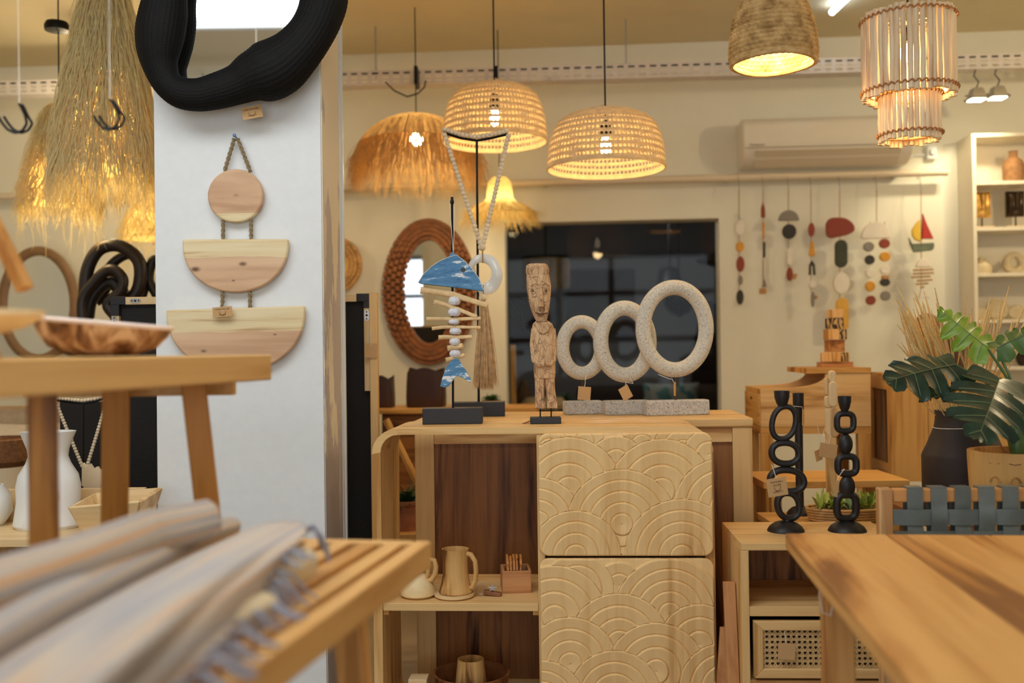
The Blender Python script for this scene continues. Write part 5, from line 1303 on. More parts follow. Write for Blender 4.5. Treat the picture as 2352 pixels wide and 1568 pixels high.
# ------------------------------------------------------------------ bead garland on its stand
def bead_garland(bx, by, z, P, labelS, labelG, tassel=True, basew=60):
    """P: dict of pixel positions"""
    fr = FZ(bx, by, z); s = fr.s
    st = thing('garland_stand', labelS, 'display stand', fr.loc, 0, None)
    obj('base', MB().span(-basew * s, basew * s, -0.045, 0.045, 0, 0.05), BLACK, st, bevel=0.002)
    top = fr.v(*P['top'])
    obj('rod', MB().tube([(0, 0, 0.048), (top.x, 0, top.z)], 0.0045, 10), BLKM, st)
    a, b_ = fr.v(*P['armL']), fr.v(*P['armR'])
    arm = [a + Vector((0, 0, 0)), a.lerp(top, .5) + Vector((0, 0, -0.002)), top, top.lerp(b_, .5) + Vector((0, 0, -0.003)), b_]
    for i, p in enumerate(arm): p.y = (-0.055, -0.015, 0, 0.01, 0.03)[i]
    obj('crossbar', MB().tube(arm, 0.0045, 8), BLKM, st)
    g = thing('bead_garland', labelG, 'bead garland', fr.loc)
    proto = MB().lathe([(0.002, -0.0075), (0.0065, -0.007), (0.0092, -0.002), (0.0092, 0.003), (0.0062, 0.0075), (0.002, 0.0078)], 14)
    first = [None]
    def bead(p, sc=1.0, d=None):
        if first[0] is None: o = obj('bead', proto, BEADM, g); first[0] = o
        else: o = first[0].copy(); COL.objects.link(o); o.parent = g
        o.location = p; o.scale = (sc, sc, sc)
        if d is not None: o.rotation_euler = d.to_track_quat('Z', 'Y').to_euler()
    k = P.get('bs', 1.0)
    def run(pts):
        pts = [Vector(p) for p in pts]; step = 0.0158 * k; acc = 0.0
        for u, v_ in zip(pts, pts[1:]):
            L = (v_ - u).length; d_ = (v_ - u).normalized(); x = acc
            while x < L: bead(u + d_ * x, k, d_); x += step
            acc = x - L
    off = Vector((0, 0, 0.013 * k))
    run([arm[0] + off, arm[1] + off, arm[2] + off, arm[3] + off, arm[4] + off])
    J = fr.v(*P['join'], -0.012)
    run([arm[0] + Vector((0.002, -0.008, -0.008)), J + Vector((-0.006, 0, 0.012))]); run([arm[4] + Vector((0.002, -0.008, -0.008)), J + Vector((0.006, 0, 0.012))])
    if tassel:
        bead(fr.v(1107, 568, -0.012), 1.45); bead(fr.v(1109, 684, -0.012), 1.5); bead(fr.v(1111, 707, -0.012), 1.2)
        n = 48
        vs = []
        outer = [(1110, 582), (1128, 583), (1142, 596), (1151, 613), (1156, 630), (1153, 648), (1145, 664), (1132, 675), (1118, 677), (1102, 674), (1088, 664), (1078, 648), (1072, 628), (1075, 607), (1085, 592), (1098, 584)]
        no = len(outer); m = MB(); vs = []; rings_ = 7
        hole = [(1107 + 23 * math.cos(math.atan2(y_ - 630, x_ - 1114)), 627 + 24 * math.sin(math.atan2(y_ - 630, x_ - 1114))) for x_, y_ in outer]
        for side in (0, 1):
            for j in range(rings_):
                f = j / (rings_ - 1); b2 = 0.007 * math.sin(PI * (0.08 + 0.84 * f))
                for i in range(no):
                    p = fr.q(hole[i][0] * (1 - f) + outer[i][0] * f, hole[i][1] * (1 - f) + outer[i][1] * f)
                    vs.append((p[0], -0.008 + (-b2 if side == 0 else b2) + 0.006 * math.sin(3 * 2 * PI * i / no), p[1]))
        fs = []
        for j in range(rings_ - 1):
            for i in range(no):
                i2 = (i + 1) % no; a_ = j * no
                fs.append((a_ + i, a_ + no + i, a_ + no + i2, a_ + i2)); o_ = rings_ * no
                fs.append((o_ + a_ + i, o_ + a_ + i2, o_ + a_ + no + i2, o_ + a_ + no + i))
        for j, fl in ((0, 1), (rings_ - 1, 0)):
            for i in range(no):
                i2 = (i + 1) % no; a_ = j * no; o_ = rings_ * no + a_
                fs.append((a_ + i, a_ + i2, o_ + i2, o_ + i) if fl else (a_ + i, o_ + i, o_ + i2, a_ + i2))
        m.add(vs, fs); o = obj('shell_ring', m, plain('white_shell', (232, 234, 230), 0.25, noise=0.05, ns=14, coat=0.4), g, smooth=70, sub=1)
        m = MB(); rr = random.Random(3)
        tp = fr.v(1112, 700, -0.012); bt = fr.v(1112, 893, -0.012)
        def stt(i):
            a_ = rr.uniform(0, 2 * PI); r_ = rr.uniform(0.1, 1) * 0.013; return tp + Vector((r_ * math.cos(a_), r_ * math.sin(a_), rr.uniform(-.01, .01)))
        def enn(i, a_):
            v_ = a_ - tp; return Vector((tp.x + v_.x * 3.4, tp.y + v_.y * 2.4, bt.z + rr.uniform(-.004, .03)))
        strands(m, 420, stt, enn, 0.0011, 5, 0.008, rr)
        obj('tassel', m, plain('jute_fibre', (206, 170, 122), 0.8, noise=0.3, ns=50), g)
        obj('tassel_binding', MB().tube([tp + Vector((0.012 * math.cos(a_ * PI / 8), 0.012 * math.sin(a_ * PI / 8), 0.004 * a_ / 16 - 0.03)) for a_ in range(49)], 0.0014, 5), TWINE, g)
        obj('thread', MB().tube([fr.v(1108, 560, -0.012), fr.v(1109, 600, -0.019), fr.v(1109, 604, -0.014)], 0.0025, 6).tube([fr.v(1110, 655, -0.018), fr.v(1111, 690, -0.012)], 0.002, 6), TWINE, g)
bead_garland(1100, 955, ZSB, dict(top=(1095, 322), armL=(1022, 312), armR=(1166, 303), join=(1107, 566), bs=0.95),
             'tall black stand behind the blue fish carrying the cream bead garland', 'long cream bead garland with white shell ring and jute tassel beside the blue fish')

# ================================================================== THINGS ON THE CABINET SHELVES
OLIVE = wood('olive_wood', (222, 176, 112), (196, 146, 84), (120, 78, 40), axis='z', sc=1.6)
def mug():
    fr = FZ(1047, 1360, ZSH + 0.012); s = fr.s
    t = thing('wooden_mug', 'tall wooden mug with curved handle standing on a wooden plate in the open cabinet shelf', 'mug', fr.loc)
    H = 100 * s
    pr = [(0.002, 0), (37 * s, 0), (39 * s, 3 * s), (33 * s, 22 * s), (29 * s, 45 * s), (28.5 * s, 70 * s), (30 * s, 97 * s), (31 * s, 100 * s), (28.5 * s, 100 * s), (26 * s, 70 * s), (25 * s, 8 * s), (0.002, 7 * s)]
    obj('body', MB().lathe(pr, 36), OLIVE, t)
    hp = [(27, 0, 90), (38, 0, 88), (48, 0, 74), (50, 0, 52), (48, 0, 30), (40, 0, 14), (31, 0, 12)]
    obj('handle', MB().tube([Vector((x * s, 0, z * s)) for x, _, z in hp], [6 * s, 6 * s, 5.5 * s, 5.5 * s, 5.5 * s, 5.5 * s, 4.5 * s], 12, flat=1.1, M=Matrix.Rotation(R(-18), 4, 'Z')), OLIVE, t)
    p = thing('wooden_plate', 'small round wooden plate under the tall mug', 'plate', (fr.loc.x - 0.004, fr.loc.y - 0.003, ZSH))
    obj('dish', MB().lathe([(0.002, 0), (40 * s, 0), (46 * s, 4 * s), (46 * s, 10.5 * s), (43 * s, 10.5 * s), (41 * s, 8.6 * s), (0.002, 8.6 * s)], 40), wood('mango_wood', *PALE, axis='x', sc=1.5), p)
mug()
def teapot():
    fr = FZ(965, 1369, ZSH); s = fr.s
    t = thing('wooden_creamer', 'round pale wooden jug with brown looped handle, left end of the cabinet shelf', 'jug', fr.loc)
    pr = [(0.002, 0), (32 * s, 0), (40 * s, 6 * s), (40 * s, 16 * s), (33 * s, 32 * s), (20 * s, 48 * s), (14 * s, 60 * s), (17 * s, 80 * s), (14 * s, 80 * s), (11 * s, 58 * s), (0.002, 50 * s)]
    obj('body', MB().lathe(pr, 32, M=Matrix.Translation((-0.006, 0, 0))), wood('cream_wood', (244, 220, 170), (238, 208, 152), (220, 184, 126), axis='x'), t)
    hp = [(16, 44), (20, 60), (20, 76), (26, 86), (34, 84), (38, 70), (36, 52), (28, 40), (16, 36), (12, 40)]
    obj('handle', MB().tube([Vector((x * s, -0.012, z * s)) for x, z in hp], [4 * s, 5 * s, 5.5 * s, 6 * s, 6 * s, 6.2 * s, 6.5 * s, 6.5 * s, 6 * s, 4 * s], 10), OLIVE, t)
    obj('leather_ring', MB().lathe([(15 * s, 52 * s), (17 * s, 54 * s), (16 * s, 58 * s)], 20, M=Matrix.Translation((-0.006, 0, 0)), close=False), METAL, t)
teapot()
def coaster_box():
    fr = FZ(1187, 1362, ZSH, R(-4)); s = fr.s
    t = thing('coaster_box', 'small open wooden box holding coasters, right end of the cabinet shelf', 'box', fr.loc + Vector((-0.003, 0.052, 0)), R(4))
    w_, h_, dd = 0.044, 0.067, 0.052
    WB = wood('reddish_wood', (206, 150, 98), (182, 122, 74), (146, 92, 54), axis='x', sc=1.3)
    obj('front_wall', MB().span(-w_, w_, -dd, -dd + 0.008, 0, h_), WB, t, bevel=0.001); obj('back_wall', MB().span(-w_, w_, dd - 0.008, dd, 0, h_), WB, t, bevel=0.001)
    obj('side_wall', MB().span(-w_, -w_ + 0.008, -dd + 0.008, dd - 0.008, 0, h_), WB, t); obj('side_wall', MB().span(w_ - 0.008, w_, -dd + 0.008, dd - 0.008, 0, h_), WB, t)
    obj('bottom', MB().span(-w_ + 0.008, w_ - 0.008, -dd + 0.008, dd - 0.008, 0, 0.022), WB, t)
    cm_ = MB().tube([(-0.0042, 0, 0), (0.0042, 0, 0)], 0.0430, 40)
    GL = wood('glossy_red_wood', (196, 132, 70), (150, 84, 40), (84, 40, 20), axis='z', sc=3, rough=0.2)
    first = None
    for i in range(5):
        p = Vector((-0.026 + i * 0.0098, 0, 0)); p.rotate(Matrix.Rotation(R(4), 3, 'Z'))
        if first is None: c = obj('coaster', cm_, GL, bevel=0.002); first = c
        else: c = first.copy(); COL.objects.link(c)
        c.location = t.location + p + Vector((0, 0, 0.066)); c.rotation_euler = (0, (0.05 if i == 4 else 0), R(4))
        tag(c, 'glossy dark-striped wooden coaster, %s of five standing in the small box' % ('first from the left', 'second from the left', 'middle', 'fourth from the left', 'rightmost')[i], 'coaster', 'coasters in the box')
coaster_box()
fr = FZ(1130, 1368, ZSH)
t = thing('leather_keyring', 'brown leather fob with a silver star lying in front of the mug', 'keyring', fr.loc)
LEA = plain('brown_leather', (138, 88, 56), 0.5, noise=0.2, ns=40)
obj('fob', MB().box((0.002, 0, 0.008), (0.055, 0.020, 0.013), rot=Matrix.Rotation(R(8), 3, 'Y') @ Matrix.Rotation(R(-12), 3, 'Z')), LEA, t, bevel=0.003)
st_ = []
for k in range(10):
    r_ = 0.017 if k % 2 == 0 else 0.006; a = PI / 2 + 2 * PI * k / 10; st_.append((0.002 + r_ * math.cos(a), 0.026 + r_ * math.sin(a) * 0.8))
obj('star', MB().prism(st_, -0.0125, -0.0105), METAL, t, bevel=0.0008)
obj('key_ring', MB().tube([(-0.034 + 0.012 * math.cos(a), 0.004 * math.sin(a), 0.022 + 0.016 * math.sin(a)) for a in [2 * PI * k / 24 for k in range(24)]], 0.0011, 6, closed=True), METAL, t)
# lower shelf things
zl = 0.104
pc_ = PZ(1072, 1600, 0.22)
t = thing('wooden_salad_bowl', 'dark-rimmed wooden dish on the cabinet floor at the bottom edge of the picture', 'bowl', (pc_.x + 0.005, 3.05, zl))
obj('dish', MB().lathe([(0.002, 0), (0.06, 0), (0.1, 0.035), (0.118, 0.118), (0.111, 0.118), (0.094, 0.04), (0.055, 0.012), (0.002, 0.010)], 44), wood('walnut', (150, 96, 56), (118, 70, 40), (78, 44, 26), axis='x', sc=1.4), t)
t = thing('wooden_cup', 'tapered wooden cup standing in the dish on the cabinet floor', 'cup', (pc_.x + 0.003, 3.05, zl + 0.0125))
obj('body', MB().lathe([(0.002, 0), (0.052, 0), (0.047, 0.08), (0.040, 0.145), (0.037, 0.145), (0.040, 0.08), (0.002, 0.01)], 32), OLIVE, t)
t = thing('wooden_block', 'pale wooden box corner left of the dish on the cabinet floor', 'box', (PD(962, 1560, 3.02).x, 3.02, zl), -CY)
obj('body', MB().span(-0.028, 0.028, -0.03, 0.03, 0, 0.115), pale('x'), t, bevel=0.002)

# ================================================================== BEHIND THE CABINET, CENTRE-LEFT
zcn = 0.925
l = PD(862, 940, 4.8); r_ = PD(1235, 940, 4.75)
t = thing('wall_console', 'long brown wooden console below the oval mirror', 'console table', ((l.x + r_.x) / 2, 4.8, 0), -WA)
hw = (r_.x - l.x) / 2
obj('table_top', MB().span(-hw, hw, 0, 0.35, zcn - 0.024, zcn), teakd('x'), t, bevel=0.002)
obj('body', MB().span(-hw + 0.02, hw - 0.02, 0.03, 0.33, 0.15, zcn - 0.025), darkw('x'), t)
for x in (-hw + 0.04, hw - 0.04):
    for y in (0.06, 0.3): obj('leg', MB().span(x - 0.02, x + 0.02, y - 0.02, y + 0.02, 0, 0.15), darkw('z'), t)
LEATH = plain('dark_brown_leather', (64, 38, 32), 0.5, noise=0.15, ns=10)
t = thing('leather_pouch', 'wide dark brown leather basket on the console under the oval mirror', 'basket', (PD(979, 930, 4.95).x, 4.97, zcn), -WA)
def soft_box(w_, h_, d_, M=None):
    m = MB(); prof = [(0.96, 0), (1.02, 0.04), (1.03, 0.3), (1.0, 0.7), (0.97, 1.0), (0.94, 1.0), (0.95, 0.5), (0.9, 0.08)]
    vs = []; fs = []; n = 40
    for r, z in prof:
        for k in range(n):
            a = 2 * PI * k / n; ca, sa = math.cos(a), math.sin(a); den = (abs(ca) ** 6 + abs(sa) ** 6) ** (1 / 6)
            vs.append((w_ / 2 * r * ca / den, d_ / 2 * r * sa / den, h_ * z + (0.012 * math.sin(3 * a) if z == 1 else 0)))
    for i in range(len(prof) - 1):
        for k in range(n): k2 = (k + 1) % n; fs.append((i * n + k, i * n + k2, (i + 1) * n + k2, (i + 1) * n + k))
    fs.append(tuple(range(n - 1, -1, -1))); fs.append(tuple((len(prof) - 1) * n + k for k in range(n)))
    return m.add(vs, fs)
obj('body', soft_box(0.185, 0.185, 0.14), LEATH, t)
t = thing('leather_pouch', 'narrow dark brown leather basket on the console beside the leaning canvas', 'basket', (PD(880, 930, 4.95).x, 4.97, zcn), -WA)
obj('body', soft_box(0.10, 0.15, 0.12), LEATH, t)
t = thing('small_plant', 'small dark green plant on the console behind the bead stand', 'potted plant', (PD(1128, 930, 4.95).x, 4.95, zcn))
obj('pot', MB().lathe([(0.002, 0), (0.04, 0), (0.048, 0.03), (0.043, 0.03), (0.002, 0.02)], 20), plain('brown_clay_pot', (132, 92, 62), 0.8), t)
m = MB(); fern(m, 30, 0.07, random.Random(8), 0.025, 1.0, 0.014); obj('foliage', m, LEAF, t, smooth=0)
sx_ = PD(932, 1215, 3.95)
t = thing('plant_stool', 'small wooden stool behind the cabinet carrying the terracotta pot', 'stool', (sx_.x, 3.95, 0))
obj('seat', MB().span(-0.11, 0.11, -0.11, 0.11, sx_.z - 0.025, sx_.z), teakd('x'), t, bevel=0.002)
for x in (-0.09, 0.09):
    for y in (-0.09, 0.09): obj('leg', MB().span(x - 0.014, x + 0.014, y - 0.014, y + 0.014, 0, sx_.z - 0.025), teakd('z'), t)
t = thing('potted_shrub', 'bushy green plant in a terracotta pot seen through the open cabinet side', 'potted plant', (sx_.x, 3.95, sx_.z))
obj('pot', MB().lathe([(0.002, 0), (0.06, 0), (0.072, 0.1), (0.078, 0.102), (0.078, 0.118), (0.07, 0.118), (0.066, 0.1), (0.002, 0.09)], 26), plain('terracotta', (160, 100, 64), 0.8, noise=0.25, ns=30), t)
m = MB(); fern(m, 90, 0.15, random.Random(9), 0.09, 1.0, 0.013); obj('foliage', m, plain('deep_green_leaf', (64, 92, 44), 0.5, noise=0.3, ns=30), t, smooth=0)
t = thing('leaning_stick', 'thin golden wooden stick leaning behind the cabinet above the terracotta pot', 'stick', (sx_.x, 4.1, 0))
a = PD(915, 1020, 4.3); b_ = PD(950, 1090, 4.3)
dd = (b_ - a).normalized(); top_ = a - dd * 0.12; k_ = top_.z / (-dd.z)
obj('stick', MB().tube([top_ - Vector((sx_.x, 4.1, 0)), top_ + dd * k_ - Vector((sx_.x, 4.1, 0))], 0.015, 8), teakd('z'), t)

# ================================================================== RIGHT MIDDLE
def desk():
    yw = -WA; fr = FD(1747, 893, 4.0, yw); s = fr.s; q = fr.q; zb = fr.loc.z
    t = thing('writing_desk', 'golden teak desk with curved raised sides, seen from its end, below the hanging ornaments', 'desk', (fr.loc.x, fr.loc.y, 0), yw)
    W_ = 0.39; D2 = q(1993, 893)[0]
    zt = q(1990, 856)[1] + zb; zl = zb; zlow = q(1800, 980)[1] + zb
    x1 = q(1800, 890)[0]; x2 = q(1893, 858)[0]
    out = [(0, zl), (x1, zl + 0.002)]
    for k in range(1, 10):
        a = PI / 2 * k / 10; out.append((x1 + (x2 - x1) * math.sin(a), zl + 0.002 + (zt - zl - 0.01) * (1 - math.cos(a))))
    out += [(x2, zt), (D2, zt), (D2, zlow), (0, zlow)]
    for y in (0, W_ - 0.02):
        obj('side_panel', MB().prism(out, y, y + 0.02), teak('x'), t, bevel=0.001)
    xs = q(1850, 856)[0]
    obj('upper_shelf', MB().span(xs, D2 + 0.002, -0.004, W_ + 0.004, zt + 0.0005, zt + 0.022), teakd('x'), t, bevel=0.001)
    obj('desk_top', MB().span(0.0, D2 - 0.001, 0.021, W_ - 0.021, zl - 0.02, zl - 0.001), teakd('x'), t)
    dr = obj('drawer', MB().span(-0.006, 0.012, 0.018, W_ - 0.018, zlow + 0.004, zl - 0.022), teakd('y'), t, bevel=0.0015)
    obj('finger_hole', MB().box((-0.0065, W_ / 2, zl - 0.045), (0.003, 0.035, 0.01)), plain('dark_slot', (40, 24, 16)), dr)
    obj('apron', MB().span(0, D2, 0.002, 0.018, zlow - 0.028, zlow - 0.0005), teakd('x'), t)
    obj('apron', MB().span(0, D2, W_ - 0.018, W_ - 0.002, zlow - 0.028, zlow - 0.0005), teakd('x'), t)
    obj('apron', MB().span(0, 0.016, 0.019, W_ - 0.019, zlow - 0.028, zlow - 0.0005), teakd('y'), t)
    for x in (0.0, D2 - 0.05):
        for y in (0, W_ - 0.05): obj('leg', MB().span(x, x + 0.048, y, y + 0.048, 0, zlow - 0.029), teakd('z'), t, bevel=0.002)
    return fr, zt + 0.022, yw
dfr, dzt, dyw = desk()
def block_totem():
    d = 4.16; fr = Fr(PD(1917, 838, d), 1917, 838, 0); s = fr.s; fr.loc.z = dzt
    t = thing('block_totem', 'tower of small carved wooden blocks standing on the desk shelf', 'sculpture', fr.loc, -WA)
    PT = None
    m, nt, b = newmat('carved_dark_pattern'); v = coords(nt, (1, 1, 1))
    vo = N(nt, 'ShaderNodeTexWave', Scale=22.0, Distortion=14.0, Detail=2.0); vo.inputs['Detail Scale'].default_value = 0.8; nt.links.new(v, vo.inputs['Vector'])
    r = ramp(nt, vo.outputs['Fac'], [(0.5, lin((60, 38, 22))), (0.6, lin((196, 160, 104)))]); nt.links.new(r.outputs[0], b.inputs['Base Color'])
    LP = wood('light_block', (234, 190, 126), (214, 162, 96), (182, 128, 68), axis='z', sc=2); MP = wood('mid_block', (196, 140, 84), (170, 112, 62), (128, 80, 42), axis='x', sc=2)
    zz = 0
    hts = [(838, 826, 1880, 1955, MP, 0), (825, 803, 1890, 1945, LP, 0.5), (802, 774, 1897, 1938, MP, 0.3), (773, 748, 1896, 1942, LP, 0.35), (747, 722, 1900, 1936, m, 0.45), (721, 701, 1902, 1938, LP, 0.1)]
    for k, (yb, yt, x0, x1, mt, ro) in enumerate(hts):
        h_ = (yb - yt) * s; w_ = (x1 - x0) * s * (0.86 if ro else 1.0) * (0.95); x_ = ((x0 + x1) / 2 - 1917) * s
        obj('block', MB().box((0, 0, h_ / 2), (w_, min(w_, 0.085), h_ - 0.001), M=Matrix.Translation((x_, 0, zz)) @ Matrix.Rotation(ro, 4, 'Z')), mt, t, bevel=0.0015)
        if k in (1, 3): obj('carved_face', MB().box((w_ * 0.22, -w_ / 2 - 0.0005, h_ / 2), (w_ * 0.5, 0.002, h_ * 0.94), M=Matrix.Translation((x_, 0, zz)) @ Matrix.Rotation(ro if k == 1 else ro - 0.0, 4, 'Z')), m, t)
        zz += h_
block_totem()
def plank_cabinet():
    d = 3.85; fr = FD(2043, 866, d, R(-7)); s = fr.s; zt = fr.loc.z; zb = zt - 239 * s
    t = thing('plank_cupboard', 'golden wooden cupboard with plain plank front behind the black vase', 'cupboard', (fr.loc.x, fr.loc.y, 0), R(-7))
    W_ = 0.44; D = 0.36
    obj('front_panel', MB().span(0, 0.14, 0, 0.02, zb, zt), teakd('z'), t, bevel=0.001); obj('front_panel', MB().span(0.142, 0.29, 0, 0.02, zb, zt), teakd('z'), t, bevel=0.001); obj('front_panel', MB().span(0.292, W_, 0, 0.02, zb, zt), teakd('z'), t, bevel=0.001)
    obj('side_stile', MB().span(0.001, 0.02, 0.021, 0.05, zb, zt), teakd('z'), t); obj('side_stile', MB().span(0.001, 0.02, D - 0.05, D, zb, zt), teakd('z'), t)
    obj('side_rail', MB().span(0.001, 0.02, 0.051, D - 0.051, zt - 0.05, zt), teakd('y'), t); obj('side_rail', MB().span(0.001, 0.02, 0.051, D - 0.051, zb, zb + 0.06), teakd('y'), t)
    obj('side_inset', MB().span(0.012, 0.016, 0.051, D - 0.051, zb + 0.061, zt - 0.051), darkw('z'), t)
    obj('top_board', MB().span(0.001, W_, 0.021, D, zt + 0.0005, zt + 0.012), teakd('x'), t)
    obj('back_panel', MB().span(0.021, W_, D - 0.015, D, zb, zt), darkw('x'), t); obj('side_panel', MB().span(W_ - 0.018, W_, 0.021, D - 0.016, zb, zt), teakd('z'), t)
    obj('floor_board', MB().span(0.021, W_ - 0.019, 0.021, D - 0.016, zb, zb + 0.018), teakd('x'), t)
    for x in (0.03, W_ - 0.06):
        for y in (0.03, D - 0.06): obj('leg', MB().span(x, x + 0.035, y, y + 0.035, 0, zb - 0.0005), darkw('z'), t)
    return zt + 0.012
zpc = plank_cabinet()
p = PD(2172, 850, 4.02); p.z = zpc
t = thing('brown_jar', 'dark brown jar standing on the cupboard behind the grasses', 'vase', p)
obj('body', MB().lathe([(0.002, 0), (0.075, 0), (0.085, 0.04), (0.07, 0.12), (0.05, 0.15), (0.045, 0.15), (0.002, 0.11)], 28), plain('dark_brown_glaze', (78, 50, 34), 0.4), t)
p = PD(2130, 800, 4.12); p.z = zpc
t = thing('gourd_lamp', 'round brown gourd on an orange block beside the dark jar', 'ornament', p)
obj('block', MB().box((0, 0, 0.07), (0.07, 0.07, 0.14)), plain('orange_wood', (206, 136, 62), 0.6, noise=0.1), t, bevel=0.002)
obj('gourd', MB().ball((0.0, 0, 0.19), 0.052, 24, 14), plain('gourd_brown', (142, 96, 62), 0.5, noise=0.2), t)

# narrow bench, low table, things on it
t = thing('narrow_bench', 'narrow golden bench top between the desk and the candle holders', 'bench', (0, 0, 0))
obj('table_top', MB().span(0.83, 1.315, 3.31, 3.60, 0.730, 0.753), teakd('x'), t, bevel=0.002)
for x in (0.86, 1.25):
    for y in (3.33, 3.54): obj('leg', MB().span(x, x + 0.035, y, y + 0.035, 0, 0.7295), teakd('z'), t)
t = thing('low_table', 'low wooden table behind the nightstand carrying the plant tray', 'table', (0, 0, 0))
ZLT = 0.655
obj('table_top', MB().span(0.80, 1.175, 3.045, 3.30, ZLT - 0.02, ZLT), teakd('x'), t, bevel=0.002)
for x in (0.81, 1.13):
    for y in (3.055, 3.26): obj('leg', MB().span(x, x + 0.03, y, y + 0.03, 0, ZLT - 0.0205), teakd('z'), t)
t = thing('wicker_tray', 'oval wicker tray filled with small green plants behind the candle holders', 'tray', (1.035, 3.125, ZLT))
WK = plain('honey_wicker', (206, 158, 92), 0.5, noise=0.25, ns=30)
m = MB()
for i in range(5): m.tube([((0.108 + i * 0.0025) * math.cos(2 * PI * k / 60), (0.066 + i * 0.002) * math.sin(2 * PI * k / 60), 0.006 + i * 0.0085) for k in range(60)], 0.0048, 7, closed=True, mod=lambda i_, a: 1 + 0.12 * math.sin(i_ * 1.7))
obj('rim_coils', m, WK, t)
obj('floor', MB().lathe([(0.002, 0.001), (0.106, 0.001), (0.106, 0.006), (0.002, 0.006)], 40, sy=0.6), WK, t)
obj('soil', MB().lathe([(0.002, 0.0065), (0.103, 0.0065), (0.098, 0.028), (0.002, 0.032)], 36, sy=0.6), plain('dark_moss', (56, 48, 32), 0.95, noise=0.4, ns=60, bs=0.6), t)
rr = random.Random(12)
LIME = plain('yellow_green_leaf', (168, 178, 78), 0.5, noise=0.25, ns=30); MINT = plain('mint_leaf', (150, 176, 122), 0.5, noise=0.2, ns=30)
for k, (x, y) in enumerate(((0.955, 3.11), (1.0, 3.10), (1.05, 3.12), (1.095, 3.11), (1.115, 3.135), (1.03, 3.15), (0.985, 3.145))):
    t = thing('small_fern', 'small %s plantlet in the wicker tray, %s' % (('yellow-green', 'bright green', 'pale mint')[k % 3], ('leftmost at the front', 'second from the left', 'in the middle', 'right of the second candle holder', 'at the right end', 'at the back', 'back left')[k]), 'plant', (x, y, ZLT + 0.03), 0, 'plantlets in the wicker tray')
    m = MB()
    for j in range(13):
        a = rr.uniform(0, 2 * PI); el = rr.uniform(0.55, 1.4); L = rr.uniform(0.05, 0.095)
        d_ = Vector((math.cos(el) * math.cos(a), math.cos(el) * math.sin(a), math.sin(el))); sd = d_.cross(Vector((0, 0, 1))).normalized()
        w_ = 0.0065; P0 = Vector((0, 0, 0)); m.add([P0, P0 + d_ * L * .4 + sd * w_, P0 + d_ * L * .4 - sd * w_, P0 + d_ * L * .75 + sd * w_ * .8 - Vector((0, 0, .006)), P0 + d_ * L * .75 - sd * w_ * .8 - Vector((0, 0, .006)), P0 + d_ * L - Vector((0, 0, .016))],
                                                              [(0, 1, 2), (1, 3, 4, 2), (3, 5, 4)])
    obj('leaves', m, (LIME, plain('bright_leaf', (150, 178, 70), 0.5, noise=0.25, ns=30), MINT)[k % 3], t, smooth=0)

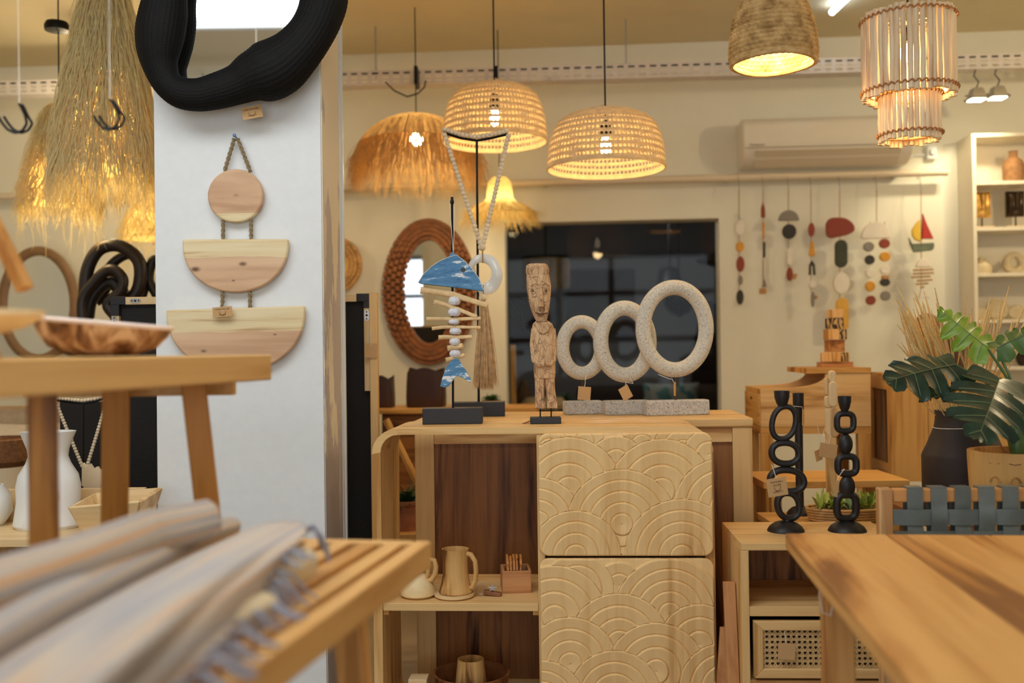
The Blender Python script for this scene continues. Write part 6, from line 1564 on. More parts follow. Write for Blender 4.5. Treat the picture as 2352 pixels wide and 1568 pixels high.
# ------------------------------------------------------------------ nightstand
ZN = 0.67
def nightstand():
    l = PZ(1702, 1247, ZN)
    fr = Fr(l, 1702, 1247, -R(3)); s = fr.s
    t = thing('cane_nightstand', 'small teak bedside cabinet with open shelf and cane drawer, carrying the black candle holders', 'nightstand', (l.x, l.y, 0), -R(3))
    W_ = 0.445; D = 0.33; f = 0.020; z0 = 0.06
    obj('top_panel', MB().span(0, W_, 0, D, ZN - f, ZN), teak('x'), t, bevel=0.001)
    obj('side_panel', MB().span(0, f, 0, D, z0, ZN - f - 0.0003), teak('z'), t, bevel=0.001); obj('side_panel', MB().span(W_ - f, W_, 0, D, z0, ZN - f - 0.0003), teak('z'), t, bevel=0.001)
    zz = lambda py: l.z + fr.q(1750, py)[1]
    obj('back_panel', MB().span(f, W_ - f, D - 0.012, D - 0.002, z0, ZN - f - 0.001), darkw('z'), t)
    z1, z2 = zz(1392), zz(1414)
    obj('shelf', MB().span(f + .0005, W_ - f - .0005, 0.002, D - 0.013, z2, z1), teak('x'), t, bevel=0.001)
    obj('bottom_panel', MB().span(f + .0005, W_ - f - .0005, 0.002, D - 0.013, z0, zz(1560)), teak('x'), t, bevel=0.001)
    # drawer with mitred frame and cane
    a, b_ = zz(1556) + 0.003, zz(1424); xa, xb = f + 0.010, W_ - f - 0.010; w_ = 0.024
    dr = obj('drawer', MB().span(xa + w_, xb - w_, 0.012, D - 0.03, a + w_, b_ - w_), plain('drawer_inside', (60, 38, 22), 0.8), t)
    fm = MB()
    O = [(xa, a), (xb, a), (xb, b_), (xa, b_)]; I = [(xa + w_, a + w_), (xb - w_, a + w_), (xb - w_, b_ - w_), (xa + w_, b_ - w_)]
    for k in range(4):
        k2 = (k + 1) % 4; p = [O[k], O[k2], I[k2], I[k]]
        obj('drawer_frame', MB().prism(p, -0.006, 0.013), teak('x' if k % 2 == 0 else 'z'), dr, bevel=0.0015)
    cn = MB(); cx0_, cx1_, cz0, cz1 = xa + w_, xb - w_, a + w_, b_ - w_
    p_ = 0.0145; nx = int((cx1_ - cx0_) / p_); nz = int((cz1 - cz0) / p_)
    for i in range(nx + 1):
        x = cx0_ + i * p_
        for o_ in (0.0022, 0.0058):
            if x + o_ + 0.0025 < cx1_: cn.span(x + o_, x + o_ + 0.0021, 0.0035, 0.0043, cz0, cz1)
    for j in range(nz + 1):
        z = cz0 + j * p_
        for o_ in (0.0022, 0.0058):
            if z + o_ + 0.0025 < cz1: cn.span(cx0_, cx1_, 0.0028, 0.0036, z + o_, z + o_ + 0.0021)
    Lz = cz1 - cz0
    for i in range(-nz - 1, nx + 1):
        for sg in (1, -1):
            x0_ = cx0_ + i * p_ + 0.004 + (0 if sg == 1 else Lz + (p_ - Lz % p_)); pts = []
            # clip the 45 degree strip to the panel
            A = [x0_, cz0]; B = [x0_ + sg * Lz, cz1]
            t0, t1 = 0.0, 1.0
            dx = B[0] - A[0]
            for lim, s_ in ((cx0_, 1), (cx1_, -1)):
                va = (A[0] - lim) * s_; vb = (B[0] - lim) * s_
                if va < 0 and vb < 0: t0, t1 = 1, 0
                elif va < 0: t0 = max(t0, va / (va - vb))
                elif vb < 0: t1 = min(t1, va / (va - vb))
            if t1 - t0 < 0.05: continue
            pa = (A[0] + dx * t0, A[1] + Lz * t0); pb = (A[0] + dx * t1, A[1] + Lz * t1)
            n_ = 0.0012
            cn.add([(pa[0] - n_, 0.0024, pa[1]), (pa[0] + n_, 0.0024, pa[1]), (pb[0] + n_, 0.0024, pb[1]), (pb[0] - n_, 0.0024, pb[1])], [(0, 1, 2, 3)])
    obj('cane_panel', cn, plain('natural_cane', (230, 192, 132), 0.5, noise=0.15, ns=60), dr, smooth=0)
    obj('cane_beading', MB().tube([(cx0_, -0.0005, cz0), (cx1_, -0.0005, cz0), (cx1_, -0.0005, cz1), (cx0_, -0.0005, cz1)], 0.0022, 6, closed=True), pale('x'), dr)
    c = Vector((0.115, -0.012, (cz0 + cz1) / 2 - 0.002))
    wloc = Vector((l.x, l.y, 0)) + Matrix.Rotation(-R(3), 3, 'Z') @ c
    card_tag(wloc, 0.046, 0.044, R(3), -R(3), [], 'blank card tag hanging on the cane drawer', mark=False, string=[(0, 0.0, 0.018), (-0.002, 0.003, 0.035), (-0.003, 0.010, 0.052)])
    for x in (0.015, W_ - 0.05):
        for y in (0.02, D - 0.06): obj('foot', MB().span(x, x + 0.035, y, y + 0.035, 0, z0 - 0.0003), teak('z'), t)
nightstand()
for i, (p0, p1, lb) in enumerate((((1674, 1336), (1684, 1568), 'reddish wooden slat leaning in the gap between cabinet and nightstand'), ((1667, 1440), (1660, 1568), 'second shorter slat leaning behind the first in the same gap'))):
    a = PD(*p0, 2.80 + 0.06 * i); b_ = PD(*p1, 2.76 + 0.06 * i); d_ = (b_ - a).normalized(); k_ = -a.z / d_.z
    t = thing('timber_offcut', lb, 'wooden slat', (a.x, a.y, 0))
    e = d_ * (k_ * 0.995); m = MB(); w_ = 0.016
    q0 = Vector((0, 0, a.z)); q1 = q0 + e
    m.add([q0 + Vector((-w_, -0.008, 0)), q0 + Vector((w_, -0.008, 0)), q0 + Vector((w_, 0.008, 0)), q0 + Vector((-w_, 0.008, 0)), q1 + Vector((-w_, -0.008, 0)), q1 + Vector((w_, -0.008, 0)), q1 + Vector((w_, 0.008, 0)), q1 + Vector((-w_, 0.008, 0))],
          [(0, 1, 2, 3), (7, 6, 5, 4), (0, 4, 5, 1), (1, 5, 6, 2), (2, 6, 7, 3), (3, 7, 4, 0)])
    obj('slat', m, wood('reddish_wood', (206, 150, 98), (182, 122, 74), (146, 92, 54), axis='z', sc=1.3), t, bevel=0.001)

# ------------------------------------------------------------------ candle holders
def sq_ring(fr, cx_, cy_, hx, hy, tr_, p=2.6, skew=0.0, n=48, y=0.0):
    out = []
    for k in range(n):
        a = 2 * PI * k / n; ca, sa = math.cos(a), math.sin(a); den = (abs(ca) ** p + abs(sa) ** p) ** (1 / p)
        out.append(fr.v(cx_ + hx * ca / den + skew * sa, cy_ - hy * sa / den, y))
    return out
def holder_base(mb, cx_, s, r_, h):
    mb.lathe([(0.002, 0), (r_ * s, 0), (r_ * s * 0.985, 3 * s), (r_ * s * 0.87, h * 0.45 * s), (r_ * s * 0.62, h * 0.78 * s), (r_ * s * 0.3, h * 0.97 * s), (0.002, h * s)], 36)
def candle_a():
    fr = FZ(1805, 1219, ZN); s = fr.s
    t = thing('candle_holder', 'tall black candle holder of four stacked round loops, left one on the nightstand', 'candle holder', fr.loc, 0, 'black candle holders')
    m = MB(); holder_base(m, 0, s, 42, 24); obj('base', m, BLACK, t)
    for cx_, cy_, hx, hy, tr_, sk in ((1811, 1161, 25, 29, 7.5, 3), (1808, 1104, 38, 25, 8, 4), (1804, 1041, 31, 24, 7.5, 2), (1801, 971, 27, 37, 6.5, -5)):
        obj('loop', MB().tube(sq_ring(fr, cx_, cy_, hx, hy, tr_, 2.2, -sk), tr_ * s, 14, closed=True, flat=1.3), BLACK, t)
    obj('joint', MB().tube([fr.v(1807, 1196), fr.v(1810, 1186)], 0.012, 12), BLACK, t)
    v0 = fr.v(1797, 934); obj('candle_cup', MB().lathe([(8 * s, 0), (13 * s, 8 * s), (17 * s, 22 * s), (17.5 * s, 36 * s), (14 * s, 36 * s), (10 * s, 20 * s), (0.002, 19 * s)], 28, Matrix.Translation(v0)), BLACK, t)
    c = FD(1785, 1118, 2.73)
    card_tag(c.loc, 0.056, 0.050, R(-8), 0.08, [('SOUCE BALL', 0.0062, 0.014), ('HOLDER', 0.0060, 0.005), ('4.890.CTA', 0.0062, -0.013)], 'brown printed card tag tied to the left black candle holder',
             string=[c.v(1783, 1098, -0.001), c.v(1777, 1080, 0.0), c.v(1776, 1068, 0.012)])
def candle_b():
    fr = FZ(1946, 1219, ZN); s = fr.s
    t = thing('candle_holder', 'black candle holder alternating square loops and solid balls, right one on the nightstand', 'candle holder', fr.loc, 0, 'black candle holders')
    m = MB(); holder_base(m, 0, s, 43, 24); obj('base', m, BLACK, t)
    for cx_, cy_, hx, hy, tr_ in ((1944, 1163, 22, 27, 8.5), (1946, 1068, 21, 20, 8), (1942, 970, 19, 20, 7)):
        obj('loop', MB().tube(sq_ring(fr, cx_, cy_, hx, hy, tr_, 3.2), tr_ * s, 14, closed=True, flat=1.3), BLACK, t)
    for cx_, cy_, rx in ((1946, 1118, 18), (1943, 1020, 16)):
        c_ = fr.v(cx_, cy_); obj('ball', MB().ball(c_, rx * s, 24, 14, (1, 0.8, 1.5)), BLACK, t)
    obj('joint', MB().tube([fr.v(1944, 1198), fr.v(1944, 1184)], 0.012, 12), BLACK, t)
    v0 = fr.v(1941, 945); obj('candle_cup', MB().lathe([(7 * s, 0), (11 * s, 8 * s), (14.5 * s, 22 * s), (15 * s, 35 * s), (12 * s, 35 * s), (9 * s, 20 * s), (0.002, 19 * s)], 28, Matrix.Translation(v0)), BLACK, t)
    c = FD(1921, 1122, 2.74)
    card_tag(c.loc, 0.012, 0.045, R(10), 0.2, [], 'narrow pinkish tag on a white string at the right candle holder', mark=False, string=[c.v(1922, 1104), c.v(1932, 1088, 0.0), c.v(1942, 1077, 0.0), c.v(1940, 1082, 0.012)])
candle_a(); candle_b()
fr = Fr(Vector((0.930, 3.245, ZLT)), 1832, 1182, 0); s = fr.s
t = thing('candle_holder', 'straight black candle holder standing behind the left looped one', 'candle holder', fr.loc, 0, 'black candle holders')
m = MB(); holder_base(m, 0, s, 30, 20); obj('base', m, BLACK, t)
obj('stem', MB().tube([(0, 0, 0.02), (0, 0, 0.10), (0, 0, 0.30)], [0.013, 0.0125, 0.013], 16), BLACK, t)
obj('candle_cup', MB().lathe([(9 * s, 0.30), (12 * s, 0.305), (12.5 * s, 0.395), (10 * s, 0.395), (0.002, 0.37)], 24), BLACK, t)
c = FD(1845, 958, 3.215)
card_tag(c.loc, 0.016, 0.05, R(4), 0.9, [], 'brown tag turned edge-on hanging by the straight black candle holder', mark=False, string=[c.v(1845, 944), c.v(1838, 934), c.v(1815, 931, 0.02)])
def wood_totem():
    fr = Fr(Vector((1.035, 3.25, ZLT)), 1905, 1180, 0); s = fr.s
    t = thing('pebble_totem', 'slim pale wooden post topped with stacked rounded pebble shapes behind the candle holders', 'sculpture', fr.loc)
    obj('post', MB().box((0, 0, 0.13), (0.030, 0.026, 0.26)), teak('z'), t, bevel=0.003); obj('foot', MB().box((0, 0, 0.006), (0.06, 0.045, 0.012)), teak('x'), t, bevel=0.001)
    for (x, z, rx, rz_, y) in ((-0.006, 0.30, 0.011, 0.045, 0), (0.009, 0.30, 0.013, 0.05, -0.008), (-0.008, 0.365, 0.010, 0.02, 0), (0.006, 0.39, 0.013, 0.042, -0.008), (-0.007, 0.415, 0.010, 0.03, 0), (0.006, 0.447, 0.011, 0.02, -0.004)):
        obj('pebble', MB().prism(pill(x, z, rx, rz_ if rz_ > rx else rx + 0.001), y - 0.010, y + 0.010), pale('z'), t, bevel=0.004, seg=3)
    c = FD(1902, 1035, 3.20)
    card_tag(c.loc, 0.056, 0.046, R(10), 0.0, [], 'plain card tag hung high on the pebble totem', mark=False, string=[c.v(1902, 1022), c.v(1893, 1000, 0.01), c.v(1900, 985, 0.03), c.v(1910, 1000, 0.01), c.v(1903, 1022)])
    c = FD(1880, 1045, 3.235)
    card_tag(c.loc, 0.028, 0.036, R(-15), 0.5, [], 'darker small tag peeping out left of the plain card on the totem', mark=False, string=[c.v(1880, 1034), c.v(1885, 1010, 0.0), c.v(1884, 975, 0.01)])
wood_totem()

# ================================================================== WOVEN STRAP CHAIR
def chair():
    d = 2.5; fr = FD(2020, 1122, d, -R(3)); s = fr.s; zt = fr.loc.z
    t = thing('strap_chair', 'wooden chair with back woven from grey-green leather straps, behind the right table', 'chair', (fr.loc.x, fr.loc.y, 0), -R(3))
    W_ = 0.50; pw_ = 0.034
    PW_ = wood('pinkish_pale_wood', (232, 194, 146), (220, 176, 124), (196, 146, 96), axis='z'); OW = wood('orange_wood_rail', (220, 158, 96), (204, 138, 76), (170, 106, 54), axis='x')
    for x in (0, W_ - pw_): obj('rear_leg', MB().span(x, x + pw_, 0, 0.035, 0, zt), PW_, t, bevel=0.004)
    for x in (0, W_ - pw_): obj('front_leg', MB().span(x, x + pw_, -0.44, -0.405, 0, 0.44), PW_, t, bevel=0.004)
    obj('top_rail', MB().span(pw_ + .0005, W_ - pw_ - .0005, 0.006, 0.030, zt - 0.036, zt - 0.001), OW, t, bevel=0.004)
    obj('lower_rail', MB().span(pw_ + .0005, W_ - pw_ - .0005, 0.006, 0.030, zt - 0.30, zt - 0.265), OW, t, bevel=0.004)
    for y in (-0.43, 0.006): obj('seat_rail', MB().span(pw_ + .0005, W_ - pw_ - .0005, y, y + 0.022, 0.40, 0.44), OW, t, bevel=0.003)
    for x in (0.006, W_ - 0.028): obj('seat_rail', MB().span(x, x + 0.022, -0.404, -0.001, 0.40, 0.44), PW_, t, bevel=0.003)
    ST = plain('grey_green_leather', (112, 120, 118), 0.3, noise=0.25, ns=9)
    obj('seat', MB().span(pw_ + 0.001, W_ - pw_ - 0.001, -0.43, 0.004, 0.4405, 0.448), ST, t)
    xs = [fr.q(px, 1150)[0] for px in (2100, 2154, 2206, 2261, 2313)]; hw = 0.0195
    step = (xs[-1] - xs[0]) / 4
    xs = [x for x in [xs[0] + step * k for k in range(0, 8)] if x + hw < W_ - pw_]
    zs_ = [zt - 0.052 - k * 0.054 for k in range(4)]
    for i, x in enumerate(xs):
        m = MB(); n = 60; vs = []; fs = []
        for k in range(n + 1):
            z = zt + 0.0015 - (0.30) * k / n
            # weave: in front of or behind the horizontal straps
            ph = (zt - 0.072 - z) / 0.054
            y = 0.0035 * math.cos(PI * ph + (PI if i % 2 else 0)) if z < zt - 0.045 else -0.0005
            if z > zt - 0.045: y = -0.0005 + (0.0005)
            vs += [(x - hw, y - 0.0015, z), (x + hw, y - 0.0015, z), (x + hw, y + 0.001, z), (x - hw, y + 0.001, z)]
        for k in range(n):
            a = 4 * k
            for e in range(4): e2 = (e + 1) % 4; fs.append((a + e, a + e2, a + 4 + e2, a + 4 + e))
        m.add(vs, fs); m.box((x, 0.016, zt + 0.002), (2 * hw, 0.036, 0.003)); m.box((x, 0.033, zt - 0.06), (2 * hw, 0.002, 0.12))
        obj('upright_strap', m, ST, t, smooth=50)
    for j, z in enumerate(zs_):
        z -= 0.020; m = MB(); n = 80; vs = []; fs = []; hh = 0.0195
        for k in range(n + 1):
            x = pw_ + (W_ - 2 * pw_) * k / n; ph = (x - xs[0]) / step
            y = -0.0035 * math.cos(PI * ph) * (1 if j % 2 == 0 else -1)
            vs += [(x, y - 0.0015, z - hh), (x, y - 0.0015, z + hh), (x, y + 0.001, z + hh), (x, y + 0.001, z - hh)]
        for k in range(n):
            a = 4 * k
            for e in range(4): e2 = (e + 1) % 4; fs.append((a + e, a + 4 + e, a + 4 + e2, a + e2))
        m.add(vs, fs); obj('cross_strap', m, ST, t, smooth=50)
chair()

# ================================================================== PLINTH, BLACK VASE, GRASSES, MONSTERA
t = thing('display_plinth', 'plain wooden display table behind the strap chair carrying vase and planter', 'table', (0, 0, 0))
ZP = 0.70
obj('table_top', MB().span(1.20, 1.95, 2.575, 3.20, ZP - 0.03, ZP), darkw('x'), t, bevel=0.002)
for x in (1.23, 1.88):
    for y in (2.6, 3.14): obj('leg', MB().span(x, x + 0.04, y, y + 0.04, 0, ZP - 0.0305), darkw('z'), t)
vx = PD(2213, 1000, 3.0); s = 3.0 / FPX
tv = thing('black_vase', 'big matt black vase with narrowing shoulders and a white cord around the neck', 'vase', (vx.x, 3.0, ZP))
zt = PD(2213, 942, 3.0).z - ZP
zsh = PD(2213, 1045, 3.0).z - ZP; znk = PD(2213, 975, 3.0).z - ZP
BV = plain('matt_black_clay', (52, 42, 40), 0.6, noise=0.15, ns=8)
obj('body', MB().lathe([(0.002, 0), (88 * s, 0), (90 * s, 0.01), (91 * s, zsh - 0.002), (89 * s, zsh + 0.006), (80 * s, zsh + 0.03), (66 * s, znk - 0.015), (62 * s, znk), (60 * s, zt - 0.02), (61 * s, zt), (56 * s, zt), (56 * s, znk), (0.002, znk - 0.03)], 48), BV, tv)
obj('white_cord', MB().tube([(64.0 * s * math.cos(2 * PI * k / 60), 64.0 * s * math.sin(2 * PI * k / 60), znk - 0.003 + 0.006 * math.cos(2 * PI * k / 60)) for k in range(60)], 0.0014, 6, closed=True), STRING, tv)
def grass_bunch(tips, label, seed, n):
    rr = random.Random(seed)
    mouth = Vector((vx.x, 3.0, ZP + zt - 0.01)); base = mouth - Vector((0, 0, 0.05))
    t = thing('dried_grass', label, 'dried grass', base)
    m = MB(); e_ = MB()
    for i in range(n):
        (x0, y0), (x1, y1) = tips; u = rr.random()
        tp = PD(x0 + (x1 - x0) * u, y0 + (y1 - y0) * u + rr.uniform(-25, 50) * (1 if i % 3 else 2.2), 3.0 + rr.uniform(-0.12, 0.12)) - base
        st = Vector((rr.uniform(-.045, .045) + 0.2 * tp.x * 0.5, rr.uniform(-.04, .04), rr.uniform(0, .02)))
        st.x = max(-.05, min(.05, st.x))
        bend = Vector((rr.uniform(-.012, .012), rr.uniform(-.012, .012), 0))
        pts = [st.lerp(tp, k / 8) + bend * math.sin(PI * k / 8) for k in range(9)]
        m.tube(pts[:6], 0.0016, 5, caps=False)
        e_.tube(pts[4:], [0.002, 0.0036, 0.0040, 0.0032, 0.0010], 7, mod=lambda i_, a: 1 + 0.25 * math.sin(5 * a + i_ * 2.1))
    obj('stems', m, plain('dry_stem', (240, 204, 140), 0.7, noise=0.2, ns=40), t); obj('seed_heads', e_, plain('dry_seed_head', (236, 196, 132), 0.8, noise=0.3, ns=300, bs=0.5), t)
grass_bunch(((2055, 700), (2125, 680)), 'left fan of tan dried grasses in the black vase', 2, 34)
grass_bunch(((2060, 800), (2150, 730)), 'lower left dried grasses bending out of the black vase', 5, 9)
grass_bunch(((2215, 705), (2390, 690)), 'right fan of tan dried grasses in the black vase', 6, 32)
grass_bunch(((2130, 720), (2215, 690)), 'sparse upright dried grasses in the middle of the black vase', 9, 7)
# planter
px_ = PD(2334, 1100, 2.70)
ZR = PD(2300, 1034, 2.70).z - ZP
t = thing('carved_planter', 'pale carved round wooden planter with pebbles, right edge in front of the black vase', 'planter', (px_.x, 2.70, ZP))
PLW = wood('planter_wood', (226, 180, 112), (208, 156, 88), (170, 118, 62), axis='z', sc=0.9)
obj('body', MB().lathe([(0.002, 0), (0.10, 0), (0.113, 0.04), (0.121, ZR - 0.02), (0.121, ZR), (0.108, ZR), (0.104, ZR - 0.03), (0.002, ZR - 0.035)], 56, mod=lambda i, a: 1 + 0.006 * math.sin(7 * a)), PLW, t)
for k in range(9):
    a = -PI / 2 - 0.9 + k * 0.42; z = ZR - 0.075
    c_ = Vector((0.1195 * math.cos(a), 0.1195 * math.sin(a), z)); tx_ = Vector((-math.sin(a), math.cos(a), 0))
    obj('carved_arch', MB().tube([c_ + tx_ * (0.012 * math.cos(b)) + Vector((0, 0, 0.014 * math.sin(b))) for b in [PI * j / 8 for j in range(9)]], 0.0028, 6), PLW, t)
    obj('carved_groove', MB().tube([c_ + tx_ * (-0.014) + Vector((0, 0, 0.05)), c_ + tx_ * 0.0 + Vector((0, 0, 0.047)), c_ + tx_ * 0.014 + Vector((0, 0, 0.05))], 0.0016, 5), plain('groove_brown', (140, 94, 50)), t)
rr = random.Random(4)
PEB = plain('grey_pebble', (192, 184, 168), 0.6, noise=0.1, ns=20)
for k, (x, y, r_) in enumerate(((-0.05, -0.065, 0.022), (-0.015, -0.078, 0.025), (0.03, -0.072, 0.021), (-0.078, -0.03, 0.020), (0.065, -0.045, 0.022), (-0.04, -0.025, 0.02), (0.0, -0.04, 0.018), (0.075, 0.0, 0.02), (-0.075, 0.02, 0.02), (0.035, -0.025, 0.02))):
    o = obj('pebble', MB().ball((0, 0, 0), r_, 16, 10, (1.25, 0.95, 0.62)), PEB, loc=(px_.x + x, 2.70 + y, ZP + ZR - 0.034 + r_ * 0.62), rz=rr.uniform(0, 3))
    tag(o, 'smooth grey pebble on the soil of the carved planter, %s' % ('front left', 'front middle', 'front right', 'far left', 'far right', 'left behind the front ones', 'centre behind the front ones', 'right back', 'left back', 'right behind the front ones')[k], 'pebble', 'pebbles in the planter')
def monstera_leaf(L, W_, lobes=5, droop=0.25, fold=0.15, cut=0.55):
    """leaf in local space: midrib along +X from 0, blade in XY, normal +Z"""
    m = MB()
    def hw(t): return W_ / 2 * (math.sin(PI * min(1, (t * 0.86 + 0.14))) ** 0.62) * (1 if t < 0.55 else (1 - ((t - 0.55) / 0.45) ** 2.2) ** 0.6 * 1.0)
    for sd in (-1, 1):
        for i in range(lobes):
            t0, t1 = i / lobes, (i + 1) / lobes; vs = []; fs = []; nt_, ns_ = 5, 10
            for a in range(nt_ + 1):
                for b_ in range(ns_ + 1):
                    sp_ = b_ / ns_
                    mid = (t0 + t1) / 2; tt_ = t0 + (t1 - t0) * a / nt_
                    k = 0 if sp_ < cut else ((sp_ - cut) / (1 - cut))
                    shrink = 1 - 0.12 * min(1, k * 4) - (0.40 * max(0, k - 0.6) / 0.4) ** 1.0
                    t_ = mid + (tt_ - mid) * shrink
                    wv = hw(mid * 0.5 + tt_ * 0.5)
                    x = t_ * L - 0.10 * L * (1 - mid) * sp_ * 0.6 + 0.24 * L * sp_ * (mid - 0.1) * (1 - mid * 0.7)
                    if i == 0: x -= 0.16 * L * sp_ * (1 - a / nt_)
                    y = sd * sp_ * wv
                    z = -droop * L * (x / L) ** 2 - fold * abs(y) + 0.008 * math.cos(PI * (tt_ * lobes * 2)) * sp_ - 0.3 * abs(y) ** 2 / W_
                    vs.append((x, y, z))
            for a in range(nt_):
                for b_ in range(ns_):
                    q_ = a * (ns_ + 1) + b_; f = (q_, q_ + ns_ + 1, q_ + ns_ + 2, q_ + 1); fs.append(f if sd < 0 else f[::-1])
            m.add(vs, fs)
    veins = MB()
    def zz_(x, y): return -droop * L * (x / L) ** 2 - fold * abs(y) - 0.3 * y * y / W_ + 0.0022
    veins.tube([(L * k / 12, 0, zz_(L * k / 12, 0)) for k in range(12)], [0.002 - 0.0001 * k for k in range(12)], 5, flat=0.6)
    for sd in (-1, 1):
        for i in range(lobes):
            mid = (i + 0.5) / lobes; pts = []
            for b_ in range(7):
                sp_ = b_ / 7 * 0.92; wv = hw(mid); x = mid * L - 0.10 * L * (1 - mid) * sp_ * 0.6 + 0.24 * L * sp_ * (mid - 0.1) * (1 - mid * 0.7) - (0.08 * L * sp_ if i == 0 else 0); y = sd * sp_ * wv
                pts.append((x, y, zz_(x, y) + 0.008 * math.cos(PI * mid * lobes * 2) * sp_ * 1.0 + 0.0008))
            veins.tube(pts, 0.0008, 4)
    return m, veins
def leaf_mat(name, c1, c2):
    m, nt, b = newmat(name); v = coords(nt)
    n = N(nt, 'ShaderNodeTexNoise', Scale=18.0, Detail=3.0); nt.links.new(v, n.inputs['Vector'])
    r = ramp(nt, n.outputs[0], [(0.35, lin(c1)), (0.65, lin(c2))]); nt.links.new(r.outputs[0], b.inputs['Base Color'])
    b.inputs['Roughness'].default_value = 0.32
    t = nt.nodes.new('ShaderNodeBsdfTranslucent'); nt.links.new(r.outputs[0], t.inputs['Color'])
    mx = nt.nodes.new('ShaderNodeMixShader'); mx.inputs[0].default_value = 0.2
    nt.links.new(b.outputs[0], mx.inputs[1]); nt.links.new(t.outputs[0], mx.inputs[2]); nt.links.new(mx.outputs[0], nt.nodes['Material Output'].inputs[0])
    return m
DG = leaf_mat('dark_monstera', (30, 52, 44), (48, 76, 60)); LG = leaf_mat('lime_monstera', (116, 158, 44), (150, 184, 66)); MG = leaf_mat('mid_monstera', (70, 104, 56), (96, 130, 74))
VN = plain('leaf_vein', (112, 132, 92), 0.5)
def monstera():
    base = Vector((px_.x + 0.01, 2.71, ZP + ZR - 0.04))
    t = thing('monstera_plant', 'monstera with dark and lime split leaves growing from the carved planter', 'plant', base)
    def put(name, p0, tip, normal, L, W_, mat, label=None, **kw):
        p0 = PD(*p0); tip = PD(*tip); x = (tip - p0).normalized(); z = Vector(normal); z = (z - x * z.dot(x)).normalized(); y = z.cross(x)
        M = Matrix.Translation(p0 - base) @ Matrix((x, y, z)).transposed().to_4x4()
        lf, vn = monstera_leaf(L or (tip - p0).length, W_, **kw)
        l2 = MB(); l2.add(lf.v, lf.f, M); v2 = MB(); v2.add(vn.v, vn.f, M)
        o = obj(name, l2, mat, t, smooth=60)
        if label: o['label'] = label
        obj('vein', v2, VN, o)
        return p0 - base
    a = put('leaf', (2195, 838, 2.72), (2046, 862, 2.62), (0.1, -0.75, 0.75), None, 0.160, DG, 'dark green leaf pointing left', droop=0.1, fold=0.25, cut=0.5, lobes=4)
    b_ = put('leaf', (2296, 868, 2.66), (2262, 976, 2.44), (-0.05, -0.8, 0.6), None, 0.215, DG, 'big dark green leaf hanging to the right', droop=0.15, fold=0.18, cut=0.7)
    c = put('leaf', (2270, 800, 2.80), (2156, 714, 2.86), (-0.2, -0.8, 0.55), None, 0.115, LG, 'lime green leaf held upright', droop=-0.05, fold=0.35, cut=0.5, lobes=4)
    d = put('leaf', (2290, 800, 2.78), (2375, 752, 2.74), (0.0, -0.7, 0.7), None, 0.10, MG, 'mid green leaf at the right edge', droop=0.2, fold=0.3, cut=0.85, lobes=3)
    e = put('leaf', (2235, 880, 2.80), (2118, 928, 2.84), (0.1, -0.5, -0.9), None, 0.10, DG, 'shaded dark leaf underneath', droop=0.1, fold=0.2)
    def stalk(pts, mat=MG, r_=0.0038):
        m = MB(); P_ = [Vector((0, 0, 0.02))] + [PD(*p) - base for p in pts]; out = []
        for k in range(len(P_) - 1):
            for j in range(6): out.append(P_[k].lerp(P_[k + 1], j / 6))
        out.append(P_[-1])
        sm = [out[0]] + [(out[i - 1] + out[i] + out[i + 1]) / 3 for i in range(1, len(out) - 1)] + [out[-1]]
        m.tube(sm, r_, 8); obj('stalk', m, mat, t)
    stalk([(2325, 960, 2.72), (2270, 880, 2.74), (2195, 838, 2.72)]); stalk([(2322, 950, 2.70), (2318, 890, 2.68), (2296, 868, 2.66)])
    stalk([(2330, 950, 2.73), (2320, 878, 2.76), (2270, 802, 2.80)]); stalk([(2326, 940, 2.73), (2322, 870, 2.77), (2290, 802, 2.78)])
    stalk([(2328, 980, 2.76), (2290, 900, 2.8), (2235, 880, 2.80)])
    m = MB()
    for k, (dx, w_) in enumerate(((0.0, 0.022), (0.012, 0.017))):
        m.tube([(dx, 0.0, 0.0), (dx - 0.004, 0, 0.07), (dx, 0, 0.15)], [w_ * 0.6, w_, w_ * 0.3], 10)
    obj('sheath', m, MG, t)
    m = MB().tube([(-0.015, -0.01, 0.0), (-0.04, -0.02, 0.03), (-0.062, -0.025, 0.062)], [0.008, 0.007, 0.001], 8, flat=0.4); obj('dry_bract', m, plain('rust_bract', (150, 90, 46), 0.6), t)
monstera()

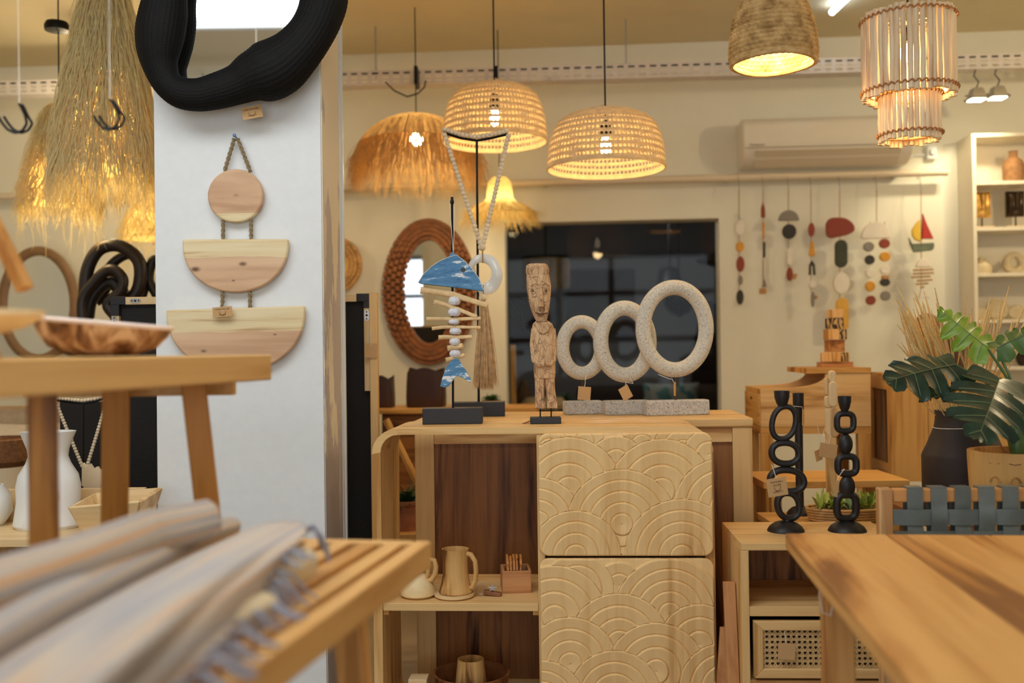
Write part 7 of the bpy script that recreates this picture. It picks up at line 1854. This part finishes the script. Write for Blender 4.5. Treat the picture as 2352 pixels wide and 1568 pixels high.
# ================================================================== RIGHT FOREGROUND TABLE
def right_table():
    zt = 0.791; c0 = PZ(1803, 1224, zt)
    ang = math.atan2(-0.117, 1)           # direction of the far edge
    t = thing('teak_dining_table', 'large teak table top filling the lower right foreground', 'table', (c0.x, c0.y, 0), ang)
    LX, LY = 1.5, 1.55; th = 0.034; nb = 7; w_ = LX / nb
    TW = wood('table_teak', (222, 168, 98), (194, 134, 68), (138, 86, 40), axis='y', sc=0.7, rough=0.4)
    vs = MB()
    for k in range(nb):
        obj('plank', MB().span(k * w_ + 0.0003, (k + 1) * w_ - 0.0003, -LY, 0, zt - th, zt), TW, t, bevel=0.004)
    lx = 0.075
    for (x, y) in ((lx, -0.17), (LX - lx, -0.17), (lx, -LY + 0.17), (LX - lx, -LY + 0.17)):
        obj('leg', MB().span(x - 0.029, x + 0.029, y - 0.029, y + 0.029, 0, zt - th - 0.0005), TWz, t, bevel=0.004)
    obj('apron', MB().span(lx + 0.03, LX - lx - 0.03, -0.185, -0.16, zt - th - 0.08, zt - th - 0.0005), TWx, t, bevel=0.002)
    obj('apron', MB().span(lx - 0.012, lx + 0.012, -LY + 0.2, -0.2, zt - th - 0.08, zt - th - 0.0005), TW, t, bevel=0.002)
    obj('corner_block', MB().span(lx - 0.029, lx + 0.0, -0.140, -0.110, zt - th - 0.055, zt - th - 0.0005), TWz, t, bevel=0.002)
    p = Vector((lx - 0.036, -0.21, zt - th))
    obj('string_loop', MB().tube([p + Vector((0.0, 0.0, 0)), p + Vector((-0.006, 0, -0.05)), p + Vector((-0.0, 0, -0.085)), p + Vector((0.016, 0, -0.09)), p + Vector((0.02, 0, -0.06))], 0.0014, 6), STRING, t)
TWz = wood('table_teak', (214, 160, 94), (192, 134, 70), (152, 100, 52), axis='z', sc=0.8); TWx = wood('table_teak', (214, 160, 94), (192, 134, 70), (152, 100, 52), axis='x', sc=0.8)
right_table()

# ================================================================== LEFT FOREGROUND BENCH AND THROWS
ZB_ = 0.878
def slat_bench():
    c0 = PZ(991, 1242, ZB_); ang = math.atan2(-0.1865, 0.9825)   # x axis runs right along the far edge
    t = thing('slatted_bench', 'slatted golden wood bench in the lower left foreground under the throws', 'bench', (c0.x, c0.y, 0), ang)
    W_ = 0.47; LY = 1.35; th = 0.045
    SW = wood('bench_teak', (226, 178, 112), (206, 150, 84), (170, 116, 60), axis='y', sc=0.8); SX = wood('bench_teak', (226, 178, 112), (206, 150, 84), (170, 116, 60), axis='x', sc=0.8); SZ = wood('bench_teak', (226, 178, 112), (206, 150, 84), (170, 116, 60), axis='z', sc=0.8)
    obj('side_rail', MB().span(-0.028, 0, -LY, 0, ZB_ - th, ZB_), SW, t, bevel=0.003); obj('side_rail', MB().span(-W_, -W_ + 0.028, -LY, 0, ZB_ - th, ZB_), SW, t, bevel=0.003)
    obj('end_rail', MB().span(-W_ + 0.0285, -0.0285, -0.022, 0, ZB_ - th, ZB_), SX, t, bevel=0.003); obj('end_rail', MB().span(-W_ + 0.0285, -0.0285, -LY, -LY + 0.022, ZB_ - th, ZB_), SX, t, bevel=0.003)
    x = -0.044; first = None; k = 0
    while x - 0.030 > -W_ + 0.03:
        if first is None: first = obj('slat', MB().span(-0.030, 0, -LY + 0.0225, -0.0225, ZB_ - 0.022, ZB_ - 0.001), SW, t, bevel=0.003); o = first
        else: o = first.copy(); COL.objects.link(o); o.parent = t
        o.location.x = x; x -= 0.0462
    for y in (-0.16, -LY / 2, -LY + 0.16): obj('cross_bar', MB().span(-W_ + 0.0285, -0.0285, y - 0.02, y + 0.02, ZB_ - th, ZB_ - 0.0225), SX, t)
    zt_ = ZB_ - th - 0.0005
    for sx, yy in ((-0.10, -0.14), (-W_ + 0.10, -0.14), (-0.10, -LY + 0.14), (-W_ + 0.10, -LY + 0.14)):
        dx = 0.05 if sx > -0.2 else -0.05; dy = 0.04 if yy > -0.5 else -0.04; a = 0.022
        m = MB().add([(sx - a, yy - a, zt_), (sx + a, yy - a, zt_), (sx + a, yy + a, zt_), (sx - a, yy + a, zt_), (sx + dx - a, yy + dy - a, 0), (sx + dx + a, yy + dy - a, 0), (sx + dx + a, yy + dy + a, 0), (sx + dx - a, yy + dy + a, 0)],
                     [(0, 1, 2, 3), (7, 6, 5, 4), (0, 4, 5, 1), (1, 5, 6, 2), (2, 6, 7, 3), (3, 7, 4, 0)])
        obj('leg', m, SZ, t, bevel=0.003)
slat_bench()
def cloth_mat(name, axis_rot, cols, sc=26):
    m, nt, b = newmat(name)
    uv = nt.nodes.new('ShaderNodeAttribute'); uv.attribute_name = 'weft'
    n = N(nt, 'ShaderNodeTexNoise', Scale=sc, Detail=2.0, Roughness=0.5)
    mp = nt.nodes.new('ShaderNodeMapping'); mp.inputs['Scale'].default_value = (0.05, 1.0, 1.0)
    nt.links.new(uv.outputs['Vector'], mp.inputs['Vector']); nt.links.new(mp.outputs[0], n.inputs['Vector'])
    r = ramp(nt, n.outputs[0], [(0.30, lin(cols[0])), (0.44, lin(cols[1])), (0.55, lin(cols[2])), (0.66, lin(cols[3]))])
    n2 = N(nt, 'ShaderNodeTexNoise', Scale=500.0, Detail=2.0); tc = nt.nodes.new('ShaderNodeTexCoord'); nt.links.new(tc.outputs['Object'], n2.inputs['Vector'])
    mx = nt.nodes.new('ShaderNodeMix'); mx.data_type = 'RGBA'; mx.blend_type = 'OVERLAY'; mx.inputs[0].default_value = 0.25
    nt.links.new(r.outputs[0], mx.inputs[6]); nt.links.new(n2.outputs['Color'], mx.inputs[7]); nt.links.new(mx.outputs[2], b.inputs['Base Color'])
    b.inputs['Roughness'].default_value = 0.95; b.inputs['Sheen Weight'].default_value = 0.3
    bump(nt, b, n2.outputs[0], 0.5, 0.002)
    return m
THROW = cloth_mat('striped_throw', 0, [(128, 124, 134), (176, 170, 168), (202, 184, 162), (212, 160, 110)], 20)
def patch(name, grid, mat, parent, base, sub=6, thick=0.006, ustretch=1.0):
    """Catmull-Rom surface through a grid of world points"""
    R0, C0 = len(grid), len(grid[0])
    def cr(a, b, c, d, u): return 0.5 * ((2 * b) + (c - a) * u + (2 * a - 5 * b + 4 * c - d) * u * u + (-a + 3 * b - 3 * c + d) * u ** 3)
    def row(g, v):
        i = min(int(v), len(g) - 2); u = v - i
        return cr(g[max(i - 1, 0)], g[i], g[i + 1], g[min(i + 2, len(g) - 1)], u)
    nr, nc = (R0 - 1) * sub, (C0 - 1) * sub; vs = []; uvs = []
    cols = [[row([grid[r][c] for r in range(R0)], i / sub) for c in range(C0)] for i in range(nr + 1)]
    for i in range(nr + 1):
        for j in range(nc + 1):
            vs.append(row(cols[i], j / sub) - base); uvs.append((i / sub * 0.25 * ustretch, j / sub * 0.12, 0))
    fs = [(i * (nc + 1) + j, i * (nc + 1) + j + 1, (i + 1) * (nc + 1) + j + 1, (i + 1) * (nc + 1) + j) for i in range(nr) for j in range(nc)]
    m = MB().add(vs, fs); o = obj(name, m, mat, parent, smooth=80)
    at = o.data.attributes.new('weft', 'FLOAT_VECTOR', 'POINT')
    at.data.foreach_set('vector', [x for u in uvs for x in u])
    so = o.modifiers.new('thick', 'SOLIDIFY'); so.thickness = thick; so.offset = 0
    return o
def G(px, py, h): return PZ(px, py, ZB_ + h)
# rolled throw at the back: a tube with a stripe attribute
def roll(name, pts, rs, mat, parent, base, flat=1.0, layers=True):
    n = 28; m = MB(); P_ = [Vector(p) - base for p in pts]; out = []; ro = []
    for k in range(len(P_) - 1):
        for j in range(8): out.append(P_[k].lerp(P_[k + 1], j / 8)); ro.append(rs[k] + (rs[k + 1] - rs[k]) * j / 8)
    out.append(P_[-1]); ro.append(rs[-1])
    out = [out[0] + (out[0] - out[1]).normalized() * 0.006] + out; ro = [ro[0] * 0.75] + ro
    m.tube(out, ro, n, flat=flat, mod=lambda i, a: 1 + 0.035 * math.sin(3 * a + i * 0.15) + 0.02 * math.sin(7 * a - i * 0.1))
    o = obj(name, m, mat, parent, smooth=60)
    at = o.data.attributes.new('weft', 'FLOAT_VECTOR', 'POINT'); data = []
    for i in range(len(out)):
        for k in range(n): data += [i * 0.02, k / n * 0.9 if k < n / 2 else (n - k) / n * 0.9, 0]
    at.data.foreach_set('vector', data)
    return o
def throws():
    b0 = G(300, 1300, 0)
    t = thing('rolled_throw', 'grey and beige striped throw rolled up, farther back on the slatted bench', 'throw blanket', b0, 0, 'striped throws on the bench')
    roll('roll', [PZ(478, 1192, ZB_ + 0.066), PZ(330, 1228, ZB_ + 0.062), PZ(150, 1300, ZB_ + 0.060), PZ(-80, 1376, ZB_ + 0.058)], [0.030, 0.034, 0.035, 0.036], THROW, t, b0)
    roll('inner_fold', [PZ(535, 1208, ZB_ + 0.032), PZ(430, 1240, ZB_ + 0.030), PZ(250, 1330, ZB_ + 0.028), PZ(60, 1430, ZB_ + 0.026), PZ(-160, 1560, ZB_ + 0.026)], [0.016, 0.024, 0.028, 0.028, 0.028], THROW, t, b0)
    b1 = G(450, 1450, 0)
    t = thing('fringed_throw', 'grey and beige striped throw with grey fringe spread over the near part of the bench', 'throw blanket', b1, 0, 'striped throws on the bench')
    rows = []
    far = [(562, 1222, .022), (620, 1203, .052), (690, 1204, .066), (700, 1228, .064), (640, 1288, .046), (584, 1382, .024), (500, 1480, .014), (380, 1590, .012)]
    for k in range(7):
        f = k / 6; r = []
        for j, (x, y, h) in enumerate(far):
            ripple = (0.010 if j % 2 else -0.002) * math.sin(1.3 * k + j) * (1 if j < 6 else 0.4)
            hh = h * (1 - 0.2 * f) + 0.010 * f + ripple + 0.006
            r.append(G(x - (118 + 10 * j / 8) * k, y + (52 + 7 * j) * k * (1 + 0.05 * k), max(hh, 0.010)))
        rows.append(r)
    patch('cloth', rows, THROW, t, b1, 8, 0.006)
    # hem and fringe
    FR = plain('grey_fringe', (162, 162, 174), 0.95, noise=0.2, ns=200)
    m = MB(); rr = random.Random(21)
    hem = [Vector(p) for p in rows[0]]; edge = []
    for k in range(len(hem) - 1):
        for j in range(9): edge.append(hem[k].lerp(hem[k + 1], j / 9))
    for i, p in enumerate(edge[34:]):
        if i % 2: continue
        out_ = Vector((0.05, 0.004, 0)) * rr.uniform(0.3, 1.1)
        z1 = max(ZB_ + 0.004, p.z - 0.05)
        a = p - b1; e = Vector((p.x, p.y, z1)) + out_ - b1
        if i < 3: e = a + Vector((0.03, 0.0, -0.005)); 
        for q_ in range(3):
            j1 = Vector((rr.uniform(-.008, .008), rr.uniform(-.008, .008), 0))
            m.tube([a, a.lerp(e, .35) + Vector((0, 0, 0.008)) + j1, a.lerp(e, .7) + j1 * 1.5, e + j1 * 2], [0.0022, 0.0026, 0.0022, 0.0012], 6)
    c_ = G(722, 1222, 0.062) - b1
    m.tube([G(700, 1216, .064) - b1, c_ + Vector((0.0, 0, 0.010)), G(738, 1228, .06) - b1, G(748, 1255, .042) - b1, G(756, 1290, .02) - b1], [0.003, 0.003, 0.003, 0.0045, 0.003], 8)
    m.tube([G(705, 1220, .062) - b1, G(722, 1212, .068) - b1, G(735, 1240, .05) - b1, G(738, 1262, .03) - b1], [0.0025, 0.0025, 0.003, 0.0025], 8)
    obj('fringe', m, FR, t)['kind'] = 'stuff'
    b2 = G(660, 1330, 0)
    t = thing('cream_throw', 'rolled cream blanket whose end shows under the fringed throw', 'throw blanket', b2)
    CRM = plain('cream_bouclé'.encode('ascii', 'ignore').decode() or 'cream_boucle', (226, 208, 172), 0.95, noise=0.12, ns=120, bs=0.6)
    p0 = PZ(694, 1292, ZB_ + 0.031) - b2; p1 = PZ(430, 1400, ZB_ + 0.027) - b2
    def lr(name, p0, p1, r_): obj(name, MB().tube([p0 + (p0 - p1).normalized() * 0.008, p0, p0.lerp(p1, .3), p0.lerp(p1, .6), p1], [r_ * 0.7, r_, r_ * 1.03, r_, r_], 24, mod=lambda i, a: 1 + 0.04 * math.sin(4 * a)), CRM, t)
    lr('outer_roll', p0, p1, 0.0255)
    p0 = PZ(612, 1388, ZB_ + 0.018) - b2; p1 = PZ(420, 1480, ZB_ + 0.016) - b2
    lr('lower_roll', p0, p1, 0.0155)
throws()

# ================================================================== LEFT TALL TABLE
def tall_table():
    A = Vector((PD(624, 815, 1.97).x, 1.97, 0)); e = Vector((-0.227, -0.974, 0)); ang = math.atan2(0.974 * 0 - 0.227 * 1, 0.974)  # rotation so that local -Y = e
    ang = -math.atan2(0.227, 0.974)
    t = thing('tall_wooden_table', 'tall thick-topped wooden table at eye level in the left foreground', 'table', A, ang)
    zt, th = 1.1985, 0.050
    TX = wood('tall_table_wood', (226, 182, 118), (208, 160, 96), (172, 122, 66), axis='y', sc=0.8); TZ = wood('tall_table_leg', (198, 136, 56), (166, 108, 38), (118, 72, 22), axis='z', sc=1.2, rough=0.45)
    obj('table_top', MB().span(-0.62, 0, -1.15, 0, zt - th, zt), TX, t, bevel=0.003)
    # far apron, parallel to the picture
    Mi = Matrix.Rotation(-ang, 4, 'Z') @ Matrix.Translation(-A)
    p = PD(540, 900, 2.0)
    obj('apron', MB().add(*(lambda b: (b.v, b.f))(MB().span(p.x - 0.42, p.x, 1.985, 2.01, zt - th - 0.030, zt - th - 0.0005)), Mi), TX, t, bevel=0.002)
    for (px0, py0, px1, py1, d, w_, rot) in ((98, 917, 102, 1250, 1.50, 0.040, 20), (266, 912, 263, 1200, 1.93, 0.050, 22), (447, 905, 478, 1180, 1.90, 0.046, 18)):
        a = PD(px0, py0, d); b_ = PD(px1, py1, d); k = (a.z - 0.0) / (a.z - b_.z); b_ = a + (b_ - a) * k
        a = a + (b_ - a) * ((a.z - (zt - th - 0.0005)) / (a.z - b_.z)) if a.z != b_.z else a
        m = MB(); h = w_ / 2; rz_ = Matrix.Rotation(R(rot), 3, 'Z'); cs_ = [rz_ @ Vector(c) for c in ((-h, -h, 0), (h, -h, 0), (h, h, 0), (-h, h, 0))]
        m.add([a + c for c in cs_] + [b_ + c for c in cs_], [(0, 1, 2, 3), (7, 6, 5, 4), (0, 4, 5, 1), (1, 5, 6, 2), (2, 6, 7, 3), (3, 7, 4, 0)])
        m2 = MB().add(m.v, m.f, Mi); obj('leg', m2, TZ, t, bevel=0.003)
    return zt
ZTT = tall_table()
def shell_bowl():
    c = PD(232, 815, 1.80); s = 1.80 / FPX
    t = thing('rustic_wooden_bowl', 'rough mottled brown wooden bowl with pale inside on the tall left table', 'bowl', (c.x, 1.80, ZTT))
    m, nt, b = newmat('mottled_root_wood'); v = coords(nt, (22, 22, 12), rand=False)
    n = N(nt, 'ShaderNodeTexNoise', Scale=1.0, Detail=5.0, Distortion=1.5); nt.links.new(v, n.inputs['Vector'])
    r = ramp(nt, n.outputs[0], [(0.36, lin((92, 54, 30))), (0.5, lin((160, 112, 72))), (0.66, lin((222, 184, 144)))]); nt.links.new(r.outputs[0], b.inputs['Base Color'])
    b.inputs['Roughness'].default_value = 0.4; bump(nt, b, n.outputs[0], 0.3, 0.004)
    def w_(a): return 1 + 0.05 * math.sin(2 * a + 1) + 0.04 * math.sin(3 * a)
    prof = [(0.02, 0), (0.045, 0.001), (0.08, 0.018), (0.095, 0.040), (0.104, 0.062), (0.099, 0.062), (0.09, 0.042), (0.07, 0.022), (0.02, 0.014)]
    M_ = MB().lathe(prof, 56, sx=1.15, sy=0.75, mod=lambda i, a: w_(a))
    M_.v = [(x, y, z + max(0, z) * (0.22 * (-x) / 0.1 * 0.7)) for x, y, z in M_.v]
    obj('bowl', M_, m, t)
    rim = [(0.1015 * w_(a) * math.cos(a) * 1.15, 0.1015 * w_(a) * math.sin(a) * 0.75, 0) for a in [2 * PI * k / 56 for k in range(56)]]
    obj('pale_rim', MB().tube([(x, y, 0.0615 * (1 + 0.154 * (-x) / 0.1)) for x, y, _ in rim], 0.0045, 8, closed=True), plain('bleached_rim', (236, 216, 204), 0.5, noise=0.1), t)
shell_bowl()
c = PD(-75, 815, 1.45)
t = thing('footed_dish', 'pale shallow wooden dish on a foot cut by the left edge, on the tall table', 'dish', (c.x, 1.45, ZTT))
obj('dish', MB().lathe([(0.016, 0.02), (0.03, 0.032), (0.075, 0.045), (0.103, 0.062), (0.103, 0.070), (0.09, 0.066), (0.05, 0.05), (0.002, 0.046)], 40), wood('cream_dish_wood', (248, 226, 184), (240, 212, 164), (214, 178, 124), axis='x'), t)
obj('foot', MB().lathe([(0.002, 0), (0.045, 0), (0.043, 0.008), (0.018, 0.014), (0.015, 0.03), (0.002, 0.031)], 30), teakd('x'), t)
a = PD(56, 665, 1.62); b_ = PD(-15, 520, 1.62); d_ = (b_ - a).normalized()
t = thing('hanging_beam', 'short square wooden beam slanting in from the left edge, ending in mid air', 'wooden beam', a)
TZ2 = wood('beam_wood', (206, 152, 88), (180, 122, 62), (142, 90, 44), axis='z', sc=1.0)
e = d_ * 0.7; m = MB(); h = 0.0125; sd = Vector((d_.z, 0, -d_.x)); fy = Vector((0, 1, 0))
cs_ = [sd * -h + fy * -h * .4, sd * h * 0.6 + fy * -h * 1.4, sd * h + fy * h, sd * -h * .6 + fy * h * 1.4]
m.add([c_ for c_ in cs_] + [e + c_ for c_ in cs_], [(0, 1, 2, 3), (7, 6, 5, 4), (0, 4, 5, 1), (1, 5, 6, 2), (2, 6, 7, 3), (3, 7, 4, 0)])
obj('beam', m, TZ2, t, bevel=0.002)
obj('cord', MB().tube([e * 0.6, Vector((e.x * 0.6, 0, zc - a.z))], 0.002, 6), STRING, t)
obj('cord', MB().tube([e * 0.98, Vector((e.x * 0.98, 0, zc - a.z))], 0.002, 6), STRING, t)
# hanging hooks
def hook(pts, top, label, d):
    fr = FD(pts[0][0], pts[0][1], d)
    t = thing('double_hook', label, 'hook', fr.loc, 0, 'black double hooks hanging on thread')
    for dx, dy in ((0, 0), (9, -5)):
        P_ = []
        pp = [(x + dx * (1 if i > 2 else 0.3), y + dy * (0.4 if i > 2 else 0)) for i, (x, y) in enumerate(pts)]
        for i in range(len(pp) - 1):
            for j in range(5): u = j / 5; P_.append((pp[i][0] * (1 - u) + pp[i + 1][0] * u, pp[i][1] * (1 - u) + pp[i + 1][1] * u))
        P_.append(pp[-1]); sm = [P_[0]] + [((P_[i - 1][0] + P_[i][0] + P_[i + 1][0]) / 3, (P_[i - 1][1] + P_[i][1] + P_[i + 1][1]) / 3) for i in range(1, len(P_) - 1)] + [P_[-1]]
        obj('hook_wire', MB().tube([fr.v(x, y, dx * 0.0008) for x, y in sm], 0.0028, 8), BLKM, t)
    up_ = fr.v(*top); up_.z = zc - fr.loc.z
    obj('thread', MB().tube([Vector((0, 0, 0)), Vector((up_.x * 1.0, 0.0, up_.z))], 0.0005, 4).tube([Vector((0.001, 0, 0)), Vector((up_.x - 0.006, 0.0, up_.z))], 0.0005, 4), STRING, t)
hook([(44, 238), (50, 248), (58, 266), (62, 284), (52, 300), (36, 306), (18, 298), (6, 284), (-4, 268)], (38, 0), 'black double hook hanging on white thread at the left edge', 2.0)
hook([(252, 228), (260, 238), (270, 254), (275, 272), (268, 288), (252, 298), (236, 294), (224, 280), (215, 266)], (253, 0), 'black double hook hanging in front of the big raffia cone', 2.0)

# ================================================================== LEFT BACKGROUND BELOW THE TALL TABLE
ZS_ = 0.70
t = thing('pale_settle', 'pale wooden box bench with low back at the far left carrying the white vase', 'bench', (0, 0, 0))
obj('seat', MB().span(-1.80, -1.12, 2.74, 3.05, ZS_ - 0.022, ZS_), pale('x'), t, bevel=0.002)
obj('backboard', MB().span(-1.80, -1.13, 3.051, 3.07, ZS_ - 0.02, 0.795), pale('x'), t, bevel=0.002)
obj('woven_front', MB().span(-1.79, -1.13, 2.76, 3.04, 0.05, ZS_ - 0.0225), plain('woven_brown_front', (150, 112, 66), 0.8, noise=0.4, ns=60, bs=0.5), t)
for x in (-1.78, -1.16):
    for y in (2.78, 3.0): obj('foot', MB().span(x - 0.015, x + 0.015, y - 0.015, y + 0.015, 0, 0.0495), darkw('z'), t)
vx2 = PD(112, 1195, 2.93); s = 2.93 / FPX
t = thing('white_face_vase', 'white ceramic vase with flared neck and a moulded ear-like relief, behind the tall table legs', 'vase', (vx2.x, 2.93, ZS_))
WC = plain('white_ceramic', (240, 240, 238), 0.35, noise=0.01)
def em(i, a):
    return 1.0
prof = [(0.002, 0), (72 * s, 0), (78 * s, 8 * s), (74 * s, 30 * s), (70 * s, 60 * s), (71 * s, 95 * s), (66 * s, 120 * s), (50 * s, 146 * s), (44 * s, 162 * s), (46 * s, 178 * s), (56 * s, 205 * s), (62 * s, 219 * s), (58 * s, 219 * s), (40 * s, 165 * s), (0.002, 150 * s)]
obj('body', MB().lathe(prof, 48, sy=0.8), WC, t)
obj('relief', MB().tube([(20 * s + 20 * s * math.cos(a), -0.062 - 0.012 * math.sin(a) + 0.006, 75 * s + 28 * s * math.sin(a)) for a in [1.9 - k * 0.32 for k in range(15)]], [0.004 + 0.004 * math.sin(PI * k / 14) for k in range(15)], 10), WC, t)
obj('nose_relief', MB().ball((30 * s, -0.066, 62 * s), 0.014, 16, 10, (1.2, 0.8, 1)), WC, t)
tx_, ty_ = PD(262, 1200, 2.84).x, 2.86
t = thing('flared_trough', 'pale wooden trough with slanting sides on the pale bench right of the white vase', 'tray', (tx_, ty_, ZS_))
o_, i_, hh = (0.098, 0.085), (0.070, 0.06), 0.095
def slab(p):  # four corner quads to a slab
    a, b_, c_, d_ = [Vector(x) for x in p]; n = (b_ - a).cross(d_ - a).normalized() * 0.006
    return MB().add([a - n, b_ - n, c_ - n, d_ - n, a + n, b_ + n, c_ + n, d_ + n], [(0, 1, 2, 3), (7, 6, 5, 4), (0, 4, 5, 1), (1, 5, 6, 2), (2, 6, 7, 3), (3, 7, 4, 0)])
B_ = [(-i_[0], -i_[1], 0.008), (i_[0], -i_[1], 0.008), (i_[0], i_[1], 0.008), (-i_[0], i_[1], 0.008)]; T_ = [(-o_[0], -o_[1], hh * 0.85), (o_[0], -o_[1], hh), (o_[0], o_[1], hh * 1.15), (-o_[0], o_[1], hh)]
for k in range(4): k2 = (k + 1) % 4; obj('side_board', slab([B_[k], B_[k2], T_[k2], T_[k]]), pale('x'), t, bevel=0.002)
obj('bottom_board', MB().span(-i_[0], i_[0], -i_[1], i_[1], 0, 0.01), pale('x'), t)
t = thing('rear_plinth', 'dark plinth behind the pale bench carrying the second bead stand', 'plinth', (0, 0, 0))
obj('block', MB().span(-1.75, -1.2, 3.14, 3.40, 0, ZS_ + 0.02), plain('dark_plinth', (40, 32, 28), 0.6), t)
bead_garland(192, 1142, ZS_ + 0.02, dict(top=(190, 926), armL=(146, 918), armR=(238, 914), join=(198, 1082), bs=0.66), 'small black stand with beads seen under the tall left table', 'short cream bead garland hanging under the tall left table', tassel=False, basew=30)
t = thing('paper_bag', 'cream paper bag with ruffled top beside the small bead stand', 'bag', (PD(215, 1110, 3.10).x, 3.105, ZS_))
obj('bag', MB().prism([(-0.035, 0.097), (0.035, 0.097), (0.036, 0.14), (0.028, 0.15), (0.020, 0.142), (0.010, 0.156), (0.0, 0.146), (-0.012, 0.165), (-0.022, 0.155), (-0.034, 0.168)], -0.01, 0.01).span(-0.03, 0.03, -0.01, 0.01, 0.02, 0.097), plain('cream_paper', (232, 214, 184), 0.8, noise=0.05), t)
t = thing('folding_screen', 'tall black panel standing in the back between the legs of the tall table', 'panel', (PD(208, 1000, 3.72).x, 3.72, 0))  # one flat upright panel, another dark canvas in the back
obj('panel', MB().span(-0.11, 0.11, -0.01, 0.01, 0, 1.03), plain('black_panel', (30, 24, 24), 0.8), t, smooth=0)
# armchair with cushion and basket far left
t = thing('cream_armchair', 'cream upholstered armchair far left in the back under the tall table', 'armchair', (PD(60, 1000, 4.25).x, 4.3, 0))
CU = plain('oatmeal_fabric', (206, 180, 142), 0.95, noise=0.1, ns=40)
obj('backrest', MB().span(-0.42, 0.32, 0.12, 0.26, 0.2, 0.98), CU, t, bevel=0.05, seg=4); obj('seat', MB().span(-0.42, 0.32, -0.35, 0.11, 0.2, 0.5), CU, t, bevel=0.05, seg=4)
for x in (-0.38, 0.28):
    for y in (-0.3, 0.2): obj('foot', MB().span(x - .02, x + .02, y - .02, y + .02, 0, 0.2), darkw('z'), t)
t = thing('cream_cushion', 'cream cushion on the armchair behind the left table leg', 'cushion', (PD(62, 1000, 4.2).x, 4.22, 0.505))
obj('cover', cushion(0.40, 0.42, 0.13), plain('cream_cushion_fabric', (224, 204, 172), 0.95, noise=0.06, ns=60), t)
t = thing('brown_basket', 'dark brown woven basket on the floor-side table at the far left edge', 'basket', (PD(10, 1040, 3.8).x, 3.75, 0.0))
m = MB(); bz = PD(10, 1066, 3.8).z
obj('basket', MB().lathe([(0.002, bz), (0.10, bz), (0.12, bz + 0.02), (0.125, bz + 0.10), (0.118, bz + 0.105), (0.11, bz + 0.02), (0.002, bz + 0.012)], 36, mod=lambda i, a: 1 + 0.01 * math.sin(30 * a)), plain('brown_wicker', (120, 78, 42), 0.8, noise=0.4, ns=60, bs=0.6), t)
obj('stand', MB().lathe([(0.002, 0), (0.12, 0), (0.11, bz - 0.001), (0.002, bz - 0.001)], 30), plain('cream_drum_stand', (222, 200, 164), 0.8), t)
t = thing('white_bowl', 'white bowl edge at the far left behind the white vase', 'bowl', (PD(-30, 1118, 2.98).x, 2.97, ZS_))
obj('body', MB().lathe([(0.002, 0), (0.05, 0), (0.075, 0.04), (0.07, 0.09), (0.05, 0.12), (0.045, 0.12), (0.06, 0.09), (0.002, 0.02)], 32), WC, t)
